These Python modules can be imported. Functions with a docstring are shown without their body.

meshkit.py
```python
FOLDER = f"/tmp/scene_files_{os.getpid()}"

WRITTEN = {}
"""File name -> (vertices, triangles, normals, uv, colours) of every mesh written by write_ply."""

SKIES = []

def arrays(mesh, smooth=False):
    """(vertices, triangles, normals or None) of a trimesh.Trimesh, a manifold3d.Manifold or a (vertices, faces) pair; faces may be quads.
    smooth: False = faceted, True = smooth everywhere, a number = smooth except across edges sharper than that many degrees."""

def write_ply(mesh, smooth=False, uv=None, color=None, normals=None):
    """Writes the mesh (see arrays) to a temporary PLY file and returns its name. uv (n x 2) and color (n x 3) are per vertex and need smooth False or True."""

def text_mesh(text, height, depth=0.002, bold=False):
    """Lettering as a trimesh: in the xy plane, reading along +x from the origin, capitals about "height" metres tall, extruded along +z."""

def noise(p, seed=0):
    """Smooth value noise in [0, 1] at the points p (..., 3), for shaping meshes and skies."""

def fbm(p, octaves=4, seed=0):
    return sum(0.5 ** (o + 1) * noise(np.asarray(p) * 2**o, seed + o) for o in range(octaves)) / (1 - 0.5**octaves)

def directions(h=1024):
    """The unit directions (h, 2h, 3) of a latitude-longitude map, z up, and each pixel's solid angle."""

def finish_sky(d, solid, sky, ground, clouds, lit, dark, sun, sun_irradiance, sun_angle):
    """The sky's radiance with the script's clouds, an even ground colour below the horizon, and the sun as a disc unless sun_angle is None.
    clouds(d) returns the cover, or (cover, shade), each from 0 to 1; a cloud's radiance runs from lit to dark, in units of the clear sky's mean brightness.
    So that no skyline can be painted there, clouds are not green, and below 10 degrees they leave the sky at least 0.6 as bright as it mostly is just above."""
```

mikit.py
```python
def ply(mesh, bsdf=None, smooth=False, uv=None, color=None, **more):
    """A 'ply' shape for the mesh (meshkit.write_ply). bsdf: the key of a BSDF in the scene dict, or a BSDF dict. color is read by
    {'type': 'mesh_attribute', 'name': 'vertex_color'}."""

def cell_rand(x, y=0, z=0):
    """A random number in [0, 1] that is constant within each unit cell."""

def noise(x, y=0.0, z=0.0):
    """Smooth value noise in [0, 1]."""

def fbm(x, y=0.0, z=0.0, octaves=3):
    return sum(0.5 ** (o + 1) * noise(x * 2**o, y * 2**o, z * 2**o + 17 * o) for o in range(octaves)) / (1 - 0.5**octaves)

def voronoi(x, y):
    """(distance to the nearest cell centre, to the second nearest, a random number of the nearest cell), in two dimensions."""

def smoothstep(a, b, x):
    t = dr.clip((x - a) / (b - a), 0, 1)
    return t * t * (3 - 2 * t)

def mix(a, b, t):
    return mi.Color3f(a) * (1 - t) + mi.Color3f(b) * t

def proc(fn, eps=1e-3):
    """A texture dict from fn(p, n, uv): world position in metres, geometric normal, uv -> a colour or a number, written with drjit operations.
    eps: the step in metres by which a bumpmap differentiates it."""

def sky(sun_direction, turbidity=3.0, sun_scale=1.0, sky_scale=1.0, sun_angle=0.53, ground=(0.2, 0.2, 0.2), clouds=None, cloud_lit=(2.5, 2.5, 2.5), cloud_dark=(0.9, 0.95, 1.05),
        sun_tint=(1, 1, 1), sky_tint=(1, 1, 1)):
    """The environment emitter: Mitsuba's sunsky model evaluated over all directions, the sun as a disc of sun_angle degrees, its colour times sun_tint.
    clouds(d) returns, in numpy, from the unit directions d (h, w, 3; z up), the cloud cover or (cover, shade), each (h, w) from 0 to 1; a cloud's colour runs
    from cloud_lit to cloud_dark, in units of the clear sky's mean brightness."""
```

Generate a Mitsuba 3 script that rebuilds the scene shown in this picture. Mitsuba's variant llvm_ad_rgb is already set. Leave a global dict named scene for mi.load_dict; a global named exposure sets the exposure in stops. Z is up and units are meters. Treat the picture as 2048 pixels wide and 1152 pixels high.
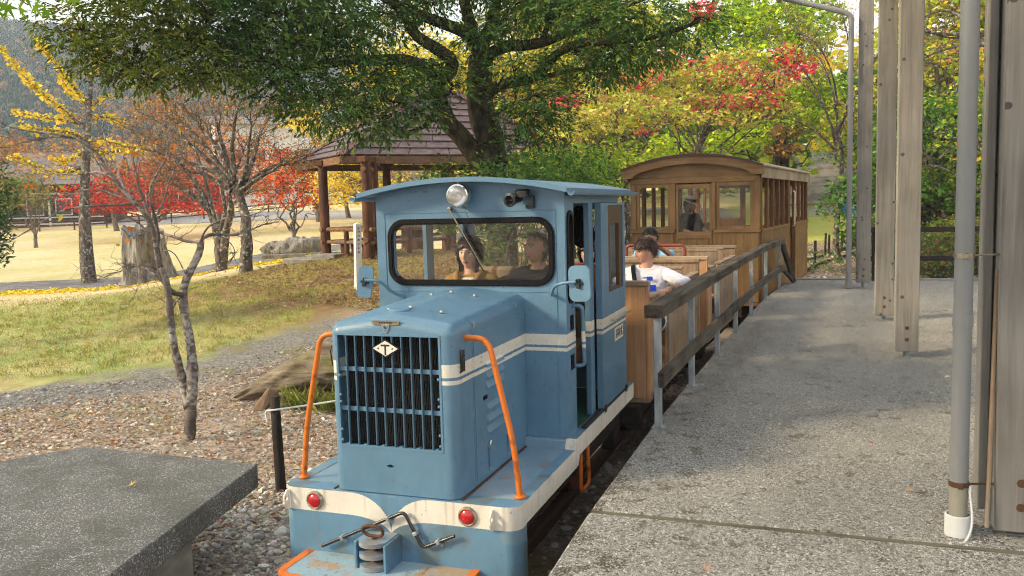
import math
import numpy as np
import trimesh
import shapely
import shapely.geometry as sg
import shapely.affinity as sa
import manifold3d as m3
import drjit as dr
import mitsuba as mi
import mikit
import meshkit
from scipy.interpolate import RBFInterpolator
from scipy.ndimage import map_coordinates
from mikit import proc, noise, fbm, voronoi, cell_rand, smoothstep, mix

scene, labels = {}, {}
T = mi.ScalarTransform4f

# ------------------------------------------------------------------ camera, sky, exposure
EYE = np.array([0.0, 0.0, 1.6])
FOCAL, YAW, PITCH, ROLL = 1724.2, 0.34298, 0.09579, -0.02609     # pixels of a 2048 wide picture, radians
_F = np.array([-math.sin(YAW) * math.cos(PITCH), math.cos(YAW) * math.cos(PITCH), -math.sin(PITCH)])
_r0 = np.array([math.cos(YAW), math.sin(YAW), 0.0])
_R = _r0 * math.cos(ROLL) + np.cross(_r0, _F) * math.sin(ROLL)
_U = np.cross(_R, _F)
scene['camera'] = {'type': 'perspective', 'fov': 2 * math.degrees(math.atan(1024 / FOCAL)), 'fov_axis': 'x', 'near_clip': 0.05, 'far_clip': 6000.0,
                   'to_world': T().look_at(origin=EYE.tolist(), target=(EYE + _F).tolist(), up=_U.tolist())}


def clouds(d):
    """Thin high cloud over most of the sky, broken here and there."""
    z = np.maximum(d[..., 2], 0.03)
    p = np.stack([d[..., 0] / (z + 0.25) * 1.3, d[..., 1] / (z + 0.25) * 1.3, np.zeros_like(z)], -1)
    c = meshkit.fbm(p * 1.7 + 11.3, 5, 3)
    return np.clip((c - 0.25) * 3.2, 0.45, 1.0), np.clip((meshkit.fbm(p * 2.6 + 40.0, 4, 9) - 0.35) * 1.2, 0, 0.6)


SUN = np.array([-1.0, -0.70, 0.58])
scene['sky'] = mikit.sky(SUN.tolist(), turbidity=3, sun_scale=0.54, sun_angle=10.0, sky_scale=1.0, clouds=clouds, cloud_lit=(2.6, 2.6, 2.6), cloud_dark=(1.6, 1.65, 1.75), sun_tint=(0.91, 1.0, 1.10))
exposure = 3.1


# ------------------------------------------------------------------ placing: from a direction and a distance to a point of the place
def ray(x, y):
    return _F * FOCAL + _R * (x - 1024) - _U * (y - 576)


def on_z(x, y, z):
    d = ray(x, y)
    return EYE + d * ((z - EYE[2]) / d[2])


def on_y(x, y, Y):
    d = ray(x, y)
    return EYE + d * (Y / d[1])


def away(x, y, D):
    """The point D metres in front of the camera plane along that sight line."""
    return EYE + ray(x, y) * (D / FOCAL)


# ------------------------------------------------------------------ entries of the scene
def numbered(key):
    if key not in scene and key not in labels and key not in THINGS:
        return key
    k = 1
    while f'{key}_{k:03d}' in scene or f'{key}_{k:03d}' in labels or f'{key}_{k:03d}' in THINGS:
        k += 1
    return f'{key}_{k:03d}'


THINGS = set()


def thing(name, label, cat, group=None):
    key = numbered(name)
    THINGS.add(key)
    labels[key] = {'label': label, 'category': cat}
    if group:
        labels[key]['group'] = group
    return key


def obj(name, mesh, bsdf, parent=None, smooth=False, color=None, label=None, kind=None):
    key = numbered((parent + '__' if parent else '') + name)
    scene[key] = mikit.ply(mesh, bsdf, smooth=smooth, **({'color': color} if color is not None else {}))
    if label or kind:
        labels[key] = {}
        if label:
            labels[key]['label'] = label
        if kind:
            labels[key]['kind'] = kind
    return key


def single(name, mesh, bsdf, label, cat, group=None, **kw):
    key = thing(name, label, cat, group)
    THINGS.discard(key)
    scene[key] = mikit.ply(mesh, bsdf, **kw)
    return key


def structure(name, mesh, bsdf, smooth=False, color=None, parent=None):
    key = numbered((parent + '__' if parent else '') + name)
    scene[key] = mikit.ply(mesh, bsdf, smooth=smooth, **({'color': color} if color is not None else {}))
    if not parent:
        labels[key] = {'kind': 'structure'}
    return key


# ------------------------------------------------------------------ mesh helpers
_s = np.array([[x, y, z] for x in (-1, 1) for y in (-1, 1) for z in (-1, 1)], float)
_SIGN = np.repeat(_s, 3, axis=0)
_CUT = np.tile(np.array([[0, 1, 1], [1, 0, 1], [1, 1, 0]], float), (8, 1))
_hull = trimesh.convex.convex_hull(_SIGN - 0.2 * _CUT * _SIGN)
_idx = [int(np.argmin(np.linalg.norm((_SIGN - 0.2 * _CUT * _SIGN) - v, axis=1))) for v in _hull.vertices]
BOXF = np.array(_idx)[_hull.faces]


def box(x0, x1, y0, y1, z0, z1, b=0.004):
    """A box with its edges chamfered by b."""
    h = np.array([x1 - x0, y1 - y0, z1 - z0]) / 2
    c = np.array([x1 + x0, y1 + y0, z1 + z0]) / 2
    b = min(b, 0.45 * np.abs(h).min())
    return trimesh.Trimesh(c + _SIGN * np.abs(h) - b * _CUT * _SIGN, BOXF, process=False)


def cat(*ms):
    ms = [m for m in (ms[0] if len(ms) == 1 and isinstance(ms[0], list) else ms)]
    vs, fs, n = [], [], 0
    for m in ms:
        vs.append(np.asarray(m.vertices))
        fs.append(np.asarray(m.faces) + n)
        n += len(m.vertices)
    return trimesh.Trimesh(np.vstack(vs), np.vstack(fs), process=False)


def moved(m, mat):
    m = m.copy()
    m.apply_transform(mat)
    return m


def xf(t=(0, 0, 0), rz=0.0, rx=0.0, ry=0.0):
    M = trimesh.transformations.euler_matrix(rx, ry, rz, 'sxyz')
    M[:3, 3] = t
    return M


def frames(p):
    p = np.asarray(p, float)
    t = np.gradient(p, axis=0) if len(p) > 2 else np.repeat((p[1:] - p[:1]), 2, 0)
    t /= np.linalg.norm(t, axis=1, keepdims=True) + 1e-12
    a = np.cross(t[0], [0, 0, 1.0] if abs(t[0][2]) < 0.9 else [1.0, 0, 0])
    A = []
    for k in range(len(p)):
        a = a - t[k] * (a @ t[k])
        a /= np.linalg.norm(a) + 1e-12
        A.append(a)
    A = np.array(A)
    return p, t, A, np.cross(t, A)


def tube(points, radii, sides=8, caps=True):
    p, t, A, B = frames(points)
    r = np.broadcast_to(radii, (len(p),))
    ang = np.arange(sides) * 2 * np.pi / sides
    v = p[:, None] + r[:, None, None] * (np.cos(ang)[None, :, None] * A[:, None] + np.sin(ang)[None, :, None] * B[:, None])
    i, j = np.meshgrid(np.arange(len(p) - 1), np.arange(sides), indexing='ij')
    q = np.stack([i * sides + j, i * sides + (j + 1) % sides, (i + 1) * sides + (j + 1) % sides, (i + 1) * sides + j], -1).reshape(-1, 4)
    f = np.vstack([q[:, [0, 1, 2]], q[:, [0, 2, 3]]])
    v = v.reshape(-1, 3)
    if caps:
        n = len(v)
        v = np.vstack([v, p[:1], p[-1:]])
        k = np.arange(sides)
        last = (len(p) - 1) * sides
        f = np.vstack([f, np.stack([k * 0 + n, (k + 1) % sides, k], 1), np.stack([k * 0 + n + 1, last + k, last + (k + 1) % sides], 1)])
    return trimesh.Trimesh(v, f, process=False)


def rounded(points, r, n=5):
    """A polyline with its inner corners rounded by radius r."""
    p = [np.asarray(q, float) for q in points]
    out = [p[0]]
    for a, b, c in zip(p[:-2], p[1:-1], p[2:]):
        u, w = a - b, c - b
        k = min(r, 0.45 * np.linalg.norm(u), 0.45 * np.linalg.norm(w))
        s, e = b + u / np.linalg.norm(u) * k, b + w / np.linalg.norm(w) * k
        for t in np.linspace(0, 1, n):
            out.append((1 - t) ** 2 * s + 2 * t * (1 - t) * b + t * t * e)
    out.append(p[-1])
    return np.array(out)


def spline(points, n=24):
    p = np.asarray(points, float)
    if len(p) < 3:
        return np.linspace(p[0], p[-1], n)
    from scipy.interpolate import CubicSpline
    d = np.r_[0, np.cumsum(np.linalg.norm(np.diff(p, axis=0), axis=1))]
    return CubicSpline(d, p)(np.linspace(0, d[-1], n))


def prism(poly, depth, plane='xz', at=0.0):
    """A shapely polygon pushed out by depth. plane xz: polygon in x and z, pushed along +y from at; xy: along +z; yz: along +x."""
    polys = list(getattr(poly, 'geoms', [poly]))
    m = cat([trimesh.creation.extrude_polygon(g, depth, engine='earcut') for g in polys])
    v = np.array(m.vertices)
    f = np.array(m.faces)
    if plane == 'xz':
        v = np.stack([v[:, 0], at + v[:, 2], v[:, 1]], 1)
        f = f[:, ::-1]
    elif plane == 'yz':
        v = np.stack([at + v[:, 2], v[:, 0], v[:, 1]], 1)
    else:
        v = v + [0, 0, at]
    return trimesh.Trimesh(v, f, process=False)


def rrect(x0, x1, y0, y1, r, n=6):
    return sg.box(x0 + r, y0 + r, x1 - r, y1 - r).buffer(r, quad_segs=n)


def lathe(profile, n=24):
    """Profile of (radius, height) turned about z."""
    return trimesh.creation.revolve(np.asarray(profile, float), sections=n)


def turned(profile, origin, axis, n=24):
    m = lathe(profile, n)
    M = trimesh.geometry.align_vectors([0, 0, 1], axis)
    M[:3, 3] = origin
    m.apply_transform(M)
    return m


def hull_of(points_radii, seg=16):
    """manifold hull of spheres (x, y, z, r)."""
    return m3.Manifold.batch_hull([m3.Manifold.sphere(r, seg).translate((x, y, z)) for x, y, z, r in points_radii])


def to_tm(man):
    m = man.to_mesh()
    return trimesh.Trimesh(np.array(m.vert_properties[:, :3]), np.array(m.tri_verts), process=False)


def mbox(x0, x1, y0, y1, z0, z1):
    return m3.Manifold.cube((x1 - x0, y1 - y0, z1 - z0)).translate((x0, y0, z0))


def jitter(m, amp, scale=6.0, seed=0, normal=False):
    m = m.copy()
    v = np.array(m.vertices)
    n = np.stack([meshkit.fbm(v * scale + 7.7 * k, 3, seed + k) - 0.5 for k in range(3)], 1)
    m.vertices = v + n * 2 * amp
    return m


# ------------------------------------------------------------------ materials
def col(c):
    return {'type': 'rgb', 'value': [float(x) for x in c]}


def pbr(key, color, rough=0.6, metal=0.0, spec=0.5, coat=0.0, sheen=0.0, bump=None, bump_scale=1.0, eps=1e-3):
    b = {'type': 'principled', 'base_color': col(color) if isinstance(color, (tuple, list)) else proc(color) if callable(color) else color,
         'roughness': rough if not callable(rough) else proc(rough), 'metallic': float(metal), 'specular': float(spec)}
    if coat:
        b['clearcoat'] = float(coat)
        b['clearcoat_gloss'] = 0.9
    if sheen:
        b['sheen'] = float(sheen)
    if bump:
        b = {'type': 'bumpmap', 'arbitrary': proc(bump, eps), 'scale': float(bump_scale), 'bsdf': b}
    scene[key] = {'type': 'twosided', 'bsdf': b}
    return key


def lum(a, k):
    return mi.Color3f(*[float(x) * k for x in a])


VC = {'type': 'mesh_attribute', 'name': 'vertex_color'}
# paints of the locomotive
BLUE = (0.094, 0.198, 0.305)
WHITE = (0.66, 0.63, 0.56)
RUST = (0.16, 0.065, 0.025)


def _band(z, a, b):
    return smoothstep(a - 0.0015, a + 0.0015, z) * (1 - smoothstep(b - 0.0015, b + 0.0015, z))


def _worn(p, c, rust=0.0):
    g = fbm(p.x * 5, p.y * 5, p.z * 5, 4)
    f = fbm(p.x * 38, p.y * 38, p.z * 9, 3)
    c = c * (0.88 + 0.24 * g) * (0.95 + 0.1 * f)
    s = smoothstep(0.60, 0.72, fbm(p.x * 17 + 3, p.y * 17, p.z * 11, 4) + 0.12 * (noise(p.x * 2.2, p.y * 2.2, p.z * 2.2) - 0.5))
    c = mix(c, (0.24, 0.31, 0.36), 0.07 * s)
    ch = smoothstep(0.775, 0.80, fbm(p.x * 34 + 5, p.y * 34, p.z * 34, 3))
    c = mix(c, (0.13, 0.085, 0.06), 0.5 * ch)
    dr_ = smoothstep(0.56, 0.76, fbm(p.x * 30, p.y * 30, p.z * 1.8 + 3, 3)) * smoothstep(0.4, 0.6, noise(p.x * 3, p.y * 3, p.z * 3 + 8))
    c = mix(c, c * 0.78, 0.35 * dr_)
    if rust:
        r = smoothstep(0.66 - rust, 0.80 - rust, fbm(p.x * 9 + 31, p.y * 9, p.z * 13, 5))
        c = mix(c, RUST, 0.8 * r)
    return c


def f_body(p, n, uv):
    w = dr.maximum(_band(p.z, 0.680, 0.752), _band(p.z, 0.640, 0.663))
    return _worn(p, mix(BLUE, WHITE, w))


def f_bumper(p, n, uv):
    t = dr.abs(p.x + 2.245)
    u = dr.clip(1 - t / 0.25, 0, 1)
    e = 1 - dr.sqrt(dr.maximum(1 - u * u, 0))
    u2 = dr.clip(1 - t / 0.27, 0, 1)
    e2 = 1 - dr.sqrt(dr.maximum(1 - u2 * u2, 0))
    top, low = -0.215 * e, -0.131 - 0.10 * e2
    front = n.y < -0.6
    side = dr.abs(n.x) > 0.45
    w = smoothstep(low - 0.002, low + 0.002, p.z) * (1 - smoothstep(top - 0.002, top + 0.002, p.z))
    ws = smoothstep(-0.133, -0.129, p.z)
    w = dr.select(side | (n.y > -0.97), ws, dr.select(t < 0.27, w, ws)) * dr.select(n.z > 0.6, 0.0, 1.0)
    w = w * dr.select(front | side, 1.0, 0.0)
    c = mix(lum(BLUE, 1.12), WHITE, w)
    c = _worn(p, c)
    st = smoothstep(0.52, 0.70, fbm(p.x * 7, p.y * 7, p.z * 5 + 9, 5)) * (1 - 0.8 * w)
    c = mix(c, (0.11, 0.15, 0.16), 0.75 * st)
    lg = smoothstep(0.60, 0.70, fbm(p.x * 4 + 3, p.y * 4, p.z * 6 + 19, 5)) * (1 - w)
    c = mix(c, (0.22, 0.30, 0.34), 0.45 * lg)
    run = smoothstep(0.60, 0.78, fbm(p.x * 42, p.y * 42, p.z * 1.6, 3))
    return mix(c, (0.20, 0.15, 0.09), 0.30 * run)


def f_plate(p, n, uv):
    c = _worn(p, lum((0.24, 0.36, 0.43), 1.0))
    side = smoothstep(-2.25, -1.95, p.x)
    r = smoothstep(0.50 - 0.10 * side, 0.68 - 0.10 * side, fbm(p.x * 5 + 3, p.y * 7, 1.5, 5))
    c = mix(c, (0.38, 0.22, 0.09), 0.75 * r)
    k = smoothstep(0.62, 0.72, fbm(p.x * 14, p.y * 14, 7.5, 4))
    return mix(c, RUST, 0.6 * k)


def f_deck(p, n, uv):
    c = _worn(p, lum((0.17, 0.28, 0.38), 1.0))
    r = smoothstep(0.52, 0.70, fbm(p.x * 7 + 8, p.y * 6, 2.5, 5))
    c = mix(c, (0.22, 0.15, 0.10), 0.65 * r)
    return mix(c, (0.40, 0.42, 0.42), 0.30 * smoothstep(0.5, 0.7, fbm(p.x * 4, p.y * 4, 9.0, 4)))


DENT = lambda p, n, uv: fbm(p.x * 4.5, p.y * 4.5, p.z * 4.5, 2) + 0.04 * fbm(p.x * 60, p.y * 60, p.z * 60, 2)
pbr('paint_body', f_body, rough=lambda p, n, uv: 0.30 + 0.2 * fbm(p.x * 9, p.y * 9, p.z * 9, 3), spec=0.5, coat=0.5, bump=DENT, bump_scale=0.006, eps=4e-3)
pbr('paint_bumper', f_bumper, rough=0.5, spec=0.4, bump=DENT, bump_scale=0.006, eps=4e-3)
pbr('paint_deck', f_deck, rough=0.55)
pbr('paint_plate', f_plate, rough=0.65)
pbr('paint_blue', lambda p, n, uv: _worn(p, lum(BLUE, 1.05)), rough=0.38, coat=0.3)
pbr('paint_white', lambda p, n, uv: _worn(p, lum(WHITE, 1.0)), rough=0.5)
pbr('paint_orange', lambda p, n, uv: mix((0.62, 0.155, 0.012), (0.30, 0.075, 0.015), smoothstep(0.55, 0.8, fbm(p.x * 16, p.y * 16, p.z * 16, 4))), rough=0.42, coat=0.2)
pbr('paint_red_rail', lambda p, n, uv: mix((0.24, 0.045, 0.022), (0.12, 0.03, 0.02), smoothstep(0.5, 0.8, fbm(p.x * 22, p.y * 22, p.z * 22, 3))), rough=0.45)
pbr('black_paint', (0.012, 0.012, 0.014), rough=0.3, coat=0.5)
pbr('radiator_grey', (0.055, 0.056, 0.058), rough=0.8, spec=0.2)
pbr('black_matte', (0.014, 0.014, 0.015), rough=0.9, spec=0.05)
pbr('rubber', (0.009, 0.009, 0.010), rough=0.5, spec=0.12)
pbr('paint_grille', (0.060, 0.125, 0.190), rough=0.4)
pbr('chrome', (0.72, 0.71, 0.68), rough=0.16, metal=1.0)
pbr('old_brass', lambda p, n, uv: mix((0.42, 0.39, 0.30), (0.26, 0.22, 0.15), fbm(p.x * 60, p.y * 60, p.z * 60, 3)), rough=0.35, metal=0.8)
pbr('rusty_iron', lambda p, n, uv: mix((0.055, 0.030, 0.022), (0.13, 0.06, 0.03), fbm(p.x * 40, p.y * 40, p.z * 40, 4)), rough=0.75, metal=0.2)
pbr('dark_iron', lambda p, n, uv: mix((0.012, 0.010, 0.009), (0.035, 0.022, 0.016), fbm(p.x * 20, p.y * 20, p.z * 20, 4)), rough=0.8)
pbr('galvanised', lambda p, n, uv: mix((0.38, 0.42, 0.44), (0.24, 0.27, 0.29), smoothstep(0.3, 0.75, fbm(p.x * 26, p.y * 26, p.z * 8, 4))), rough=0.48, metal=0.35)
pbr('pvc_grey', lambda p, n, uv: mix((0.235, 0.24, 0.245), (0.19, 0.195, 0.195), fbm(p.x * 9, p.y * 9, p.z * 3, 4)), rough=0.42)
pbr('pvc_weathered', lambda p, n, uv: mix((0.30, 0.285, 0.235), (0.23, 0.22, 0.17), fbm(p.x * 25, p.y * 25, p.z * 12, 4)), rough=0.6)
pbr('pvc_white', (0.62, 0.63, 0.63), rough=0.5)
pbr('red_lens', (0.42, 0.008, 0.012), rough=0.12, coat=1.0)
pbr('mirror_glass', (0.85, 0.86, 0.86), rough=0.03, metal=1.0)
pbr('reflector', (0.80, 0.80, 0.78), rough=0.18, metal=1.0)
pbr('green_floor', (0.02, 0.10, 0.05), rough=0.8)
pbr('brown_trim', (0.075, 0.040, 0.018), rough=0.55)
pbr('seat_cloth', lambda p, n, uv: mix((0.30, 0.24, 0.16), (0.16, 0.075, 0.035), smoothstep(0.35, 0.4, dr.abs(p.x * 6 - dr.floor(p.x * 6) - 0.5))), rough=0.9)
pbr('ink', (0.015, 0.015, 0.02), rough=0.7)
pbr('ink_grey', (0.22, 0.22, 0.25), rough=0.7)
pbr('ink_blue', (0.05, 0.08, 0.42), rough=0.7)
pbr('sign_white', (0.80, 0.80, 0.78), rough=0.6)
scene['glass'] = {'type': 'thindielectric', 'int_ior': 1.5}


def wood(light, dark, axis='z', k=1.0, knots=0.0, grey=None):
    """Sawn timber whose grain runs along axis."""
    def f(p, n, uv):
        a, b, c = (p.x, p.y, p.z) if axis == 'z' else (p.z, p.y, p.x) if axis == 'x' else (p.x, p.z, p.y)
        w = noise(a * 7 * k, b * 7 * k, c * 0.9) * 0.05
        g = fbm((a + w) * 46 * k, (b + w) * 46 * k, c * 1.3, 4)
        h = fbm(a * 170 * k, b * 170 * k, c * 5, 3)
        m = fbm(a * 3, b * 3, c * 2.2 + 4, 3)
        q = dr.clip(0.55 * g + 0.25 * h + 0.55 * (m - 0.5) + 0.12, 0, 1)
        out = mix(light, dark, smoothstep(0.22, 0.78, q))
        if grey:
            out = mix(out, grey, 0.65 * smoothstep(0.45, 0.72, fbm(a * 5 + 9, b * 5, c * 1.7, 4)))
        if knots:
            cx, cz = (a + b) * 4.2, c * 4.2
            d1, _, r = voronoi(cx, cz)
            kx = smoothstep(0.095, 0.070, d1 * (1 + 0.4 * noise(cx * 9, cz * 9, 1))) * dr.select(r > 1 - knots, 1.0, 0.0)
            out = mix(out, lum(dark, 0.32), 0.85 * kx)
        return out
    return f


def woodbump(axis='z', k=1.0):
    def f(p, n, uv):
        a, b, c = (p.x, p.y, p.z) if axis == 'z' else (p.z, p.y, p.x) if axis == 'x' else (p.x, p.z, p.y)
        return fbm(a * 120 * k, b * 120 * k, c * 4, 3)
    return f


pbr('post_wood', wood((0.275, 0.258, 0.236), (0.150, 0.140, 0.126), 'z', 1.0, 0.5, (0.21, 0.202, 0.19)), rough=0.75, spec=0.3, bump=woodbump('z'), bump_scale=0.0012)
pbr('bench_wood', wood((0.56, 0.335, 0.190), (0.39, 0.205, 0.100), 'z', 0.8, 0.25), rough=0.55, spec=0.35)
pbr('bench_wood_grey', wood((0.36, 0.255, 0.170), (0.215, 0.145, 0.092), 'z', 0.8, 0.2, (0.27, 0.235, 0.20)), rough=0.7, spec=0.3)
pbr('cap_wood', wood((0.42, 0.32, 0.22), (0.25, 0.19, 0.13), 'x', 0.9), rough=0.65, spec=0.3)
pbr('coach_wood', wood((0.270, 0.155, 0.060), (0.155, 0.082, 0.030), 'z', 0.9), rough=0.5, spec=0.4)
pbr('coach_wood_h', wood((0.270, 0.155, 0.060), (0.155, 0.082, 0.030), 'x', 0.9), rough=0.5, spec=0.4)
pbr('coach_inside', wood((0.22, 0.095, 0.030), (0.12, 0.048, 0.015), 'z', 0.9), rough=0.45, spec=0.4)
pbr('roof_felt', lambda p, n, uv: mix((0.30, 0.24, 0.155), (0.17, 0.135, 0.085), smoothstep(0.3, 0.75, fbm(p.x * 7, p.y * 3, p.z * 3, 5))), rough=0.85)
pbr('roof_edge', lambda p, n, uv: mix((0.085, 0.035, 0.026), (0.05, 0.022, 0.018), fbm(p.x * 20, p.y * 20, p.z * 20, 3)), rough=0.6)
pbr('rail_wood', wood((0.115, 0.098, 0.078), (0.022, 0.018, 0.015), 'y', 1.1, 0.0, (0.10, 0.095, 0.07)), rough=0.85, spec=0.2, bump=woodbump('y', 0.7), bump_scale=0.005)
pbr('log_wood', wood((0.155, 0.062, 0.028), (0.060, 0.024, 0.013), 'z', 0.9), rough=0.7, spec=0.3)
pbr('log_wood_h', wood((0.26, 0.150, 0.085), (0.13, 0.068, 0.036), 'x', 0.9), rough=0.75, spec=0.3)
pbr('grey_wood', wood((0.42, 0.40, 0.375), (0.125, 0.11, 0.10), 'z', 0.55, 0.0, (0.20, 0.17, 0.14)), rough=0.9, spec=0.2, bump=woodbump('z', 0.3), bump_scale=0.02)
pbr('drift_wood', wood((0.33, 0.275, 0.21), (0.085, 0.066, 0.046), 'x', 0.5, 0.0, (0.13, 0.145, 0.035)), rough=0.9, spec=0.2, bump=woodbump('x', 0.35), bump_scale=0.015)
pbr('stake_wood', wood((0.060, 0.048, 0.042), (0.020, 0.016, 0.015), 'z', 0.9), rough=0.9, spec=0.2)
pbr('red_stain_roof', lambda p, n, uv: mix((0.105, 0.060, 0.060), (0.165, 0.125, 0.122), smoothstep(0.35, 0.8, fbm(p.x * 6, p.y * 6, p.z * 14, 5))), rough=0.55)
pbr('ridge_metal', lambda p, n, uv: mix((0.20, 0.075, 0.075), (0.13, 0.06, 0.06), fbm(p.x * 8, p.y * 8, p.z * 8, 4)), rough=0.45)


def f_aggregate(p, n, uv):
    d1, d2, r = voronoi(p.x * 85 + 0.3 * p.z, p.y * 85)
    stone = smoothstep(0.05, 0.20, d2 - d1)
    c = mix((0.115, 0.112, 0.104), (0.47, 0.45, 0.41), dr.clip(0.15 + 0.85 * r, 0, 1) * stone)
    c = mix(c, (0.62, 0.61, 0.58), dr.select(r > 0.94, 0.8, 0.0) * stone)
    c = mix(c, (0.085, 0.072, 0.060), dr.select(r < 0.07, 0.8, 0.0) * stone)
    c = c * (0.80 + 0.40 * fbm(p.x * 2.1, p.y * 2.1, 3.0, 5))
    e = fbm(p.x * 11, p.y * 11, 8.0, 5)
    edge = smoothstep(-0.55, -1.05, p.x - 0.03 * (p.y - 4)) * smoothstep(12.0, 3.0, p.y)
    moss = smoothstep(0.565, 0.64, e + 0.10 * (edge - 0.9) + 0.10 * (fbm(p.x * 2.3 + 5, p.y * 2.3, 1.0, 3) - 0.5))
    return mix(c, (0.055, 0.045, 0.022), 0.8 * moss * smoothstep(0.3, 0.6, noise(p.x * 130, p.y * 130, 2)))


def b_aggregate(p, n, uv):
    d1, d2, r = voronoi(p.x * 85 + 0.3 * p.z, p.y * 85)
    return smoothstep(0.0, 0.35, d2 - d1) * (0.5 + 0.5 * r)


pbr('aggregate', f_aggregate, rough=0.85, spec=0.25, bump=b_aggregate, bump_scale=0.0045, eps=2e-3)


def _slabcell(p, n):
    up = dr.abs(n.z) > 0.6
    return voronoi(dr.select(up, p.x, p.x * 0.4 + p.y) * 125, dr.select(up, p.y, p.z) * 125)


def f_slab(p, n, uv):
    d1, d2, r = _slabcell(p, n)
    stone = smoothstep(0.04, 0.18, d2 - d1)
    c = mix((0.085, 0.084, 0.081), (0.30, 0.30, 0.295), r * r * stone)
    c = mix(c, (0.46, 0.46, 0.455), dr.select(r > 0.92, 0.75, 0.0) * stone)
    g = smoothstep(0.40, 0.66, fbm(p.x * 5, p.y * 5, p.z * 5, 5))
    c = mix(c, (0.055, 0.056, 0.045), 0.5 * g)
    return c


pbr('slab_stone', f_slab, rough=0.7, spec=0.35, bump=lambda p, n, uv: _slabcell(p, n)[2], bump_scale=0.002, eps=2e-3)
pbr('concrete', lambda p, n, uv: mix((0.27, 0.26, 0.235), (0.15, 0.145, 0.125), smoothstep(0.3, 0.8, fbm(p.x * 8, p.y * 8, p.z * 8, 5))), rough=0.85)
pbr('joint_strip', lambda p, n, uv: mix((0.13, 0.125, 0.085), (0.065, 0.062, 0.040), smoothstep(0.35, 0.75, fbm(p.x * 9, p.y * 30, p.z * 30, 5))), rough=0.85)


def f_bark(a, b, lichen=0.0, scale=1.0):
    def f(p, n, uv):
        g = fbm(p.x * 16 * scale, p.y * 16 * scale, p.z * 5 * scale, 5)
        c = mix(a, b, smoothstep(0.3, 0.7, g))
        if lichen:
            s = smoothstep(0.62 - lichen, 0.70 - lichen, fbm(p.x * 15 * scale + 3, p.y * 15 * scale, p.z * 13 * scale, 5))
            c = mix(c, (0.42, 0.42, 0.38), 0.75 * s)
        return c
    return f


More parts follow.
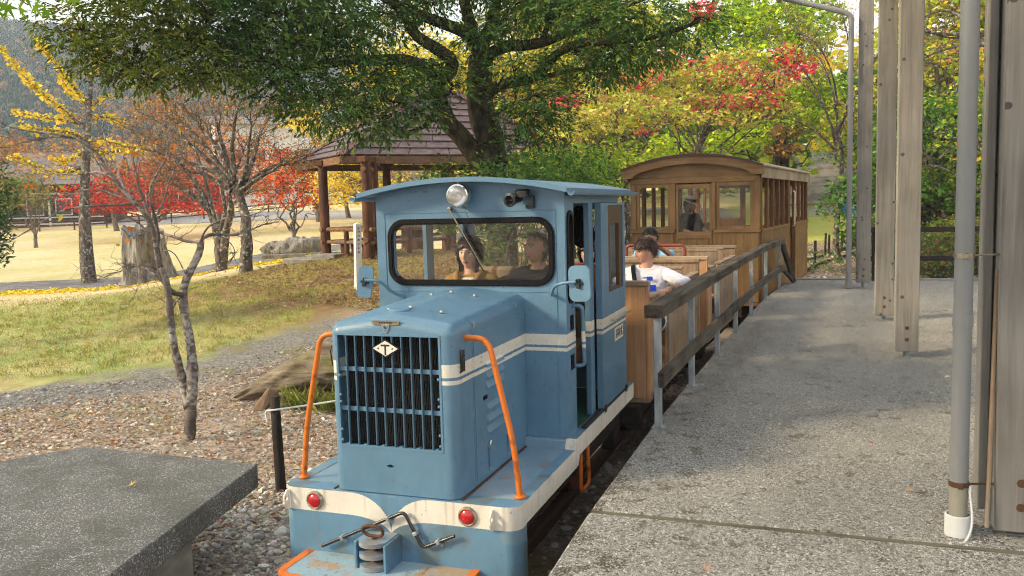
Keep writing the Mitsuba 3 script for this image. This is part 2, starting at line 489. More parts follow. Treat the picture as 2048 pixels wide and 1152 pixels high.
BARKB = lambda p, n, uv: fbm(p.x * 30, p.y * 30, p.z * 9, 4)
pbr('bark_dark', f_bark((0.085, 0.065, 0.042), (0.028, 0.022, 0.016), 0.0), rough=0.9, spec=0.2, bump=BARKB, bump_scale=0.03)
pbr('bark_grey', f_bark((0.165, 0.135, 0.110), (0.060, 0.046, 0.038), 0.045), rough=0.9, spec=0.2, bump=BARKB, bump_scale=0.02)
pbr('bark_moss', f_bark((0.080, 0.066, 0.034), (0.028, 0.022, 0.014), 0.0), rough=0.9, spec=0.2, bump=BARKB, bump_scale=0.025)
pbr('bark_plain', f_bark((0.20, 0.165, 0.135), (0.085, 0.066, 0.054), 0.0), rough=0.9, spec=0.2)


def f_birch(p, n, uv):
    c = f_bark((0.175, 0.145, 0.125), (0.085, 0.068, 0.058))(p, n, uv)
    s = smoothstep(0.40, 0.62, fbm(p.x * 26, p.y * 26, p.z * 30, 4))
    c = mix(c, (0.40, 0.385, 0.36), 0.75 * s * smoothstep(0.35, 0.55, noise(p.x * 3, p.y * 3, p.z * 4)))
    r = smoothstep(0.60, 0.72, fbm(p.x * 5, p.y * 5, p.z * 75, 3))
    return mix(c, (0.05, 0.035, 0.03), 0.45 * r)


pbr('bark_sapling', f_birch, rough=0.8, spec=0.25, bump=lambda p, n, uv: fbm(p.x * 12, p.y * 12, p.z * 80, 3), bump_scale=0.008)
scene['leaf'] = {'type': 'principledthin', 'base_color': VC, 'roughness': 0.5, 'diff_trans': 0.7, 'eta': 1.4}
scene['leaf_gloss'] = {'type': 'principledthin', 'base_color': VC, 'roughness': 0.32, 'diff_trans': 0.35, 'eta': 1.5}
scene['matt'] = {'type': 'twosided', 'bsdf': {'type': 'principled', 'base_color': VC, 'roughness': 0.85, 'specular': 0.25}}
scene['skin'] = {'type': 'twosided', 'bsdf': {'type': 'principled', 'base_color': VC, 'roughness': 0.5, 'specular': 0.4}}
scene['cloth'] = {'type': 'twosided', 'bsdf': {'type': 'principled', 'base_color': VC, 'roughness': 0.9, 'specular': 0.1, 'sheen': 0.05}}
# ------------------------------------------------------------------ terrain
Z0 = -0.72
RAIL_TOP = -0.62
_cp = [(-2.2, -6, Z0), (-2.2, 0, Z0), (-2.2, 6, Z0), (-2.2, 12, Z0), (-2.1, 18, Z0), (-1, 26, Z0), (1.2, 38, Z0), (-6, 3, Z0), (-9, 0, Z0), (-15, 2, Z0), (-6, 7, Z0), (-9, 9, Z0), (-12, 12, Z0), (-5, 9, Z0 + .03),
       (-4.6, 12, -0.62), (-5.2, 14, -0.30), (-9.1, 15.8, 0.0), (-6.3, 17, 0.28), (-5.0, 19, 0.0), (-5, 23, -0.1), (-4, 30, -0.3), (-11.8, 19.1, 0.55), (-10.0, 18.2, 0.36), (-10.2, 21.8, 0.45), (-8, 20, 0.42), (-14.4, 19.2, -0.1), (-17.3, 21.9, -0.12), (-20.3, 21.9, -0.71),
       (-23.2, 22.4, -0.7), (-18, 15, -0.72), (-25, 14, -0.72), (-22.8, 18.8, -0.65), (-27.3, 22.6, -0.6), (-22.8, 25.8, -0.6), (-18.6, 26.3, -0.2), (-21.6, 30.5, 0.0), (-16.1, 36.8, 0.3), (-17, 25.8, 0.1), (-24, 36, -0.05),
       (-35, 51, 0.95), (-29, 53, 0.83), (-44, 64, 1.6), (-37, 67, 1.45), (-53, 45, 0.46), (-59, 54, 1.1), (-55, 60, 1.3), (-40, 20, -0.5), (-60, 20, -0.3), (-60, -10, -0.3), (-30, -20, -0.7), (0, -25, -0.7), (30, -20, -0.4),
       (4, 20, -0.6), (8, 22, 0.1), (6, 26, -0.2), (12, 26, 2.0), (8, 34, 0.6), (16, 36, 4.5), (4, 34, -0.55), (5, 48, -0.3), (14, 52, 3.0), (25, 30, 7.5), (25, 60, 8.5), (20, 10, 1.5), (10, 8, -0.2), (12, 0, -0.3), (25, 0, 2), (1.7, 64, 0.25), (2, 76, 1.0), (-10, 60, 0.8), (-10, 45, 0.4), (-20, 80, 2.0), (-70, 80, 3), (10, 90, 3), (40, 90, 10)]
_cp = np.array(_cp, float)
_rbf = RBFInterpolator(_cp[:, :2], _cp[:, 2], kernel='linear', smoothing=0.15)
_gx, _gy = np.arange(-80, 45.01, 0.5), np.arange(-30, 100.01, 0.5)
_G = _rbf(np.stack(np.meshgrid(_gx, _gy, indexing='ij'), -1).reshape(-1, 2)).reshape(len(_gx), len(_gy))
from scipy.ndimage import gaussian_filter
_G = gaussian_filter(_G, 1.6)


def gz(x, y):
    """Height of the ground."""
    x, y = np.asarray(x, float), np.asarray(y, float)
    xi = np.clip((x + 80) / 0.5, 0, len(_gx) - 1.001)
    yi = np.clip((y + 30) / 0.5, 0, len(_gy) - 1.001)
    z = map_coordinates(_G, [xi.ravel(), yi.ravel()], order=1).reshape(x.shape)
    q = np.stack([x * 0.9, y * 0.9, np.zeros_like(x)], -1)
    z = z + 0.05 * (meshkit.fbm(q, 3, 5) - 0.5)
    r = np.hypot(x + 10, y - 25)
    return z + np.clip(r - 85, 0, 300) * 0.03


def track_x(y):
    """Centre line of the track."""
    y = np.asarray(y, float)
    return -2.22 + np.where(y > 7, 0.0058 * (np.clip(y, 7, 60) - 7) ** 2 * 0.62, 0)


def edge_x(y):
    """Left edge of the platform."""
    return np.interp(y, [-6, 3.4, 4.2, 6.1, 7.4, 10.5, 12.2, 14.1, 15.9, 17.7], [-1.09, -1.1, -1.12, -1.115, -1.08, -0.985, -0.92, -0.835, -0.70, -0.50])


def _seg(p, pts):
    """Distance in plan to a polyline."""
    out = mi.Float(1e9)
    for (ax, ay), (bx, by) in zip(pts[:-1], pts[1:]):
        dx, dy = bx - ax, by - ay
        t = dr.clip(((p.x - ax) * dx + (p.y - ay) * dy) / (dx * dx + dy * dy), 0, 1)
        out = dr.minimum(out, dr.hypot(p.x - ax - t * dx, p.y - ay - t * dy))
    return out


def f_ground(p, n, uv):
    w = fbm(p.x * 0.8, p.y * 0.8, 0.5, 4)
    w2 = fbm(p.x * 3.1, p.y * 3.1, 1.5, 4)
    fine = fbm(p.x * 24, p.y * 24, 2.5, 3)
    vf = noise(p.x * 60, p.y * 60, 4.5)
    # sparse yellowed lawn
    lawn = mix((0.44, 0.41, 0.18), (0.28, 0.34, 0.105), smoothstep(0.35, 0.62, w + 0.25 * (w2 - 0.5)))
    lawn = mix(lawn, (0.33, 0.25, 0.12), 0.6 * smoothstep(0.45, 0.7, w2))
    far = mix((0.58, 0.48, 0.28), (0.47, 0.42, 0.20), smoothstep(0.4, 0.65, fbm(p.x * 0.25, p.y * 0.25, 7, 4)))
    far = far * (0.86 + 0.28 * fbm(p.x * 6, p.y * 6, 3.0, 4))
    # moss and needles on the rise by the shelter
    moss = mix((0.27, 0.225, 0.055), (0.20, 0.115, 0.060), smoothstep(0.40, 0.60, fbm(p.x * 1.1 + 4, p.y * 1.1, 2, 5)))
    moss = mix(moss, (0.34, 0.255, 0.135), 0.6 * smoothstep(0.5, 0.72, fbm(p.x * 9, p.y * 9, 5, 4)))
    # grey gravel with leaf litter by the track
    d1, d2, r = voronoi(p.x * 26, p.y * 26)
    litter = mix((0.30, 0.235, 0.18), (0.54, 0.47, 0.39), r)
    litter = mix(litter, (0.30, 0.115, 0.045), dr.select(r > 0.85, 0.7, 0.0))
    litter = litter * (0.45 + 0.55 * smoothstep(0.02, 0.25, d2 - d1))
    e1, e2, s = voronoi(p.x * 33 + 7, p.y * 33)
    gravel = mix((0.14, 0.13, 0.12), (0.36, 0.34, 0.315), s) * (0.5 + 0.5 * smoothstep(0.02, 0.22, e2 - e1))
    dt = _seg(p, [(-14.0, 5.0), (-9.4, 8.9), (-8.2, 10.6), (-8.0, 12.8), (-6.0, 15.2), (-4.4, 18.0), (-3.8, 40.0)])
    # signed side: right of the polyline is the strip of litter
    lx = -0.75 + dr.select(p.y < 8.9, -9.4 + (p.y - 8.9) * 1.18, dr.select(p.y < 10.6, -9.4 + (p.y - 8.9) * 0.706, dr.select(p.y < 12.8, -8.2 + (p.y - 10.6) * 0.09, dr.select(p.y < 18, -8.0 + (p.y - 12.8) * 0.69, -4.4 + (p.y - 18) * 0.03))))
    strip = smoothstep(-0.5, 0.5, p.x - lx + 1.6 * (w - 0.5) + 0.8 * (w2 - 0.5))
    path = _seg(p, [(-13.5, 5.0), (-10.3, 8.0), (-9.0, 9.4), (-8.3, 10.8), (-8.1, 12.4)])
    worn = smoothstep(1.15, 0.6, path + 0.9 * (w2 - 0.5))
    track = smoothstep(2.2, 1.2, dr.abs(p.x + 2.3 + dr.select(p.y > 7, -0.0036 * dr.square(p.y - 7), 0.0)))
    lg = mix(litter, gravel, dr.clip(0.30 * smoothstep(0.4, 0.6, w2) + 0.9 * worn + 0.3 * track * dr.select(p.y < 9, 1.0, 0.0), 0, 1))
    lg = mix(lg, (0.22, 0.20, 0.06), 0.55 * smoothstep(0.62, 0.74, fbm(p.x * 2.2 + 14, p.y * 2.2, 3, 4)))
    hill = smoothstep(0.4, -0.4, dr.hypot((p.x + 9.0) / 6.2, (p.y - 17.5) / 4.6) - 1.0 + 0.9 * (w - 0.5))
    c = mix(lawn, moss, hill)
    c = mix(c, far, smoothstep(26.0, 29.0, dr.hypot(p.x - 2, p.y) + 1.5 * w))
    c = mix(c, (0.74, 0.60, 0.10), 0.85 * smoothstep(1.0, 0.8, dr.hypot((p.x + 49.3) / 4.2, (p.y - 52.6) / 2.6) + 0.5 * (w2 - 0.5)))
    yl = smoothstep(1.7, 0.2, _seg(p, [(-24.5, 18.2), (-20.5, 20.8), (-17.5, 23.0), (-13.0, 22.5)]) + 1.2 * (w2 - 0.5)) * smoothstep(0.35, 0.55, fine)
    c = mix(c, (0.52, 0.36, 0.045), 0.75 * yl)
    forest = smoothstep(-5.0, -2.5, p.x + 1.5 * (w - 0.5)) * smoothstep(16, 20, p.y)
    fl = mix(litter, (0.16, 0.17, 0.04), 0.75 * smoothstep(0.48, 0.66, w2 * 0.6 + w * 0.4))
    c = mix(c, lg, strip)
    c = mix(c, fl, forest * (1 - track * 0.8))
    glade = smoothstep(40.0, 45.0, p.y + 3 * (w - 0.5)) * smoothstep(-8.0, -5.0, p.x) * smoothstep(13.0, 8.0, p.x)
    c = mix(c, mix((0.46, 0.44, 0.12), (0.34, 0.36, 0.09), w2), glade * (1 - 0.7 * track))
    return c * (0.80 + 0.25 * fine + 0.15 * vf)


def b_ground(p, n, uv):
    return voronoi(p.x * 28, p.y * 28)[0] * 0.6 + fbm(p.x * 11, p.y * 11, 0.0, 3)


pbr('terrain_soil', f_ground, rough=0.95, spec=0.15, bump=b_ground, bump_scale=0.02, eps=4e-3)


def graded(a, b, near0, near1, fine, grow=1.09, cap=60.0):
    out = list(np.arange(near0, near1, fine))
    s = fine
    while out[-1] < b:
        s = min(s * grow, cap)
        out.append(out[-1] + s)
    s, left = fine, [near0]
    while left[-1] > a:
        s = min(s * grow, cap)
        left.append(left[-1] - s)
    return np.array(left[:0:-1] + out)


def sheet(xs, ys, fz):
    X, Y = np.meshgrid(xs, ys, indexing='ij')
    v = np.stack([X, Y, fz(X, Y)], -1).reshape(-1, 3)
    i, j = np.meshgrid(np.arange(len(xs) - 1), np.arange(len(ys) - 1), indexing='ij')
    a = i * len(ys) + j
    q = np.stack([a, a + len(ys), a + len(ys) + 1, a + 1], -1).reshape(-1, 4)
    return trimesh.Trimesh(v, np.vstack([q[:, [0, 1, 2]], q[:, [0, 2, 3]]]), process=False)


structure('ground', sheet(graded(-950, 900, -24, 6, 0.18), graded(-500, 950, 2, 34, 0.18), gz), 'terrain_soil', smooth=True)


def ribbon(line, widths, dz, n=80, fz=gz):
    """A road surface that lies dz above the ground along a centre line."""
    c = spline(line, n)
    t = np.gradient(c, axis=0)
    t /= np.linalg.norm(t, axis=1, keepdims=True)
    s = np.stack([t[:, 1], -t[:, 0]], 1)
    w = np.interp(np.linspace(0, 1, n), np.linspace(0, 1, len(widths)), widths)
    k = np.linspace(-0.5, 0.5, 9)
    v = (c[:, None] + s[:, None] * (k[None, :, None] * w[:, None, None])).reshape(-1, 2)
    v3 = np.c_[v, fz(v[:, 0], v[:, 1]) + dz]
    i, j = np.meshgrid(np.arange(n - 1), np.arange(8), indexing='ij')
    a = i * 9 + j
    q = np.stack([a, a + 1, a + 10, a + 9], -1).reshape(-1, 4)
    return trimesh.Trimesh(v3, np.vstack([q[:, [0, 1, 2]], q[:, [0, 2, 3]]]), process=False)


pbr('asphalt', lambda p, n, uv: mix((0.105, 0.10, 0.105), (0.165, 0.155, 0.150), smoothstep(0.3, 0.7, fbm(p.x * 3, p.y * 3, 1, 5))) * (0.85 + 0.3 * noise(p.x * 40, p.y * 40, 2)), rough=0.9, spec=0.25)
pbr('far_road', lambda p, n, uv: mix((0.235, 0.225, 0.215), (0.30, 0.285, 0.27), fbm(p.x * 1.3, p.y * 1.3, 1, 5)), rough=0.9, spec=0.2)
structure('path', ribbon([(-40, 4), (-32, 14), (-25.0, 20.9), (-21.0, 24.4), (-19.5, 28.4), (-17.5, 33.0), (-14.5, 38.5), (-9, 46)], [4.6, 4.6, 4.4, 4.2, 4.0, 4.0, 4.0], 0.012, 120), 'asphalt', smooth=True)
structure('road', ribbon([(-95, 50), (-60, 57), (-40, 58.5), (-33, 60), (-20, 63), (-6, 66)], [5, 6, 10, 14, 14, 14], 0.02, 80), 'far_road', smooth=True)

# ------------------------------------------------------------------ platform
_ye = np.array([-6, 0, 3.4, 4.25])


def _plat(y0, y1, x1):
    ys = np.unique(np.r_[np.linspace(y0, y1, 28)])
    return sg.Polygon([(float(edge_x(y)), float(y)) for y in ys] + [(x1, y1), (x1, y0)])


def slab_with_arris(poly, z0, z1, c=0.014):
    m = m3.CrossSection([np.array(poly.exterior.coords)[:-1]], m3.FillRule.Positive if hasattr(m3.FillRule, 'Positive') else m3.FillRule.EvenOdd)
    lo = to_tm(m.extrude(z1 - z0 - c))
    lo.apply_translation([0, 0, z0])
    a = np.array(poly.exterior.coords)[:-1]
    b = np.array(poly.buffer(-c, join_style=2).exterior.coords)[:-1]
    top = trimesh.creation.triangulate_polygon(poly.buffer(-c, join_style=2), engine='earcut')
    tv, tf = top
    cap = trimesh.Trimesh(np.c_[tv, np.full(len(tv), z1)], tf, process=False)
    # chamfer strip round the rim
    ring = []
    rim = np.array(poly.exterior.segmentize(0.3).coords)
    inner = poly.buffer(-c, join_style=2).exterior
    vin = np.array([inner.interpolate(inner.project(sg.Point(*q))).coords[0] for q in rim])
    n = len(rim)
    v = np.vstack([np.c_[rim, np.full(n, z1 - c)], np.c_[vin, np.full(n, z1)]])
    i = np.arange(n - 1)
    f = np.vstack([np.stack([i, i + 1, n + i + 1], 1), np.stack([i, n + i + 1, n + i], 1)])
    ring = trimesh.Trimesh(v, f, process=False)
    return cat(lo, cap, ring)


JOINT = 4.255
labels['platform'] = {'kind': 'structure'}
THINGS.add('platform')
structure('slab', slab_with_arris(_plat(-6.0, JOINT - 0.027, 8.0), -0.80, 0.0), 'aggregate', parent='platform')
structure('slab', slab_with_arris(_plat(JOINT + 0.027, 17.68, 3.4), -0.80, 0.0), 'aggregate', parent='platform')
structure('joint_strip', jitter(cat([box(x, x + 0.497, JOINT - 0.026, JOINT + 0.026, -0.12, -0.007, 0.003) for x in np.arange(-1.11, 7.8, 0.5)]), 0.0015, 9), 'joint_strip', parent='platform')
structure('kerb', box(-0.45, 3.4, 17.69, 17.81, -0.8, 0.03, 0.012), 'concrete', parent='platform')
# ------------------------------------------------------------------ lettering that the font of the renderer lacks: outlines on a grid of 100
GLYPH = {
    '谷': '3 43,4 46,19 52,32 61,48 81,56 78,56 72,70 59,98 45,92 36,80 41,80 5,78 4,71 4,69 8,32 8,30 4,22 4,21 41,8 36|32 38,31 17,70 17,70 38|50 65,31 47,69 48/58 91,64 98,67 97,87 81,93 75,93 72,85 68/7 73,25 87,33 97,42 94,28 77,15 67',
    '村': '2 30,20 66,20 69,4 69,4 78,22 78,22 99,31 99,31 78,47 77,77 78,77 99,87 99,87 78,97 78,98 70,87 69,87 12,83 6,63 4,60 11,60 14,77 14,77 69,31 69,31 61,47 43,40 36,31 47,31 4,22 5,22 46,8 23/50 54,51 58,58 60,71 34,63 30',
    '式': '4 79,56 80,56 99,66 98,66 80,83 80,70 92,74 98,78 98,86 92,91 87,88 80,96 80,96 72,67 71,67 61,72 33,78 19,83 14,87 15,89 33,98 28,93 7,82 4,70 13,61 36,57 71,5 71/9 7,5 17,26 22,26 49,8 49,8 58,54 58,54 49,36 49,36 24,57 27,57 18',
    '「': '64 100,98 99,97 91,73 91,73 33,64 33',
    '」': '2 12,27 13,27 71,36 71,36 4,3 4',
    'や': '5 56,7 59,24 65,15 82,16 85,25 87,33 70,53 77,40 90,45 96,48 96,62 84,60 79,79 79,89 72,92 65,92 54,89 47,76 39,53 41,52 48,53 51,71 48,79 51,82 56,82 63,78 69,64 71,38 62,56 13,56 10,47 7,30 55,26 56,9 48',
    'な': '65 73,67 79,72 81,93 69,94 66,88 59/31 26,33 31,40 37,47 39,61 38,60 64,69 64,70 36,87 27,91 24,91 21,85 15,71 25,70 17,64 10,45 8,33 15|42 21,46 17,58 18,61 22,61 30,45 30,41 27/9 70,9 79,32 78,36 96,46 95,43 80,58 83,57 73,39 70,36 59,18 27,10 30,9 34,18 45,29 69',
    'せ': '4 56,4 65,25 67,25 89,35 89,35 67,65 70,65 92,75 92,74 71,93 72,93 62,74 61,73 41,68 35,50 37,50 45,64 45,65 61,35 58,35 28,37 23,43 21,82 23,82 13,80 12,42 11,32 14,26 22,25 57',
    '水': '33 5,31 15,45 15,45 99,55 99,55 73,62 60,72 68,80 80,89 76,89 73,68 50,82 34,97 25,98 22,92 15,83 20,70 32,56 52,54 9,47 5/3 21,21 40,30 62,29 64,6 64,6 73,40 73,42 71,40 61,26 30,11 15',
    '源': '89 12,78 34,86 36,98 15/21 9,29 28,32 44,33 95,96 95,96 86,74 86,72 76,92 76,92 39,73 39,73 9,68 5,54 5,52 13,64 13,64 39,46 39,46 76,62 76,63 86,42 86,42 50,37 22,28 5|55 48,83 47,83 54,55 54|55 63,83 62,83 68,55 68/38 14,49 35,58 33,46 11/8 94,15 98,31 86,27 80,24 80,8 91/5 10,19 43,22 45,28 41,28 38,21 21,13 6/3 64,5 69,9 71,24 63,26 59,20 53',
    'の': '8 37,8 52,16 70,27 80,41 86,59 87,74 82,85 72,91 59,92 44,88 30,79 19,63 11,52 10,48 19,62 21,71 26,78 34,82 48,78 65,67 75,61 77,56 76,48 39,36 20,30 17,19 19,12 26|18 52,21 31,25 28,34 33,42 53,46 77,32 72,23 63',
    '森': '41 14,60 35,49 37,49 46,66 46,67 59,75 58,75 46,96 46,95 37,81 36,85 29,99 17,93 9,76 28,74 4,66 5,66 28,48 9,45 9/7 10,2 19,13 28,17 36,5 37,4 45,22 47,22 58,11 54,6 62,24 69,35 78,10 79,10 88,45 88,45 99,53 100,54 88,91 87,90 79,65 78,73 71,94 63,95 61,90 54,71 62,55 75,54 53,45 53,45 74,26 61,32 57,32 46,46 46,46 37,33 37,46 27,46 24,40 19,32 25,31 4,22 5,22 25',
    '公': '78 62,58 94,65 97,68 96,82 73,97 59,91 51/12 20,30 40,47 69,54 66,55 62,31 24,70 26,60 41,69 46,83 28,93 10,84 6,77 17,15 12/4 56,19 72,31 96,41 94,36 80,18 55,10 51',
    '園': '7 95,93 95,93 5,83 5,82 9,17 9,16 5,7 5|17 28,40 38,26 41,26 60,74 60,75 43,80 39,72 32,79 29,81 25,75 21,53 32,53 19,83 18,83 86,54 85,54 81,75 81,75 74,54 74,54 69,80 69,80 62,20 62,20 69,45 69,45 74,25 74,25 80,45 81,45 86,16 86|58 40,64 37,67 39|34 48,66 47,66 53,34 53|16 19,44 18,44 31,23 21,16 26',
    'ま': '17 21,20 33,25 37,49 41,48 51,18 52,18 62,48 60,48 72,18 75,18 84,48 82,48 95,58 95,58 82,85 84,84 75,58 72,58 61,85 64,85 54,58 51,59 37,77 30,87 23,83 13,60 27,55 12,46 8,26 10,20 14|28 21,34 17,44 17,49 21,49 31,33 31,27 27',
    'つ': '6 65,9 68,43 78,54 80,72 79,82 74,89 66,92 56,91 43,86 33,76 24,59 17,35 14,32 24,60 28,69 32,78 40,81 49,79 62,68 70,53 70,11 56',
    'り': '20 44,21 71,25 95,35 94,31 74,40 83,51 89,64 88,74 80,80 63,80 45,74 28,62 16,41 8,36 8,31 15,54 23,63 30,68 39,70 61,66 74,61 79,49 79,38 69,31 53,31 36,22 35',
    '植': '1 33,9 47,16 70,4 71,4 80,17 80,17 99,26 99,26 80,36 80,37 88,58 88,59 100,69 99,67 88,94 87,94 80,92 79,65 79,64 74,88 73,88 17,97 16,96 7,32 8,32 16,41 17,41 73,55 73,56 79,36 80,36 71,26 71,37 49,31 43,26 50,26 5,17 5,17 43,7 25|50 17,79 16,79 23,50 23|50 32,79 31,79 37,50 37|50 46,79 45,79 51,50 51|50 60,79 59,79 65,50 65',
    '樹': '2 30,15 67,15 69,4 69,4 78,16 78,16 99,25 99,25 78,33 78,35 74,46 74,46 81,32 81,31 88,46 89,46 99,55 98,55 89,69 89,69 81,55 81,56 74,82 76,82 99,91 99,91 76,97 76,97 67,91 67,91 10,87 5,73 4,69 12,32 6,29 14,41 17,34 42,29 40,27 46,24 5,16 5,16 40,7 24|25 64,33 50,35 63,65 63,67 58,74 61,80 39,82 39,82 67,34 66,33 69,26 69|61 21,70 21,71 13,82 13,82 34,73 32,67 57,66 38,64 37,65 32|44 55,43 45,57 45,57 55|45 18,51 18,56 37,44 37,48 24,48 19',
    '緑': '3 44,18 61,5 60,3 69,9 73,22 99,25 100,31 97,31 94,17 70,26 71,33 84,41 80,29 61,36 61,39 54,42 38,35 35,39 22,42 22,64 37,64 55,41 56,40 64,80 66,80 71,47 71,47 79,80 79,80 87,45 87,44 94,89 95,89 65,96 65,96 56,73 56,73 44,77 41,88 53,96 50,96 47,81 34,87 26,98 20,93 13,87 15,74 28,72 8,66 5,56 5,53 13,64 14,64 26,45 13,41 17,33 15,28 32,28 36,34 37,33 42,6 37|21 50,31 50,29 59,25 57/58 35,55 35,43 47,46 53,49 54,62 41/20 10,18 34,26 34,28 10/4 8,7 34,15 34,11 8',
    '募': '2 27,20 37,5 38,5 46,31 46,33 49,16 51,16 79,28 80,28 85,6 85,6 93,28 93,29 100,37 100,39 93,62 93,63 100,70 100,71 93,94 93,94 85,71 85,71 80,84 80,84 50,45 50,43 47,95 46,95 38,78 37,98 28,93 20,79 25,74 7,55 5,52 13,67 13,69 23,48 23,38 11,17 4,13 12,27 15,36 23,20 23,18 25,7 22|26 58,74 57,75 61,27 62|26 70,74 69,75 72,27 73|52 38,51 31,70 32,63 38|39 85,38 80,62 80,62 85|29 32,42 31,43 38,35 38',
    '金': '8 58,2 67,30 80,42 90,49 100,58 97,56 92,67 82,98 67,93 59,78 65,77 60,55 59,55 48,90 48,89 39,77 39,81 36,81 33,70 17,94 16,94 7,6 7,6 16,28 17,19 34,23 39,11 39,10 47,45 48,45 59,23 60,22 64|55 17,64 16,62 20,72 39,55 39|50 85,32 69,69 70|27 39,37 20,34 16,45 16,45 39',
    '事': '4 33,4 41,45 42,45 46,13 47,14 54,45 55,45 59,16 59,16 79,44 79,45 83,6 83,6 91,45 91,45 99,54 99,55 91,95 90,94 83,55 82,55 79,85 78,84 59,55 58,56 54,86 54,86 41,97 40,96 33,86 33,85 15,77 15,76 20,55 20,52 6,32 4,29 12,44 12,45 20,13 20,12 27,45 28,45 33|55 42,76 41,76 46,55 46|56 33,55 28,76 28,76 33|55 67,75 66,75 72,55 72|26 67,45 66,45 72,26 72',
    '業': '3 12,4 15,24 21,35 28,5 29,6 37,45 38,45 43,15 43,15 51,44 51,45 55,10 56,10 64,31 65,27 73,6 73,6 81,21 81,14 96,22 98,32 81,36 81,37 100,45 99,46 81,55 81,56 100,64 99,65 81,71 82,78 98,88 96,81 81,95 81,95 74,74 73,70 65,91 64,91 56,55 55,56 51,86 51,86 43,55 43,55 38,95 37,95 29,65 28,78 20,97 15,92 6,68 15,56 24,55 5,45 5,44 24,35 17,10 6|38 72,42 64,59 64,63 72',
}


def glyph(ch, size):
    out = []
    for g in GLYPH[ch].split('/'):
        r = [[tuple(map(float, q.split())) for q in ring.split(',')] for ring in g.split('|')]
        out.append(sg.Polygon(r[0], r[1:]).buffer(0))
    return sa.scale(shapely.union_all(out), size / 100, size / 100, origin=(0, 0))


# ------------------------------------------------------------------ the locomotive (its axis lies along y)
XC = -2.22
LOCO = thing('diesel_locomotive', 'small blue diesel locomotive with white stripes and orange handrails beside the platform', 'locomotive')


def lo(name, mesh, bsdf, parent=None, **kw):
    return obj(name, mesh, bsdf, parent or LOCO, **kw)


# hood
r = 0.07
_h = hull_of([(XC + sx * 0.32, y, z, r) for sx in (-1, 1) for y, z in ((4.26, -0.25), (5.5, -0.25), (4.26, 0.905), (5.5, 0.955))] + [(XC, 4.262, 0.952, r), (XC, 5.5, 0.995, r)], 40)
_h = _h.trim_by_plane((0, 0, 1), 0.006).trim_by_plane((0, -1, 0), -5.352)
GX0, GX1, GZ0, GZ1 = -2.553, -1.921, 0.270, 0.906
_h = _h - mbox(GX0, GX1, 4.0, 4.30, GZ0, GZ1) - mbox(GX0 - 0.035, GX1 + 0.035, 4.212, 4.405, GZ0 - 0.09, GZ1 + 0.02)
_hole = to_tm(m3.Manifold.cylinder(0.2, 0.018, 0.018, 16).rotate((90, 0, 0)).translate((XC - 0.02, 4.3, 0.165)))
_h = _h - (m3.Manifold.cylinder(0.2, 0.011, 0.011, 16).rotate((90, 0, 0)).translate((XC - 0.025, 4.3, 0.166)) + mbox(XC - 0.045, XC - 0.005, 4.1, 4.3, 0.160, 0.172))
front = _h ^ mbox(-4, 0, 3.9, 4.428, -1, 2)
rear = _h ^ mbox(-4, 0, 4.433, 6, -1, 2)
hood = lo('hood_front', to_tm(front), 'paint_body', smooth=30)
bonnet = lo('bonnet', to_tm(rear), 'paint_body', smooth=30)
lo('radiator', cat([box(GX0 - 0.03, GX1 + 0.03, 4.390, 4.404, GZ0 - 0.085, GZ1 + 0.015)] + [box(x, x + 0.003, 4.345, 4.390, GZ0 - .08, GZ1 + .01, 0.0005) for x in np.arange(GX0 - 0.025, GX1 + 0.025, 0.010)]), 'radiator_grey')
fr = sg.box(GX0 - 0.006, GZ0 - 0.006, GX1 + 0.006, GZ1 + 0.006).difference(sg.box(GX0 + 0.006, GZ0 + 0.006, GX1 - 0.006, GZ1 - 0.006))
grille = lo('grille_frame', prism(fr, 0.02, 'xz', 4.186), 'paint_blue')
for x in np.linspace(GX0, GX1, 12)[1:-1]:
    lo('grille_bar', box(x - 0.0038, x + 0.0038, 4.188, 4.206, GZ0 - 0.004, GZ1 + 0.004, 0.003), 'paint_grille', grille)
for z in (0.706, 0.479):
    lo('grille_crossbar', box(GX0 - 0.003, GX1 + 0.003, 4.2065, 4.214, z - 0.013, z + 0.013, 0.003), 'paint_blue', grille)
lo('sill_clip', cat([box(x, x + 0.022, 4.196, 4.225, GZ0 + 0.002, GZ0 + 0.010, 0.003) for x in np.linspace(GX0 + 0.03, GX1 - 0.05, 6)]), 'paint_blue', grille, kind='stuff')
for z in (0.36, 0.52, 0.56, 0.67, 0.30):
    for sx, x in ((-1, GX0 + 0.012), (1, GX1 - 0.012)):
        lo('rivet', turned([(0, 0.008), (0.006, 0.006), (0.009, 0)], (x, 4.19, z), (0, -1, 0), 10), 'paint_blue', grille)
# diamond badge with its letter, winged maker's plate above it
dia = sg.Polygon([(-0.080, 0), (0, 0.045), (0.080, 0), (0, -0.045)])
bd = lo('diamond_badge', moved(prism(sa.scale(dia, 1.1, 1.12), 0.008, 'xz', 0), xf((-2.239, 4.176, 0.834))), 'black_paint')
lo('badge_face', moved(prism(sa.scale(dia, 0.95, 0.95), 0.004, 'xz', 0), xf((-2.239, 4.1735, 0.834))), 'paint_white', bd)
tee = shapely.union_all([sg.box(-0.026, 0.013, 0.026, 0.022), sg.box(-0.0045, -0.037, 0.0045, 0.013), sg.Point(-0.043, 0).buffer(0.0045), sg.Point(0.043, 0).buffer(0.0045)])
lo('badge_letter', moved(prism(tee, 0.003, 'xz', 0), xf((-2.239, 4.1715, 0.834))), 'ink', bd)
wing = sg.Polygon([(-0.087, 0.012), (0.087, 0.012), (0.080, -0.012), (-0.080, -0.012)])
pl = lo('winged_plate', moved(prism(wing, 0.006, 'xz', 0), xf((-2.239, 4.186, 0.975))), 'old_brass')
shield = sg.Polygon([(-0.024, 0.0), (0.024, 0.0), (0.021, -0.022), (0.010, -0.044), (0, -0.052), (-0.010, -0.044), (-0.021, -0.022)])
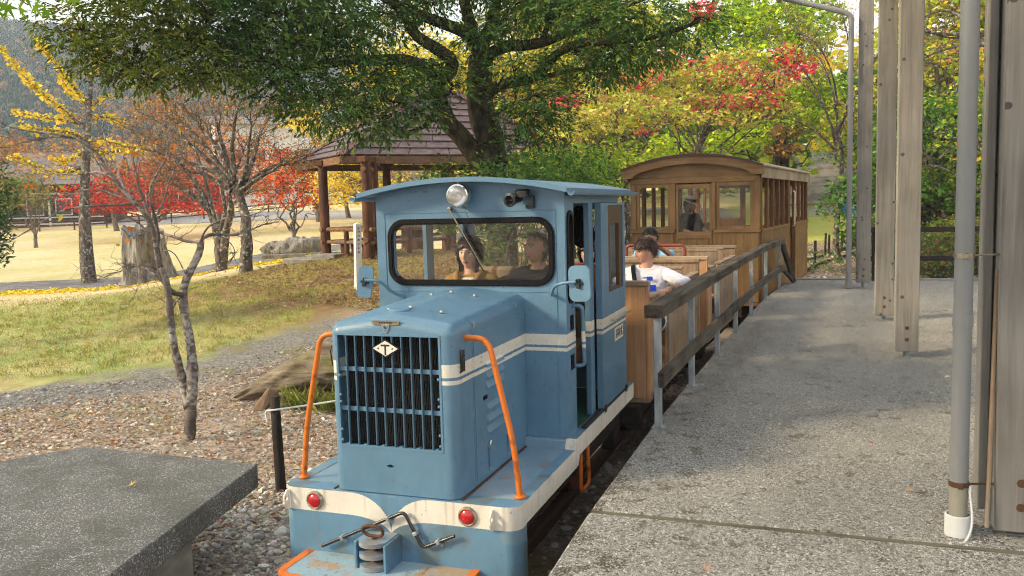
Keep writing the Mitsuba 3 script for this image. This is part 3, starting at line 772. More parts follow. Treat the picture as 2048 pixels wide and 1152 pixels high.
lo('shield', moved(prism(shield, 0.007, 'xz', 0), xf((-2.239, 4.184, 0.967))), 'chrome', pl)
lo('shield_field', moved(prism(sa.scale(shield, 0.72, 0.72, origin=(0, -0.024)), 0.002, 'xz', 0), xf((-2.239, 4.1825, 0.967))), 'paint_blue', pl)
marks = shapely.union_all([sg.box(x, -0.004, x + 0.004, 0.004) for x in (-0.036, -0.021, -0.006, 0.009, 0.024, 0.034)] + [sg.box(-0.072, 0.0045, 0.072, 0.006), sg.Polygon([(-.010, -.022), (-.002, -.018), (.006, -.026), (.010, -.030), (.002, -.034), (-.006, -.030)])])
lo('plate_marking', moved(prism(marks, 0.002, 'xz', 0), xf((-2.239, 4.1815, 0.975))), 'ink', pl)
lo('filler_cap', turned([(0, 0.030), (0.055, 0.030), (0.062, 0.024), (0.062, 0.004), (0.066, 0)], (-2.235, 4.36, 1.004), (0, -0.03, 1), 28), 'paint_blue', hood, smooth=30)
for x, y in ((-2.36, 4.46), (-2.21, 4.44), (-2.02, 4.445), (-2.36, 5.05), (-2.22, 5.05), (-2.06, 5.05)):
    z = 1.022 + 0.037 * (y - 4.26) - 0.135 * abs(x - XC) + 0.001
    lo('bolt', turned([(0, 0.012), (0.008, 0.012), (0.009, 0.004), (0.017, 0.003), (0.017, 0)], (x, y, z), (0, 0, 1), 10), 'chrome', bonnet)
# side doors of the hood with louvres, latches and hooks
for s in (1, -1):
    X = XC + s * 0.39
    sd = lo('hood_door', box(min(X, X + s * 0.004), max(X, X + s * 0.004), 4.45, 5.345, 0.035, 0.898, 0.003), 'paint_body')
    for zs in ((0.675, 0.612, 0.552), (0.425, 0.352, 0.285)):
        for z in zs:
            lv = m3.Manifold.batch_hull([m3.Manifold.sphere(0.005, 10).translate((X, y, z + 0.020)) for y in (4.615, 4.905)] + [m3.Manifold.sphere(0.008, 10).translate((X + s * 0.014, y, z - 0.010)) for y in (4.625, 4.895)] + [m3.Manifold.sphere(0.004, 10).translate((X, y, z - 0.016)) for y in (4.615, 4.905)])
            lo('louvre', to_tm(lv), 'paint_body', sd, smooth=40)
    lo('slot', box(X + s * 0.0035 - 0.002, X + s * 0.0035 + 0.002, 4.565, 4.635, 0.475, 0.500, 0.001), 'black_matte', sd)  # no opening: a black plate paints the dark of the slot
    for y in (4.63, 4.955):
        lt = lo('latch', cat(box(X + s * 0.012 - 0.009, X + s * 0.012 + 0.009, y - 0.012, y + 0.012, 0.175, 0.200, 0.003), tube([(X + s * 0.012, y, 0.19), (X + s * 0.02, y + 0.01, 0.225)], 0.006, 8), box(X + s * 0.010 - 0.007, X + s * 0.010 + 0.007, y - 0.012, y + 0.014, 0.045, 0.065, 0.003)), 'chrome', sd)
        lo('draw_bar', tube([(X + s * 0.012, y, 0.18), (X + s * 0.011, y + 0.004, 0.06)], 0.006, 8), 'paint_blue', sd)
    for y, z in ((4.46, 0.925), (4.46, 0.940), (5.18, 0.955), (5.33, 0.895)):
        lo('screw', turned([(0, 0.007), (0.006, 0.006), (0.009, 0)], (X + s * 0.002, y, z), (s, 0, 0), 10), 'chrome', sd)
    hk = [(X, 4.25, 0.70), (X + s * 0.012, 4.25, 0.71), (X + s * 0.016, 4.24, 0.80), (X + s * 0.012, 4.25, 0.83)]
    lo('side_hook', cat(tube(rounded(hk, 0.01), 0.004, 8), turned([(0, 0.01), (0.024, 0.008), (0.030, 0)], (X, 4.285, 0.755), (s, 0, 0), 18), box(min(X, X + s * 0.004), max(X, X + s * 0.004), 4.255, 4.315, 0.70, 0.82, 0.002)), 'black_paint', hood, smooth=40)
# orange handrails
for s, name in ((1, 'right'), (-1, 'left')):
    q = [(XC + s * 0.36, 4.335, 0.882), (XC + s * 0.525, 4.335, 0.880), (XC + s * 0.655, 4.338, 0.31), (XC + s * 0.688, 4.338, 0.0)]
    rl = lo('handrail', tube(rounded(q, 0.12, 9), 0.0165, 14), 'paint_orange', smooth=True)
    lo('foot_flange', turned([(0, 0.012), (0.030, 0.012), (0.034, 0.006), (0.034, 0)], (XC + s * 0.688, 4.338, 0.004), (0, 0, 1), 20), 'paint_orange', rl, smooth=30)
# front beam, sills and footplates
ap = rrect(XC - 0.735, XC + 0.735, 4.17, 4.75, 0.085, 8).intersection(sg.box(-4, 4.0, 0, 4.30))
beam = lo('front_beam', prism(ap, 0.42, 'xy', -0.42), 'paint_bumper', smooth=30)
for s in (1, -1):
    X0, X1 = sorted((XC + s * 0.735, XC + s * 0.665))
    sil = sg.Polygon([(4.30, 0.0), (5.30, 0.0), (5.345, 0.062), (7.19, 0.062), (7.19, -0.062), (5.42, -0.062), (5.375, -0.125), (4.30, -0.125)])
    lo('side_sill', prism(sil, X1 - X0, 'yz', X0), 'paint_bumper')
    a, b = sorted((XC + s * 0.395, XC + s * 0.664))
    for y0, y1 in ((4.302, 4.755), (4.759, 5.30)):
        lo('footplate', box(a, b, y0, y1, -0.02, -0.004, 0.003), 'paint_deck')
    lo('deck_seam', box(*sorted((XC + s * 0.392, XC + s * 0.404)), 4.20, 5.34, -0.002, 0.007, 0.002), 'rusty_iron')
lo('cab_step_riser', box(XC - 0.664, XC + 0.664, 5.302, 5.36, -0.02, 0.060, 0.006), 'paint_deck')
for x, z in ((-2.729, -0.066), (-1.777, -0.070)):
    tl = lo('tail_light', turned([(0.040, 0.012), (0.046, 0.018), (0.054, 0.010), (0.056, 0), (0.040, 0)], (x, 4.170, z), (0, -1, 0), 32), 'old_brass', smooth=40)
    lo('lens', turned([(0, 0.026), (0.02, 0.024), (0.036, 0.017), (0.043, 0.008)], (x, 4.170, z), (0, -1, 0), 32), 'red_lens', tl, smooth=True)
for x in (-2.908, -1.632):
    plate = sg.Polygon([(4.172, 0.052), (4.150, 0.052), (4.118, 0.022), (4.118, -0.022), (4.150, -0.062), (4.172, -0.066)]).difference(sg.Point(4.140, 0.006).buffer(0.014))
    lo('hook_plate', moved(prism(plate, 0.010, 'yz', 0), xf((x - 0.005, 0, -0.068))), 'paint_white')
rod = rounded([(-2.679, 4.140, -0.324), (-2.145, 4.140, -0.069), (-2.040, 4.140, -0.264), (-1.847, 4.140, -0.175)], 0.03, 6)
rd = lo('uncoupling_rod', tube(rod, 0.0095, 12), 'black_paint', smooth=True)
for x, z, a in ((-2.545, -0.260, 0.45), (-2.247, -0.118, 0.45), (-2.082, -0.187, -1.08), (-1.945, -0.220, 0.43)):
    lo('rod_clip', cat(moved(box(-0.011, 0.011, 4.126, 4.170, -0.013, 0.013, 0.004), xf((x, 0, z), ry=-a)), turned([(0, 0.012), (0.009, 0.010), (0.009, 0)], (x + 0.012, 4.170, z - 0.026), (0, -1, 0), 8)), 'galvanised', rd)
# link coupler
cp = lo('coupler', box(-2.395, -2.378, 4.01, 4.169, -0.375, -0.212, 0.004), 'paint_bumper')
lo('cheek_plate', box(-2.202, -2.185, 3.985, 4.169, -0.375, -0.212, 0.004), 'paint_bumper', cp)
pp = shapely.union_all([sg.box(-2.378, 4.06, -2.202, 4.169), sa.scale(sg.Point(-2.29, 4.06).buffer(0.088, quad_segs=10), 1, 1.0)])
for z in (-0.232, -0.298, -0.364):
    lo('coupler_plate', prism(pp, 0.024, 'xy', z), 'paint_deck', cp, smooth=30)
lo('coupler_pin', turned([(0, 0), (0.016, 0), (0.016, 0.15), (0, 0.15)], (-2.29, 4.06, -0.355), (0, 0, 1), 14), 'rusty_iron', cp, smooth=30)
a = np.linspace(0, 2 * np.pi, 41)
ov = np.stack([np.clip(np.cos(a) * 0.046, -9, 9) + np.sign(np.cos(a)) * 0.016 * (np.abs(np.cos(a)) > 0.05), np.sin(a) * 0.032], 1)
lo('coupling_link', tube([(-2.292 + x, 4.045 - 0.3 * z, -0.158 + z) for x, z in ov], 0.0095, 10), 'rusty_iron', cp, smooth=True)
# front step plate with its orange edge
stp = rrect(-2.80, -1.715, 3.80, 4.6, 0.11, 8).intersection(sg.box(-4, 3, 0, 4.169))
st = lo('front_step', prism(stp.buffer(-0.045, join_style=1).union(sg.box(-2.755, 4.0, -1.76, 4.169)), 0.012, 'xy', -0.379), 'paint_plate')
edge = stp.difference(stp.buffer(-0.047)).difference(sg.box(-2.755, 4.05, -1.76, 4.3)).union(sg.box(-2.80, 4.0, -2.752, 4.169)).union(sg.box(-1.763, 4.0, -1.715, 4.169))
lo('step_edge', cat(prism(edge, 0.020, 'xy', -0.384), prism(stp.difference(stp.buffer(-0.012)), 0.07, 'xy', -0.45)), 'paint_orange', st)
for x in np.linspace(-2.68, -1.85, 14):
    if -2.43 < x < -2.15:
        continue
    for k in range(5):
        lo('tread_mark', moved(box(-0.012, 0.012, -0.003, 0.003, -0.0005, 0.0025, 0.001), xf((x + (0.03 if k % 2 else 0), 3.90 + 0.045 * k, -0.367), rz=0.8 if k % 2 else -0.8)), 'paint_plate', st)
# cab
cz = lambda x: 1.772 - 0.088 * ((x - XC) / 0.74) ** 2
xs = np.linspace(XC - 0.68, XC + 0.68, 25)
wall = sg.Polygon([(XC - 0.68, 0.062)] + [(x, cz(x) - 0.012) for x in xs] + [(XC + 0.68, 0.062)])
win = rrect(-2.768, -1.652, 1.092, 1.500, 0.10, 10)
cab = lo('cab_front', prism(wall.difference(win), 0.03, 'xz', 5.352), 'paint_body')
gk = rrect(-2.812, -1.610, 1.066, 1.522, 0.125, 12)
ws = lo('windscreen_seal', cat(prism(gk.difference(gk.buffer(-0.040)), 0.046, 'xz', 5.340), prism(gk.buffer(-0.010).difference(gk.buffer(-0.030)), 0.056, 'xz', 5.334)), 'rubber')
lo('windscreen', prism(gk.buffer(-0.03), 0.0001, 'xz', 5.365), 'glass') if False else None
wg = trimesh.Trimesh([(-2.79, 5.365, 1.085), (-1.632, 5.365, 1.085), (-1.632, 5.365, 1.505), (-2.79, 5.365, 1.505)], [[0, 1, 2], [0, 2, 3]], process=False)
lo('windscreen', wg, 'glass', ws)
for m in (box(-2.835, -1.600, 5.347, 5.353, 1.026, 1.033, 0.002), box(-2.838, -2.832, 5.347, 5.353, 1.033, 1.560, 0.002), box(-1.605, -1.599, 5.347, 5.353, 0.07, 1.560, 0.002), box(-2.838, -1.599, 5.347, 5.353, 1.560, 1.566, 0.002)):
    lo('panel_bead', m, 'paint_body', cab)
wy = lambda ops, y0=5.382, y1=6.93: sg.box(y0, 0.062, y1, 1.652).difference(shapely.union_all(ops)) if ops else sg.box(y0, 0.062, y1, 1.652)
lo('cab_left_side', prism(wy([rrect(5.50, 6.09, 1.02, 1.56, 0.03), rrect(6.22, 6.82, 1.02, 1.56, 0.03)]), 0.03, 'yz', XC - 0.68), 'paint_body')
lo('cab_rear', prism(sg.box(XC - 0.648, 0.062, XC + 0.648, 1.70).difference(rrect(-2.80, -1.66, 1.00, 1.55, 0.05)), 0.03, 'xz', 6.90), 'paint_body')
ovl = rrect(5.40, 5.515, 0.955, 1.545, 0.0574, 10)
lo('cab_right_front', prism(wy([ovl.buffer(-0.008)], 5.382, 5.565), 0.03, 'yz', XC + 0.65), 'paint_body')
lo('oval_window_seal', prism(ovl.buffer(0.012).difference(ovl.buffer(-0.012)), 0.05, 'yz', XC + 0.642), 'rubber')
yp = XC + 0.665
lo('oval_window', trimesh.Trimesh([(yp, 5.40, 0.955), (yp, 5.515, 0.955), (yp, 5.515, 1.545), (yp, 5.40, 1.545)], [[0, 1, 2], [0, 2, 3]], process=False), 'glass')
for z0, z1 in ((0.765, 0.865), (0.50, 0.60)):
    lo('pull_recess', cat(box(XC + 0.676, XC + 0.6835, 5.435, 5.515, z0, z1, 0.002)), 'black_matte')  # flat black plates stand in for the shade inside two recesses
hd = [(XC + 0.67, 5.49, 0.925), (XC + 0.745, 5.505, 0.925), (XC + 0.745, 5.545, 0.515), (XC + 0.67, 5.53, 0.515)]
lo('cab_grab_rail', tube(rounded(hd, 0.045, 7), 0.0135, 12), 'paint_body', smooth=True)
lo('door_post', box(XC + 0.635, XC + 0.680, 5.985, 6.085, 0.062, 1.652, 0.006), 'paint_body')
lo('header', box(XC + 0.65, XC + 0.68, 5.567, 6.93, 1.60, 1.655, 0.004), 'paint_body')
lo('cab_right_rear', prism(sg.box(6.30, 0.062, 6.93, 1.60).difference(rrect(6.38, 6.84, 0.95, 1.55, 0.02)), 0.026, 'yz', XC + 0.652), 'paint_body')
ds = sg.box(6.115, 0.085, 6.925, 1.598)
dop = rrect(6.335, 6.845, 0.925, 1.580, 0.015)
door = lo('sliding_door', prism(ds.difference(dop), 0.045, 'yz', XC + 0.688), 'paint_body')
lo('door_window_frame', prism(dop.difference(rrect(6.44, 6.74, 0.945, 1.44, 0.01)), 0.03, 'yz', XC + 0.694), 'brown_trim', door)
xg = XC + 0.71
lo('door_glass', trimesh.Trimesh([(xg, 6.42, 0.93), (xg, 6.76, 0.93), (xg, 6.76, 1.46), (xg, 6.42, 1.46)], [[0, 1, 2], [0, 2, 3]], process=False), 'glass', door)
lo('door_bar', cat(tube([(XC + 0.765, 6.33, 0.712), (XC + 0.765, 6.94, 0.712)], 0.008, 10), tube([(XC + 0.735, 6.36, 0.712), (XC + 0.765, 6.36, 0.712)], 0.007, 8), tube([(XC + 0.735, 6.90, 0.712), (XC + 0.765, 6.90, 0.712)], 0.007, 8)), 'chrome', door, smooth=40)
lo('door_track', cat(box(XC + 0.70, XC + 0.728, 5.60, 7.0, 0.062, 0.082, 0.003), box(XC + 0.69, XC + 0.742, 6.13, 6.19, 0.045, 0.105, 0.006), box(XC + 0.69, XC + 0.742, 6.86, 6.92, 0.045, 0.105, 0.006)), 'dark_iron')
np_ = lo('maker_plate', box(XC + 0.733, XC + 0.737, 6.50, 6.79, 0.525, 0.628, 0.001), 'paint_white', door)
gl = shapely.union_all([sa.translate(glyph(c, 0.078), 6.527 + 0.081 * k, 0.540) for k, c in enumerate('谷村式')])
lo('plate_lettering', prism(gl, 0.002, 'yz', XC + 0.7368), 'ink', np_)
# roof
xr = np.linspace(XC - 0.742, XC + 0.742, 33)
rp = sg.Polygon([(x, cz(x) + 0.016) for x in xr] + [(x, cz(x) - 0.006) for x in xr[::-1]])
roof = lo('cab_roof', prism(rp, 1.96, 'xz', 5.20), 'paint_body', smooth=25)
rim = sg.Polygon([(x, cz(x) + 0.020) for x in xr] + [(x, cz(x) - 0.012) for x in xr[::-1]])
lo('roof_rim', prism(rim, 0.012, 'xz', 5.194), 'paint_blue', roof, smooth=25)
for s in (1, -1):
    aa = np.linspace(0, np.pi, 9)
    gp = [(XC + s * (0.746 + 0.024 - 0.024 * math.cos(t)), 1.680 - 0.030 * math.sin(t)) for t in aa]
    gq = [(XC + s * (0.746 + 0.024 - 0.019 * math.cos(t)), 1.680 - 0.025 * math.sin(t)) for t in aa]
    lo('gutter', prism(sg.Polygon(gp + gq[::-1]).buffer(0), 1.99, 'xz', 5.19), 'paint_blue', roof, smooth=30)
# headlight, horn, wiper
hl = lo('headlight', turned([(0.066, 0.05), (0.074, 0.045), (0.078, 0.03), (0.078, 0.0), (0.070, -0.045), (0.045, -0.085), (0.0, -0.10)], (-2.222, 5.245, 1.672), (0.04, -1, -0.02), 40), 'chrome', smooth=40)
lo('reflector', turned([(0.0, -0.02), (0.03, -0.012), (0.055, 0.012), (0.068, 0.040)], (-2.222, 5.245, 1.672), (0.04, -1, -0.02), 36), 'reflector', hl, smooth=True)
lo('lens', turned([(0.0, 0.060), (0.03, 0.057), (0.055, 0.050), (0.068, 0.042)], (-2.222, 5.245, 1.672), (0.04, -1, -0.02), 36), 'glass', hl, smooth=True)
lo('bulb', to_tm(m3.Manifold.sphere(0.012, 16).translate((-2.222, 5.235, 1.672))), 'chrome', hl, smooth=True)
lo('top_screw', cat(turned([(0, 0.022), (0.008, 0.018), (0.009, 0)], (-2.222, 5.225, 1.748), (0, 0, 1), 10), tube([(-2.205, 5.30, 1.60), (-2.195, 5.27, 1.575), (-2.190, 5.30, 1.52)], 0.003, 6), box(-2.235, -2.209, 5.24, 5.352, 1.585, 1.600, 0.003)), 'galvanised', hl)
hn = lo('horn', turned([(0.030, 0.0), (0.046, 0.004), (0.044, 0.02), (0.034, 0.05), (0.030, 0.12), (0.0, 0.13)], (-1.862, 5.20, 1.632), (0.25, 0.95, 0.12), 28), 'black_paint', smooth=40)
lo('horn_mouth', turned([(0.0, 0.05), (0.02, 0.03), (0.036, 0.004)], (-1.862, 5.20, 1.632), (0.25, 0.95, 0.12), 24), 'black_paint', hn, smooth=True)
lo('horn_body', cat(turned([(0, 0.034), (0.038, 0.032), (0.050, 0.022), (0.052, -0.018), (0.0, -0.02)], (-1.795, 5.275, 1.668), (0, -0.05, 1), 28), box(-1.755, -1.735, 5.30, 5.352, 1.585, 1.66, 0.003), box(-1.80, -1.735, 5.343, 5.352, 1.575, 1.60, 0.002)), 'black_paint', hn, smooth=35)
wp = lo('wiper', cat(tube([(-2.335, 5.322, 1.588), (-2.215, 5.316, 1.385)], [0.007, 0.004], 8), tube([(-2.24, 5.316, 1.43), (-2.10, 5.318, 1.19)], 0.0035, 8), turned([(0, 0.03), (0.012, 0.028), (0.015, 0)], (-2.335, 5.352, 1.588), (0, -1, 0), 12)), 'old_brass', smooth=40)
lo('wiper_blade', tube([(-2.262, 5.324, 1.45), (-2.098, 5.326, 1.165)], 0.004, 6), 'rubber', wp)


def mirror(c, w, h, rz, ry, arm):
    m = prism(rrect(-w / 2, w / 2, -h / 2, h / 2, min(w, h) * 0.28, 6), 0.016, 'xz', -0.008)
    k = lo('rear_mirror', moved(m, xf(c, rz=rz, ry=ry)), 'paint_blue', smooth=30)
    lo('mirror_face', moved(prism(rrect(-w / 2 + .008, w / 2 - .008, -h / 2 + .008, h / 2 - .008, min(w, h) * 0.25, 6), 0.002, 'xz', 0.009), xf(c, rz=rz, ry=ry)), 'mirror_glass', k)
    lo('mirror_arm', tube(rounded(arm, 0.07, 8), 0.0105, 10), 'paint_blue', k, smooth=True)
    lo('mirror_clamp', cat(moved(box(-0.012, 0.012, -0.03, -0.008, -0.03, 0.03, 0.003), xf(c, rz=rz, ry=ry)), moved(box(-0.03, 0.03, -0.02, -0.008, -0.008, 0.008, 0.003), xf(c, rz=rz, ry=ry))), 'black_paint', k)


mirror((-2.915, 5.19, 1.105), 0.105, 0.215, 0.15, 0.17, [(-2.90, 5.155, 1.12), (-2.80, 5.18, 1.115), (-2.755, 5.28, 1.02), (-2.70, 5.352, 0.985)])
mirror((-1.395, 5.16, 1.105), 0.150, 0.225, -0.25, -0.05, [(-1.41, 5.125, 1.12), (-1.555, 5.15, 1.10), (-1.612, 5.26, 1.02), (-1.628, 5.352, 1.01)])
# inside and underneath
lo('cab_floor', box(XC - 0.65, XC + 0.65, 5.40, 6.90, 0.02, 0.058, 0.003), 'green_floor')
lo('cab_seat', cat(box(-2.82, -2.28, 6.10, 6.62, 0.40, 0.54, 0.03), box(-2.82, -2.28, 6.58, 6.68, 0.50, 1.10, 0.03)), 'seat_cloth')
lo('cab_seat', cat(box(-2.20, -1.66, 6.10, 6.62, 0.40, 0.54, 0.03), box(-2.20, -1.66, 6.58, 6.68, 0.50, 1.10, 0.03)), 'seat_cloth')
lo('dashboard', cat(box(XC - 0.63, XC + 0.63, 5.384, 5.50, 0.70, 1.04, 0.02), box(-2.05, -1.70, 5.42, 5.62, 1.00, 1.12, 0.04)), 'black_matte')
lo('underframe', cat(box(XC - 0.62, XC + 0.62, 4.31, 7.12, -0.30, -0.021, 0.01), box(XC - 0.45, XC + 0.45, 4.3, 7.0, -0.46, -0.29, 0.01), box(-1.70, -1.60, 6.9, 7.16, -0.46, -0.06, 0.01)), 'dark_iron')


def wheelset(name, x, y, parent, rad=0.26, gauge=0.381, mat='dark_iron', sx=0.0):
    z = RAIL_TOP + rad
    for s in (-1, 1):
        k = obj(name, turned([(0, 0.05), (0.06, 0.05), (0.07, 0.02), (rad - 0.07, 0.012), (rad - 0.05, 0.045), (rad, 0.05), (rad + 0.002, -0.04), (rad + 0.025, -0.05), (rad + 0.025, -0.075), (0, -0.075)], (x + s * (gauge + 0.03), y, z), (s, 0, 0), 36), mat, parent, smooth=35)
    obj('axle', tube([(x - gauge, y, z), (x + gauge, y, z)], 0.04, 12), 'dark_iron', parent, smooth=40)


pbr('wheel_red', lambda p, n, uv: mix((0.16, 0.045, 0.02), (0.05, 0.02, 0.012), fbm(p.x * 14, p.y * 14, p.z * 14, 4)), rough=0.75)
for y in (4.78, 6.35):
    wheelset('wheel', XC, y, LOCO, mat='wheel_red')
ld = [(XC + 0.71, 5.52, -0.07), (XC + 0.715, 5.50, -0.35), (XC + 0.715, 5.72, -0.35), (XC + 0.71, 5.70, -0.07)]
lo('step_stirrup', tube(rounded(ld, 0.05, 7), 0.014, 10), 'paint_orange', smooth=True)
lo('brake_hanger', tube([(XC + 0.60, 4.66, -0.10), (XC + 0.60, 4.55, -0.5)], 0.02, 8), 'wheel_red')
bag = single('hanging_bag', to_tm(hull_of([(-1.83, 6.80, 1.40, 0.10), (-1.80, 6.80, 1.335, 0.10), (-1.84, 6.80, 1.52, 0.06)], 24)), 'black_matte', 'black rounded bag hanging inside the open cab doorway', 'bag', smooth=True)
# ------------------------------------------------------------------ track
def rail_line(off, y0, y1, n):
    ys = np.linspace(y0, y1, n)
    x = track_x(ys)
    t = np.gradient(x, ys)
    k = 1 / np.sqrt(1 + t * t)
    drop = np.clip(np.minimum(gz(x, ys) + 0.10 - RAIL_TOP, 0.6), -0.1, None) * (ys > 19)
    return np.stack([x + off * k, ys - off * t * k, RAIL_TOP + drop], 1)


tr = thing('railway_track', 'rusty narrow gauge track curving away through fallen leaves behind the wooden coach', 'railway track')
prof = [(-0.045, -0.10), (0.045, -0.10), (0.045, -0.088), (0.008, -0.078), (0.008, -0.030), (0.026, -0.022), (0.026, 0.0), (-0.026, 0.0), (-0.026, -0.022), (-0.008, -0.030), (-0.008, -0.078), (-0.045, -0.088)]


def swept(prof, line):
    c = np.asarray(line)
    t = np.gradient(c, axis=0)
    t /= np.linalg.norm(t, axis=1, keepdims=True)
    s = np.stack([t[:, 1], -t[:, 0], 0 * t[:, 0]], 1)
    s /= np.linalg.norm(s, axis=1, keepdims=True)
    p = np.asarray(prof)
    v = (c[:, None] + s[:, None] * p[None, :, :1] + np.array([0, 0, 1.0]) * p[None, :, 1:]).reshape(-1, 3)
    m = len(p)
    i, j = np.meshgrid(np.arange(len(c) - 1), np.arange(m), indexing='ij')
    q = np.stack([i * m + j, i * m + (j + 1) % m, (i + 1) * m + (j + 1) % m, (i + 1) * m + j], -1).reshape(-1, 4)
    return trimesh.Trimesh(v, np.vstack([q[:, [0, 2, 1]], q[:, [0, 3, 2]]]), process=False)


pbr('rail_rust', lambda p, n, uv: mix((0.115, 0.060, 0.038), (0.055, 0.032, 0.024), fbm(p.x * 12, p.y * 12, p.z * 12, 4)), rough=0.7, metal=0.2)
pbr('sleeper_wood', wood((0.145, 0.105, 0.080), (0.05, 0.038, 0.030), 'x', 0.8), rough=0.9, spec=0.2)
for off in (-0.381, 0.381):
    obj('rail', swept(prof, rail_line(off, -4, 62, 90)), 'rail_rust', tr, smooth=20)
_rs = np.random.default_rng(11)
for y in np.arange(18.5, 40, 0.72):
    c = rail_line(0, y - 0.05, y + 0.05, 3)
    a = math.atan2(-(c[2, 0] - c[0, 0]), c[2, 1] - c[0, 1])
    obj('sleeper', moved(box(-0.68, 0.68, -0.09, 0.09, -0.22, -0.105, 0.008), xf(c[1] + [0, 0, _rs.uniform(-.02, .0)], rz=a + _rs.uniform(-.03, .03))), 'sleeper_wood', tr)

# ------------------------------------------------------------------ railing along the platform edge
POST_Y = [6.0, 7.44, 9.0, 10.55, 12.2, 14.1, 15.85]
rx = lambda y: edge_x(y) + 0.052
rg = thing('platform_railing', 'weathered dark timber railing on galvanised posts along the platform edge', 'railing')
for y in POST_Y:
    x = float(rx(y))
    p = obj('post', box(x - 0.025, x + 0.025, y - 0.025, y + 0.025, 0.004, 0.80, 0.004), 'galvanised', rg)
    obj('base_plate', box(x - 0.045, x + 0.045, y - 0.045, y + 0.045, 0.0, 0.006, 0.002), 'galvanised', p)
ys = np.linspace(5.86, 16.1, 70)
_w = meshkit.fbm(np.stack([ys * 2.1, 0 * ys, 0 * ys], 1), 3, 4) - 0.5
sq = [(-0.064, -0.084), (-0.060, -0.088), (0.060, -0.088), (0.064, -0.084), (0.064, -0.004), (0.060, 0.0), (0.022, 0.001), (-0.022, 0.001), (-0.060, 0.0), (-0.064, -0.004)]


def capped(m, n):
    k = len(m.vertices)
    f = [m.faces] + [np.array([[0, i + 1, i] for i in range(1, n - 1)])] + [np.array([[k - n, k - n + i, k - n + i + 1] for i in range(1, n - 1)])]
    return trimesh.Trimesh(m.vertices, np.vstack(f), process=False)


for a, b in ((5.86, 10.58), (10.585, 16.1)):
    yy = np.linspace(a, b, 60)
    ln = np.stack([rx(yy), yy, 0.887 + 0.012 * (meshkit.fbm(np.stack([yy * 2.1, 0 * yy, 0 * yy], 1), 3, 4) - 0.5)], 1)
    obj('top_rail', jitter(capped(swept(sq, ln), 10), 0.004, 7, 3), 'rail_wood', rg, smooth=35)
    ln2 = np.stack([rx(yy) + 0.047, yy, 0.418 + 0.01 * (meshkit.fbm(np.stack([yy * 2.1, 0 * yy + 5, 0 * yy], 1), 3, 4) - 0.5)], 1)
    sq2 = [(-0.021, -0.10), (0.021, -0.10), (0.021, 0.0), (-0.021, 0.0)]
    obj('lower_rail', jitter(capped(swept(sq2, ln2), 4), 0.003, 7, 4), 'rail_wood', rg, smooth=35)
for z0, w in ((0.84, 0.038), (0.37, 0.030)):
    a0 = np.array([float(rx(16.1)), 16.1, z0])
    b0 = np.array([float(rx(17.2)) + 0.06, 17.15, 0.02])
    d = b0 - a0
    L = np.linalg.norm(d)
    m = box(-w, w, -w, w, 0, L, 0.006)
    M = trimesh.geometry.align_vectors([0, 0, 1], d / L)
    M[:3, 3] = a0
    obj('end_brace', moved(m, M), 'rail_wood', rg)

# ------------------------------------------------------------------ canopy posts, down pipes, roof over the platform
for k, (y, x, w, zb, lab) in enumerate(((4.50, 0.885, 0.215, 0.035, 'big weathered timber canopy post nearest the camera at the right edge'), (9.3, 0.825, 0.210, 0.062, 'pale knotty timber canopy post, second from the camera, left of the thick grey pipe'),
                                        (12.0, 0.797, 0.215, 0.064, 'dark shaded timber canopy post, third from the camera'), (16.2, 0.735, 0.23, 0.10, 'reddish brown timber canopy post farthest from the camera'))):
    t = thing('canopy_post', lab, 'post', 'timber posts of the platform canopy')
    obj('timber', box(x - w / 2, x + w / 2, y - w / 2, y + w / 2, zb, 4.9, 0.006), 'post_wood', t)
    obj('steel_foot', cat(turned([(0.024, 0), (0.024, zb + 0.01)], (x, y, 0), (0, 0, 1), 14), box(x - 0.05, x + 0.05, y - 0.05, y + 0.05, 0, 0.008, 0.002)), 'galvanised', t, smooth=30)
    for z in (0.17, 0.285):
        b = obj('bolt_hole', turned([(0.0, -0.012), (0.016, -0.012), (0.0195, 0.0015), (0.0, 0.0015)], (x, y - w / 2, zb + z - 0.05), (0, -1, 0), 20), 'rusty_iron', t, smooth=30)
    if k == 0:
        obj('cover_board', box(x - w / 2 - 0.052, x - w / 2 - 0.012, y + 0.02, y + 0.15, 0.09, 4.9, 0.004), 'post_wood', t)
pc = 4.40
p1 = thing('down_pipe', 'thick grey plastic down pipe tied to the nearest canopy post', 'pipe')
px0 = 0.628
obj('pipe', tube([(px0, pc, 0.24), (px0, pc, 5.0)], 0.0405, 24), 'pvc_grey', p1, smooth=40)
obj('lower_pipe', tube([(px0 - 0.001, pc, 0.02), (px0, pc, 0.243)], 0.0400, 24), 'pvc_weathered', p1, smooth=40)
obj('joint_collar', tube([(px0, pc, 0.985), (px0, pc, 1.045)], 0.0440, 24), 'pvc_grey', p1, smooth=40)
obj('base_socket', turned([(0.040, 0.0), (0.056, 0.0), (0.058, 0.006), (0.058, 0.098), (0.054, 0.102), (0.0485, 0.10), (0.0485, 0.02)], (px0, pc, 0.0), (0, 0, 1), 28), 'pvc_white', p1, smooth=35)
for z, mt in ((1.318, 'old_brass'), (0.248, 'rusty_iron')):
    c = obj('pipe_clamp', cat(turned([(0.0415, -0.012), (0.0445, -0.012), (0.0445, 0.012), (0.0415, 0.012)], (px0, pc, z), (0, 0, 1), 28), box(px0 - 0.012, px0 + 0.012, pc - 0.058, pc - 0.042, z - 0.013, z + 0.013, 0.003), tube([(px0 + 0.04, pc, z), (0.79, pc + 0.03, z + 0.002)], 0.005, 6)), mt, p1, smooth=35)
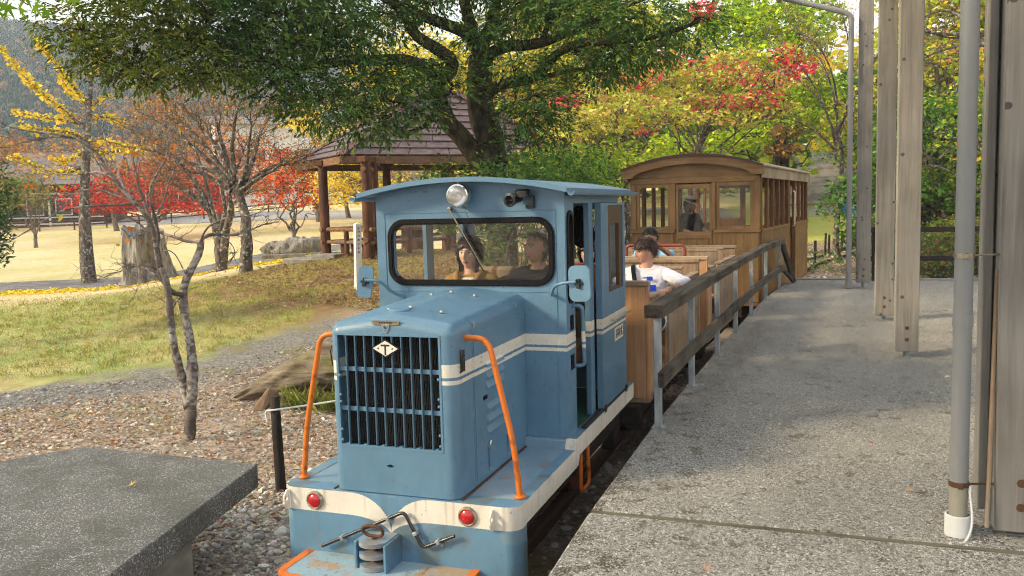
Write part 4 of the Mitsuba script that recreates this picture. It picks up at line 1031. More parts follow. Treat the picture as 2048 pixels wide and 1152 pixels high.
rope = spline([(px0 + 0.044, pc - 0.03, 0.245), (px0 + 0.050, pc - 0.045, 0.14), (px0 + 0.048, pc - 0.062, 0.06), (px0 + 0.030, pc - 0.075, 0.010), (px0 - 0.005, pc - 0.125, 0.006)], 24)
obj('cord', tube(rope, 0.0055, 8), 'pvc_white', p1, smooth=True, label='loose white cord hanging down the pipe foot')
single('leaning_stick', tube([(0.742, 4.36, 0.06), (0.760, 4.42, 0.62), (0.775, 4.47, 1.25)], [0.009, 0.010, 0.009], 8), 'bench_wood_grey', 'thin brown stick leaning between the grey pipe and the post', 'stick', smooth=40)
p2 = thing('down_pipe', 'slim grey down pipe with an elbow at the far end of the platform', 'pipe')
x2, y2 = 0.492, 16.0
obj('pipe', tube(rounded([(x2, y2, 0.01), (x2, y2, 4.62), (x2 - 0.10, y2, 4.70), (-0.60, y2 - 0.02, 5.02)], 0.16, 7), 0.045, 18), 'pvc_grey', p2, smooth=True)
for z in (0.03, 0.75, 1.95, 3.6):
    obj('pipe_joint', turned([(0.046, -0.06), (0.052, -0.06), (0.052, 0.06), (0.046, 0.06)], (x2, y2, z + 0.05), (0, 0, 1), 20), 'pvc_grey', p2, smooth=30)
cn = thing('platform_canopy', 'timber canopy roof over the platform, above the picture', 'canopy')
pbr('canopy_soffit', wood((0.30, 0.22, 0.15), (0.17, 0.12, 0.08), 'y', 0.8), rough=0.7, spec=0.3)
for x in (-0.30, 0.82, 3.2):
    obj('purlin', box(x - 0.07, x + 0.07, 1.0, 13.4, 4.90 + 0.12 * (x + 0.3), 5.10 + 0.12 * (x + 0.3), 0.01), 'canopy_soffit', cn)
for y in np.arange(1.2, 13.4, 0.9):
    obj('rafter', moved(box(-0.6, 4.2, -0.04, 0.04, 0.0, 0.14, 0.006), xf((0, y, 5.115), ry=-math.atan(0.12))), 'canopy_soffit', cn)
obj('roof_deck', moved(box(-0.75, 4.4, 0.8, 13.6, 0.145, 0.19, 0.006), xf((0, 0, 5.115), ry=-math.atan(0.12))), 'canopy_soffit', cn)
obj('gutter', tube([(-0.68, 0.8, 5.07), (-0.68, 16.2, 5.05)], 0.055, 14), 'pvc_grey', cn, smooth=True)
# dark fence across the far end of the platform
ff = thing('end_fence', 'black two rail fence across the far end of the platform', 'fence')
for x in (0.98, 3.0):
    obj('fence_post', box(x - 0.03, x + 0.03, 17.56, 17.62, 0.0, 1.02, 0.004), 'dark_iron', ff)
for z in (0.955, 0.425):
    obj('fence_rail', box(0.80, 3.05, 17.52, 17.56, z - 0.047, z + 0.047, 0.004), 'dark_iron', ff)

# ------------------------------------------------------------------ concrete bench at the left
bench = thing('stone_bench', 'dark speckled stone bench with a thick slab top in the foreground', 'bench')
sp = np.array([(on_z(512, 926, -0.10)), (on_z(168, 893, -0.10)), (on_z(-400, 1000, -0.10)), (on_z(-120, 1330, -0.10)), (on_z(205, 1160, -0.10))])[:, :2]
sp = np.array([(-3.572, 4.785), (-5.115, 4.83), (-6.2, 3.2), (-4.1, 1.9), (-3.165, 3.06)])
m = m3.Manifold.batch_hull([m3.Manifold.sphere(0.012, 12).translate((x, y, z)) for x, y in sg.Polygon(sp).buffer(-0.012, join_style=2).exterior.coords[:-1] for z in (-0.112, -0.248)])
obj('slab_top', to_tm(m), 'slab_stone', bench, smooth=30)
obj('leg', box(-4.3, -3.43, 3.60, 3.95, -0.74, -0.262, 0.01), 'concrete', bench)
obj('leg', box(-5.6, -4.9, 2.6, 2.9, -0.74, -0.262, 0.01), 'concrete', bench)
# ------------------------------------------------------------------ growing things
def leaves(P, D, N, size, aspect, color, fold=0.25):
    """Folded pointed leaves: base points P, axes D, face normals N, lengths, width ratio, colours."""
    n = len(P)
    D = D / (np.linalg.norm(D, axis=1, keepdims=True) + 1e-9)
    S = np.cross(D, N)
    S /= np.linalg.norm(S, axis=1, keepdims=True) + 1e-9
    U = np.cross(S, D)
    s = np.broadcast_to(size, (n,))[:, None]
    w = s * np.broadcast_to(aspect, (n,))[:, None] * 0.5
    v = np.stack([P, P + D * s * 0.48 + S * w + U * w * fold, P + D * s, P + D * s * 0.48 - S * w + U * w * fold], 1).reshape(-1, 3)
    k = np.arange(n)[:, None] * 4
    f = np.stack([k + [0, 1, 2], k + [0, 2, 3]], 1).reshape(-1, 3)
    return trimesh.Trimesh(v, f, process=False), np.repeat(color, 4, axis=0)


def rand_dirs(rs, n, flat=1.0):
    d = rs.normal(size=(n, 3))
    d[:, 2] *= flat
    return d / (np.linalg.norm(d, axis=1, keepdims=True) + 1e-9)


def palette(rs, n, cols, var=0.25):
    c = np.array([q[:3] for q in cols], float)
    w = np.array([q[3] if len(q) > 3 else 1.0 for q in cols], float)
    k = rs.choice(len(cols), n, p=w / w.sum())
    return c[k] * np.exp(rs.normal(0, var, (n, 1))) * np.exp(rs.normal(0, 0.045, (n, 3)))


def branch(rs, a, b, r0, r1, n=10, wob=0.08, sag=0.0):
    """A crooked limb from a to b."""
    a, b = np.asarray(a, float), np.asarray(b, float)
    t = np.linspace(0, 1, n)[:, None]
    L = np.linalg.norm(b - a)
    ph = rs.uniform(0, 6.28, (3, 3))
    fr = rs.uniform(1.0, 2.4, (3, 1))
    off = np.stack([sum(np.sin(2 * np.pi * fr[k, 0] * (j + 1) * t[:, 0] + ph[k, j]) / (j + 1.5) for j in range(3)) for k in range(3)], 1)
    p = a + (b - a) * t + off * L * wob * np.sin(np.pi * t * 0.85) + np.array([0, 0, 1.0]) * sag * L * np.sin(np.pi * t)
    return p, np.linspace(r0, r1, n)


def twigs(rs, line, count, length, r, spread=0.9, up=0.2, sub=2, depth=0, out=None, tips=None):
    """Side shoots along a limb, each with shoots of its own."""
    seg = np.diff(line, axis=0)
    for k in range(count):
        t = rs.uniform(0.15, 1.0) * (len(line) - 1.001)
        i = int(t)
        p = line[i] + seg[i] * (t - i)
        d = seg[i] / (np.linalg.norm(seg[i]) + 1e-9)
        q = d * rs.uniform(0.3, 1.0) + rand_dirs(rs, 1)[0] * spread + np.array([0, 0, up])
        q /= np.linalg.norm(q)
        L = length * rs.uniform(0.5, 1.2)
        pl, rr = branch(rs, p, p + q * L, r, r * 0.35, 6, 0.10)
        out.append((pl, rr, 4 if depth == 0 else 3))
        tips.append((pl[-1], q))
        tips.append((pl[3], q))
        if sub > depth:
            twigs(rs, pl, 3, length * 0.5, r * 0.5, spread, up, sub, depth + 1, out, tips)


def wood_mesh(parts):
    return cat([tube(p, r, s, caps=False) for p, r, s in parts])


def blob_points(rs, n, c, rad, shell=0.55):
    """Points in an ellipsoid, more of them near its surface and top."""
    d = rand_dirs(rs, n)
    r = rs.uniform(shell ** 3, 1, n) ** (1 / 3)
    return np.asarray(c) + d * r[:, None] * np.asarray(rad), d


def spray_leaves(rs, pts, dirs, per, size, aspect, cols, droop=0.3, var=0.25, length=0.35):
    """Sprays: short shoots with leaves to both sides."""
    n = len(pts)
    d = dirs / (np.linalg.norm(dirs, axis=1, keepdims=True) + 1e-9)
    d = d + rand_dirs(rs, n) * 0.5
    d[:, 2] -= droop
    d /= np.linalg.norm(d, axis=1, keepdims=True)
    base = palette(rs, n, cols, var)
    P, D, N, C = [], [], [], []
    for k in range(per):
        t = (k + 0.5) / per
        s = np.cross(d, [0, 0, 1.0]) * (1 if k % 2 else -1)
        P.append(pts + d * (t * length) + rs.normal(0, 0.015, (n, 3)))
        D.append(d * 0.7 + s * 0.75 + rand_dirs(rs, n) * 0.35 + np.array([0, 0, -droop * 0.8]))
        N.append(np.array([0, 0, 1.0]) + rand_dirs(rs, n) * 0.55)
        C.append(base * np.exp(rs.normal(0, 0.14, (n, 1))))
    P, D, N, C = map(np.vstack, (P, D, N, C))
    return leaves(P, D, N, size * np.exp(rs.normal(0, 0.26, len(P))), aspect, C)


def scatter_leaves(rs, pts, size, aspect, cols, flat=0.5, var=0.25, hang=0.2):
    n = len(pts)
    D = rand_dirs(rs, n, flat)
    D[:, 2] -= hang
    N = np.array([0, 0, 1.0]) + rand_dirs(rs, n) * 0.8
    return leaves(pts, D, N, size * np.exp(rs.normal(0, 0.3, n)), aspect, palette(rs, n, cols, var), 0.15)


def ground_at(px, D):
    p = away(px, 470, D)
    return np.array([p[0], p[1], float(gz(p[0], p[1]))])


def pad_tree(name, label, cate, base, r0, trunk, pads, cols, per_m2, size, aspect, bark, seed, group=None, layered=0.35, leaf='leaf', limb_r=0.06, twig_n=7, twig_len=0.7, extra_wood=(), spray=0, droop=0.25, trunk_sides=10, var=0.25, shell=0.45, fork=1.0):
    """A tree of trunk, limbs that reach to every clump of its crown, twigs and leaves. pads: (centre, radii, colours or None)."""
    rs = np.random.default_rng(seed)
    t = thing(name, label, cate, group)
    base = np.asarray(base, float)
    trunk = spline(np.vstack([[base - [0, 0, 0.15]], np.asarray(trunk, float)]), 16)
    rr = np.linspace(r0, r0 * 0.45, 16)
    rr[:3] *= [1.35, 1.15, 1.03]
    wood, fine, tips = [(trunk, rr, trunk_sides)], [], []
    for p, r, s in extra_wood:
        wood.append((p, r, s))
    meshes, colors = [], []
    for c, rad, pc in pads:
        c, rad = np.asarray(c, float), np.asarray(rad, float)
        zt = trunk[:, 2]
        cand = np.arange(len(trunk))[(zt < c[2] - 0.1 * rad[2]) & (np.arange(len(trunk)) > 5)]
        if len(extra_wood):
            ap = np.vstack([q[len(q) // 5:] for q, _, _ in extra_wood])
            ar = np.concatenate([r_[len(q) // 5:] for q, r_, _ in extra_wood])
            cost = np.linalg.norm(ap - c, axis=1) + 1.2 * np.clip(ap[:, 2] - c[2] + 0.1, 0, None)
            k = int(np.argmin(cost + rs.uniform(0, 0.5, len(cost))))
            st, rk = ap[k], ar[k]
        else:
            k = int(cand[-1]) if len(cand) and rs.random() < 0.35 else int(rs.choice(cand)) if len(cand) else 8
            st, rk = trunk[k], rr[k]
        pl, pr = branch(rs, st, c, min(rk * 0.7, limb_r * (1.0 + 0.25 * np.linalg.norm(c - st))), 0.012, 12, 0.055 * fork, 0.05)
        wood.append((pl, pr, 6))
        tp = []
        out = []
        twigs(rs, np.vstack([pl[7:], c + [[0.3 * rad[0] * rs.normal(), 0.3 * rad[1] * rs.normal(), 0.4 * rad[2]]]]), twig_n, twig_len * max(0.6, rad[:2].mean()), 0.011, 0.9, 0.15, 1, 0, out, tp)
        for _ in range(4):
            e, _d = blob_points(rs, 1, c, rad * 0.8)
            bl, br = branch(rs, pl[-3], e[0], 0.018, 0.006, 7, 0.1)
            out.append((bl, br, 4))
        fine += out
        n = int(per_m2 * 4 * np.pi * (((rad[0] * rad[1]) ** 1.6 + (rad[0] * rad[2]) ** 1.6 + (rad[1] * rad[2]) ** 1.6) / 3) ** (1 / 1.6))
        if n:
            pts, d = blob_points(rs, n, c, rad, shell)
            # thin the crown into layers and clusters
            nz = meshkit.fbm(pts / (0.35 * rad.mean() + 0.12) * [1, 1, 1.7], 2, seed)
            pts, d = pts[nz > 0.5 - 0.5 * (1 - layered)], d[nz > 0.5 - 0.5 * (1 - layered)]
            if spray:
                dd = d * [1, 1, 0.4] + np.array([0, 0, 0.05])
                m, cc = spray_leaves(rs, pts, dd, spray, size, aspect, pc or cols, droop, var, length=size * 3.2)
            else:
                m, cc = scatter_leaves(rs, pts, size, aspect, pc or cols, 0.45, var, droop)
            meshes.append(m)
            colors.append(cc)
    obj('trunk', wood_mesh(wood), bark, t, smooth=True)
    if fine:
        obj('twigs', wood_mesh(fine), bark, t, smooth=True, kind='stuff')
    if meshes:
        obj('crown', cat(meshes), leaf, t, color=np.vstack(colors), kind='stuff')
    return t


def auto_pads(rs, top, radius, height, n, squash=0.55, cols=None):
    out = []
    for k in range(n):
        a = rs.uniform(0, 2 * np.pi)
        h = rs.uniform(0.0, 1.0)
        r = radius * math.sqrt(max(0.05, 1 - (2 * h - 0.85) ** 2 * 0.75)) * rs.uniform(0.35, 0.95)
        q = radius * rs.uniform(0.32, 0.50)
        out.append((np.asarray(top) + [r * math.cos(a), r * math.sin(a), -height * (1 - h)], (q, q, q * squash), cols))
    return out


def bush(name, label, cate, px, D, h, w, cols, n, size, aspect, seed, group=None, bark='bark_plain', leaf='leaf', lift=0.0):
    """A low plant: stems from the ground and leaves all through it."""
    rs = np.random.default_rng(seed)
    g = ground_at(px, D)
    t = thing(name, label, cate, group)
    st = []
    pts = []
    for k in range(max(5, int(w * 7))):
        a = g + [rs.normal(0, 0.12 * w), rs.normal(0, 0.12 * w), -0.05]
        e = g + [rs.normal(0, 0.36 * w), rs.normal(0, 0.36 * w), h * rs.uniform(0.55, 1.05)]
        p, r = branch(rs, a, e, 0.02 + 0.01 * h, 0.005, 8, 0.07)
        st.append((p, r * 0.6, 4))
        twigs(rs, p, 4, 0.35 * w, 0.006, 0.9, 0.2, 1, 0, st, [])
    per = max(1, n // 16)
    c = []
    for k in range(16):
        cc = g + [rs.normal(0, 0.33 * w), rs.normal(0, 0.33 * w), lift * h + (1 - lift) * h * rs.uniform(0.12, 0.95)]
        q, _ = blob_points(rs, per, cc, (0.32 * w, 0.32 * w, 0.20 * h), 0.3)
        pts.append(q)
    pts = np.vstack(pts)
    pts[:, 2] = np.maximum(pts[:, 2], gz(pts[:, 0], pts[:, 1]) + 0.02)
    m, cc = scatter_leaves(rs, pts, size, aspect, cols, 0.5, 0.28, 0.2)
    obj('stems', wood_mesh(st), bark, t, smooth=True, kind='stuff')
    obj('foliage', m, leaf, t, color=cc, kind='stuff')
    return t
# ------------------------------------------------------------------ open wagons
def planks(parent, name, x0, x1, n, fy, z0, z1, mat, th=0.022, M=None, axis='x', seed=0, gap=0.003):
    """Upright boards side by side between x0 and x1 at depth fy."""
    rs = np.random.default_rng(seed)
    e = np.linspace(x0, x1, n + 1) + np.r_[0, rs.uniform(-0.15, 0.15, n - 1) * (x1 - x0) / n if n > 1 else [], 0]
    for a, b in zip(e[:-1], e[1:]):
        o = rs.uniform(0, 0.002)
        m = box(a + gap / 2, b - gap / 2, fy + o, fy + o + th, z0, z1, 0.002) if axis == 'x' else box(fy + o, fy + o + th, a + gap / 2, b - gap / 2, z0, z1, 0.002)
        obj(name, moved(m, M) if M is not None else m, mat, parent)


def open_wagon(xr, y0, length, rz, label, front, back, seed, hx=-0.30):
    """Local frame: x to the right with 0 at the right side, y backwards from the front board."""
    W, ZF, ZT = 1.62, -0.125, 0.915
    M = xf((xr, y0, 0), rz=rz)
    t = thing('open_wagon', label, 'wagon', 'open wooden wagons behind the locomotive')
    o = lambda n, m, b, p=t, **k: obj(n, moved(m, M), b, p, **k)
    for nm, y, mat in (('front_board', 0.0, front), ('end_board', length - 0.10, back)):
        b = o(nm, box(-W, 0, y + 0.045, y + 0.075, ZF, ZT - 0.045, 0.003), mat)
        planks(b, 'plank', -W + 0.004, -0.022, 9, y + 0.018, ZF + 0.002, ZT - 0.046, mat, 0.026, M, seed=seed)
        o('top_cap', box(-W - 0.012, 0.012, y - 0.004, y + 0.084, ZT - 0.044, ZT, 0.006), 'cap_wood' if mat == 'bench_wood' else 'bench_wood_grey', b)
        o('corner_stile', box(-0.021, 0.004, y + 0.012, y + 0.080, ZF, ZT - 0.046, 0.004), mat, b)
        for z in (0.80, 0.62, 0.05):
            o('nail', turned([(0, 0.003), (0.006, 0.002), (0.007, 0)], (-0.215, y + 0.0185, z), (0, -1, 0), 8), 'rusty_iron', b)
    for s, x in ((1, -0.055), (-1, -W)):
        sd = o('side_board', box(x + 0.006, x + 0.030, 0.08, 0.52, ZF, 0.74, 0.003), 'coach_wood' if s < 0 else 'bench_wood')
        sd2 = o('side_board', box(x + 0.006, x + 0.030, 1.02, length - 0.12, ZF, 0.74, 0.003), 'coach_wood' if s < 0 else 'bench_wood')
        planks(sd2, 'plank', 1.022, length - 0.122, 7, x + 0.0305, ZF + 0.002, 0.738, 'bench_wood_grey' if s > 0 else 'bench_wood', 0.018, M, 'y', seed + 5)
        o('arm_rest', box(x - 0.02, x + 0.075, 0.08, 0.52, 0.742, 0.772, 0.006), 'bench_wood_grey', sd)
        o('arm_rest', box(x - 0.02, x + 0.075, 1.02, length - 0.12, 0.742, 0.772, 0.006), 'bench_wood_grey', sd2)
    for y in (1.45, length - 0.62):
        st = o('bench_seat', box(-W + 0.06, -0.10, y - 0.44, y, 0.27, 0.31, 0.006), 'bench_wood_grey')
        bk = o('bench_back', box(-W + 0.06, -0.10, y + 0.0, y + 0.03, 0.27, 0.885 - 0.05 * (y > 2), 0.004), 'bench_wood_grey')
        o('back_cap', box(-W + 0.05, -0.09, y - 0.012, y + 0.045, 0.886 - 0.05 * (y > 2), 0.916 - 0.05 * (y > 2), 0.005), 'bench_wood_grey', bk)
    hr = [(hx, 0.16, 0.60), (hx, 0.16, 1.045), (hx - 0.75, 0.16, 1.045), (hx - 0.75, 0.16, 0.60)]
    o('hand_rail', tube(rounded(hr, 0.06, 6), 0.021, 10), 'paint_red_rail', smooth=True)
    o('floor', box(-W, 0.0, 0.02, length, ZF - 0.04, ZF, 0.004), 'bench_wood_grey')
    o('chassis', cat(box(-W + 0.12, -0.12, 0.05, length - 0.02, -0.33, ZF - 0.041, 0.01)), 'dark_iron')
    o('buffer_plate', box(-0.62, -0.06, -0.06, 0.05, -0.36, ZF - 0.045, 0.02), 'dark_iron')
    for y in (0.75, length - 0.8):
        c = (M @ np.array([-W / 2, y, 0, 1]))[:3]
        wheelset('wheel', c[0], c[1], t, 0.20)
    return t


open_wagon(-1.392, 7.38, 2.95, -0.022, 'open wagon with bright orange brown end boards just behind the locomotive', 'bench_wood', 'bench_wood_grey', 3)
open_wagon(-1.287, 10.72, 2.62, -0.045, 'open wagon with faded grey brown boards in front of the covered coach', 'bench_wood', 'bench_wood_grey', 8)

# ------------------------------------------------------------------ covered coach
CM = xf((-0.93, 15.0, 0), rz=-0.105)
CO = thing('covered_coach', 'brown wooden covered coach with an arched roof at the back of the train', 'railway coach')
co = lambda n, m, b, p=None, **k: obj(n, moved(m, CM), b, p or CO, **k)
CW, CL = 2.24, 6.35
ZB, ZS, ZH, ZE = -0.15, 1.09, 1.90, 2.05
# end wall: three bays, the middle one a door
ew = co('end_wall', box(-CW + 0.0, 0.0, 0.03, 0.05, ZB, ZS - 0.05, 0.003), 'coach_wood')
for a, b, n in ((-CW + 0.02, -1.475, 6), (-0.742, -0.02, 6)):
    planks(ew, 'plank', a, b, n, 0.004, ZB + 0.01, ZS - 0.052, 'coach_wood', 0.025, CM, seed=int(a * 10) + 70)
    co('sill_board', box(a - 0.03, b + 0.03, -0.028, 0.055, ZS - 0.05, ZS, 0.006), 'coach_wood_h', ew)
for a, b in ((-CW, -CW + 0.10), (-1.515, -1.43), (-0.80, -0.735), (-0.105, 0.0)):
    co('pillar', box(a, b, -0.008, 0.075, ZS + 0.001, ZH, 0.005), 'coach_wood')
co('head_board', box(-CW, 0.0, -0.004, 0.07, ZH + 0.001, ZH + 0.10, 0.004), 'coach_wood_h')
dr_ = co('end_door', box(-1.428, -0.802, 0.025, 0.055, ZB, 0.93, 0.003), 'coach_wood')
co('door_rail', box(-1.42, -0.81, 0.010, 0.0245, 0.94, ZS - 0.03, 0.003), 'coach_wood_h', dr_)
planks(dr_, 'plank', -1.36, -0.86, 3, 0.006, 0.0, 0.92, 'coach_wood', 0.018, CM, seed=31)
for x in (-1.427, -0.842):
    co('door_stile', box(x, x + 0.040, 0.012, 0.055, ZB, ZH - 0.02, 0.003), 'coach_wood', dr_)
co('door_top_rail', box(-1.386, -0.843, 0.012, 0.055, ZH - 0.10, ZH - 0.02, 0.003), 'coach_wood_h', dr_)


def pane(name, x0, x1, z0, z1, y, parent):
    m = trimesh.Trimesh([(x0, y, z0), (x1, y, z0), (x1, y, z1), (x0, y, z1)], [[0, 1, 2], [0, 2, 3]], process=False)
    return co(name, m, 'glass', parent)


pane('door_glass', -1.388, -0.841, 0.96, ZH - 0.09, 0.035, dr_)
for a, b in ((-CW + 0.10, -1.515), (-0.735, -0.105)):
    fr = sg.box(a + 0.002, ZS + 0.002, b - 0.002, ZH).difference(sg.box(a + 0.055, ZS + 0.060, b - 0.055, ZH - 0.065))
    w = co('window_frame', prism(fr, 0.035, 'xz', 0.02), 'coach_wood')
    if a > -1:
        pane('pane', a + 0.05, b - 0.05, ZS + 0.05, ZH - 0.05, 0.038, w)
# arched roof: bow board, tympanum, shell
RX0, RX1 = -CW - 0.13, 0.085
arc = lambda x, e, c: e + (c - e) * (1 - ((x - (RX0 + RX1) / 2) / ((RX1 - RX0) / 2)) ** 2)
xs = np.linspace(RX0, RX1, 33)
ty = sg.Polygon([(-CW, ZH + 0.102)] + [(x, arc(x, ZE, 2.32) - 0.03) for x in np.linspace(-CW, 0, 21)] + [(0.0, ZH + 0.102)])
co('gable', prism(ty, 0.03, 'xz', 0.03), 'coach_wood_h')
bow = sg.Polygon([(x, arc(x, ZE + 0.085, 2.355)) for x in xs] + [(x, min(arc(x, 1.97, 2.215), 9)) for x in xs[::-1] if RX0 + 0.22 < x < RX1 - 0.22][:0] + [(RX1, ZE - 0.045), (RX1 - 0.20, ZE - 0.045), (RX1 - 0.23, ZE + 0.0)] + [(x, arc(x, 1.99, 2.225)) for x in xs[::-1] if RX0 + 0.27 < x < RX1 - 0.27] + [(RX0 + 0.23, ZE + 0.0), (RX0 + 0.20, ZE - 0.045), (RX0, ZE - 0.045)])
co('bow_board', prism(bow.buffer(0), 0.05, 'xz', -0.13), 'coach_wood_h', smooth=20)
shell = sg.Polygon([(x, arc(x, ZE + 0.110, 2.385)) for x in xs] + [(x, arc(x, ZE + 0.086, 2.356)) for x in xs[::-1]])
rf = co('arched_roof', prism(shell, CL + 0.30, 'xz', -0.14), 'roof_felt', smooth=25)
co('roof_edge', prism(sg.Polygon([(x, arc(x, ZE + 0.118, 2.395)) for x in xs] + [(x, arc(x, ZE + 0.084, 2.352)) for x in xs[::-1]]), 0.02, 'xz', -0.162), 'roof_edge', rf, smooth=25)
for s, x in ((1, 0.03), (-1, -CW - 0.05)):
    co('eave_board', box(x, x + 0.02, -0.07, CL + 0.10, ZE - 0.10, ZE + 0.10, 0.004), 'roof_felt', rf)
# sides: low board wall, sill, pillars, doorway with a steel grab bar
for s in (1, -1):
    x0 = -0.03 if s > 0 else -CW
    for y0, y1 in ((0.08, 3.35), (4.30, CL)):
        wl = co('side_wall', box(x0, x0 + 0.028, y0, y1, ZB, ZS - 0.055, 0.003), 'coach_wood')
        planks(wl, 'plank', y0 + 0.002, y1 - 0.002, int((y1 - y0) / 0.14), x0 + 0.0285 if s > 0 else x0 - 0.0205, ZB + 0.004, ZS - 0.057, 'coach_wood', 0.02, CM, 'y', seed=int(y0 * 7) + 100)
        co('sill_rail', box(x0 - 0.04, x0 + 0.07, y0 - 0.01, y1 + 0.01, ZS - 0.054, ZS - 0.002, 0.005), 'coach_wood_h', wl)
        for y in np.linspace(y0 + 0.05, y1 - 0.05, 6 if y1 - y0 > 3 else 4):
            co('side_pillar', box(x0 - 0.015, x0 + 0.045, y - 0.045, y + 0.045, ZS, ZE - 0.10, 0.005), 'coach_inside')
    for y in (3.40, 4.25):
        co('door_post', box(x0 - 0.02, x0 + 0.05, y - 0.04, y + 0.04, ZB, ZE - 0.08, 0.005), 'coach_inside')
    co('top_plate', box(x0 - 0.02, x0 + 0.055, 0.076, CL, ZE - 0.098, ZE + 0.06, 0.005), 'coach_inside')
gb = [(0.04, 3.62, 1.02), (0.085, 3.62, 1.04), (0.085, 3.62, 1.72), (0.04, 3.62, 1.74)]
co('grab_bar', tube(rounded(gb, 0.03, 5), 0.016, 10), 'chrome', smooth=True)
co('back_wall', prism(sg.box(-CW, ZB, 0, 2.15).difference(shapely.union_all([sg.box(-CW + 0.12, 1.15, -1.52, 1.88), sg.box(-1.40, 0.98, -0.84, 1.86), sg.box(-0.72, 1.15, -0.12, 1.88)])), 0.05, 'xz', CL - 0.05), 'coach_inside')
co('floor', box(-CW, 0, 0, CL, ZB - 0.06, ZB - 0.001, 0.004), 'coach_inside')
for x, y in ((-CW + 0.06, 0.5), (-0.50, 0.5)):
    for k in range(3):
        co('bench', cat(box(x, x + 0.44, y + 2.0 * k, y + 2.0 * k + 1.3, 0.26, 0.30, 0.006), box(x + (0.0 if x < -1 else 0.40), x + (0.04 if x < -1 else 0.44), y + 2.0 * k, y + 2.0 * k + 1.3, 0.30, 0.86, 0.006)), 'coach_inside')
co('chassis', box(-CW + 0.3, -0.3, 0.05, CL, -0.42, ZB - 0.061, 0.01), 'dark_iron')
for y in (1.2, 5.0):
    c = (CM @ np.array([-CW / 2, y, 0, 1]))[:3]
    wheelset('wheel', c[0], c[1], CO, 0.20)
# ------------------------------------------------------------------ people
_ico = trimesh.creation.icosphere(subdivisions=5)
SKIN = np.array([0.50, 0.285, 0.195])


def gauss(d2, s):
    return np.exp(-d2 / (2 * s * s))


def head_shape(p, f=1.0):
    """Unit directions to the skull, face towards -y; x right, z up, centre between the ears. f scales jaw width."""
    x, y, z = p.T
    X, Y, Z = x * 0.076, y * 0.097, z * 0.118
    low = np.clip(-z, 0, 1)
    X = X * (1 - 0.30 * low ** 1.3 * f) * (1 + 0.03 * np.clip(z, 0, 1))
    Y = np.where(y < 0, Y * (1 - 0.05 * low), Y * (1 - 0.42 * low ** 1.1))
    fr = np.clip(-y, 0, 1)
    Y = Y + 0.012 * fr * np.clip(z, 0, 1) * 0.4
    q = lambda cx, cz, s: gauss((X - cx) ** 2 + (Z - cz) ** 2, s) * (y < 0)
    Y = Y - 0.024 * gauss(X ** 2, 0.0085) * gauss((Z + 0.022) ** 2, 0.017) * (y < 0) - 0.010 * gauss(X ** 2, 0.007) * gauss((Z - 0.010) ** 2, 0.018) * (y < 0)
    Y = Y - 0.005 * (q(-0.013, -0.030, 0.006) + q(0.013, -0.030, 0.006))
    Y = Y + 0.009 * (q(-0.031, 0.012, 0.012) + q(0.031, 0.012, 0.012))
    Y = Y - 0.004 * (q(-0.030, 0.034, 0.012) + q(0.030, 0.034, 0.012))
    Y = Y - 0.006 * gauss(X ** 2, 0.018) * (gauss((Z + 0.055) ** 2, 0.0045) + gauss((Z + 0.068) ** 2, 0.005)) * (y < 0)
    Y = Y + 0.004 * gauss(X ** 2, 0.02) * gauss((Z + 0.0615) ** 2, 0.0022) * (y < 0)
    Y = Y - 0.008 * gauss(X ** 2, 0.02) * gauss((Z + 0.096) ** 2, 0.014) * (y < 0)
    Y = Y - 0.004 * (q(-0.042, -0.022, 0.018) + q(0.042, -0.022, 0.018))
    return np.stack([X, Y, Z], 1)


def face_colors(v, skin, lip, brow):
    """Colours of a head's vertices (positions in its own frame)."""
    X, Y, Z = v.T
    c = np.tile(skin, (len(v), 1))
    n = meshkit.fbm(v * 40, 3, 2)
    c *= (0.93 + 0.14 * n)[:, None]
    front = Y < -0.03
    ck = (gauss((np.abs(X) - 0.04) ** 2 + (Z + 0.025) ** 2, 0.016) * front)[:, None]
    c = c * (1 - 0.25 * ck) + np.array([0.56, 0.22, 0.16]) * 0.25 * ck

    def put(mask, k):
        m = (mask & front)[:, None]
        return np.where(m, np.asarray(k), c)
    c = put((np.abs(X) < 0.023 - 0.7 * np.abs(Z + 0.0615)) & (np.abs(Z + 0.0615) < 0.0095), lip)
    c = put((np.abs(X) < 0.020) & (np.abs(Z + 0.0615) < 0.0013), lip * 0.4)
    ax = np.abs(X) - 0.031
    c = put((ax / 0.0145) ** 2 + ((Z - 0.010) / 0.0062) ** 2 < 1, (0.62, 0.58, 0.55))
    c = put((ax / 0.0065) ** 2 + ((Z - 0.010) / 0.0062) ** 2 < 1, (0.02, 0.014, 0.01))
    c = put((np.abs(ax) < 0.017) & (np.abs(Z - 0.0168 + 14 * ax * ax) < 0.0020), (0.03, 0.02, 0.016))
    c = put((np.abs(ax) < 0.021) & (np.abs(Z - 0.0335 + 10 * (ax - 0.003) ** 2) < 0.0036), brow)
    return c


def ear(s):
    m = hull_of([(s * 0.073, 0.006, 0.020, 0.008), (s * 0.082, 0.020, 0.018, 0.007), (s * 0.074, 0.006, -0.020, 0.007), (s * 0.081, 0.016, 0.0, 0.007)], 12)
    return m


def chain(pts, rads, seg=14):
    return m3.Manifold.batch_boolean([m3.Manifold.batch_hull([m3.Manifold.sphere(r0, seg).translate(tuple(a)), m3.Manifold.sphere(r1, seg).translate(tuple(b))]) for a, b, r0, r1 in zip(pts[:-1], pts[1:], rads[:-1], rads[1:])], m3.OpType.Add)


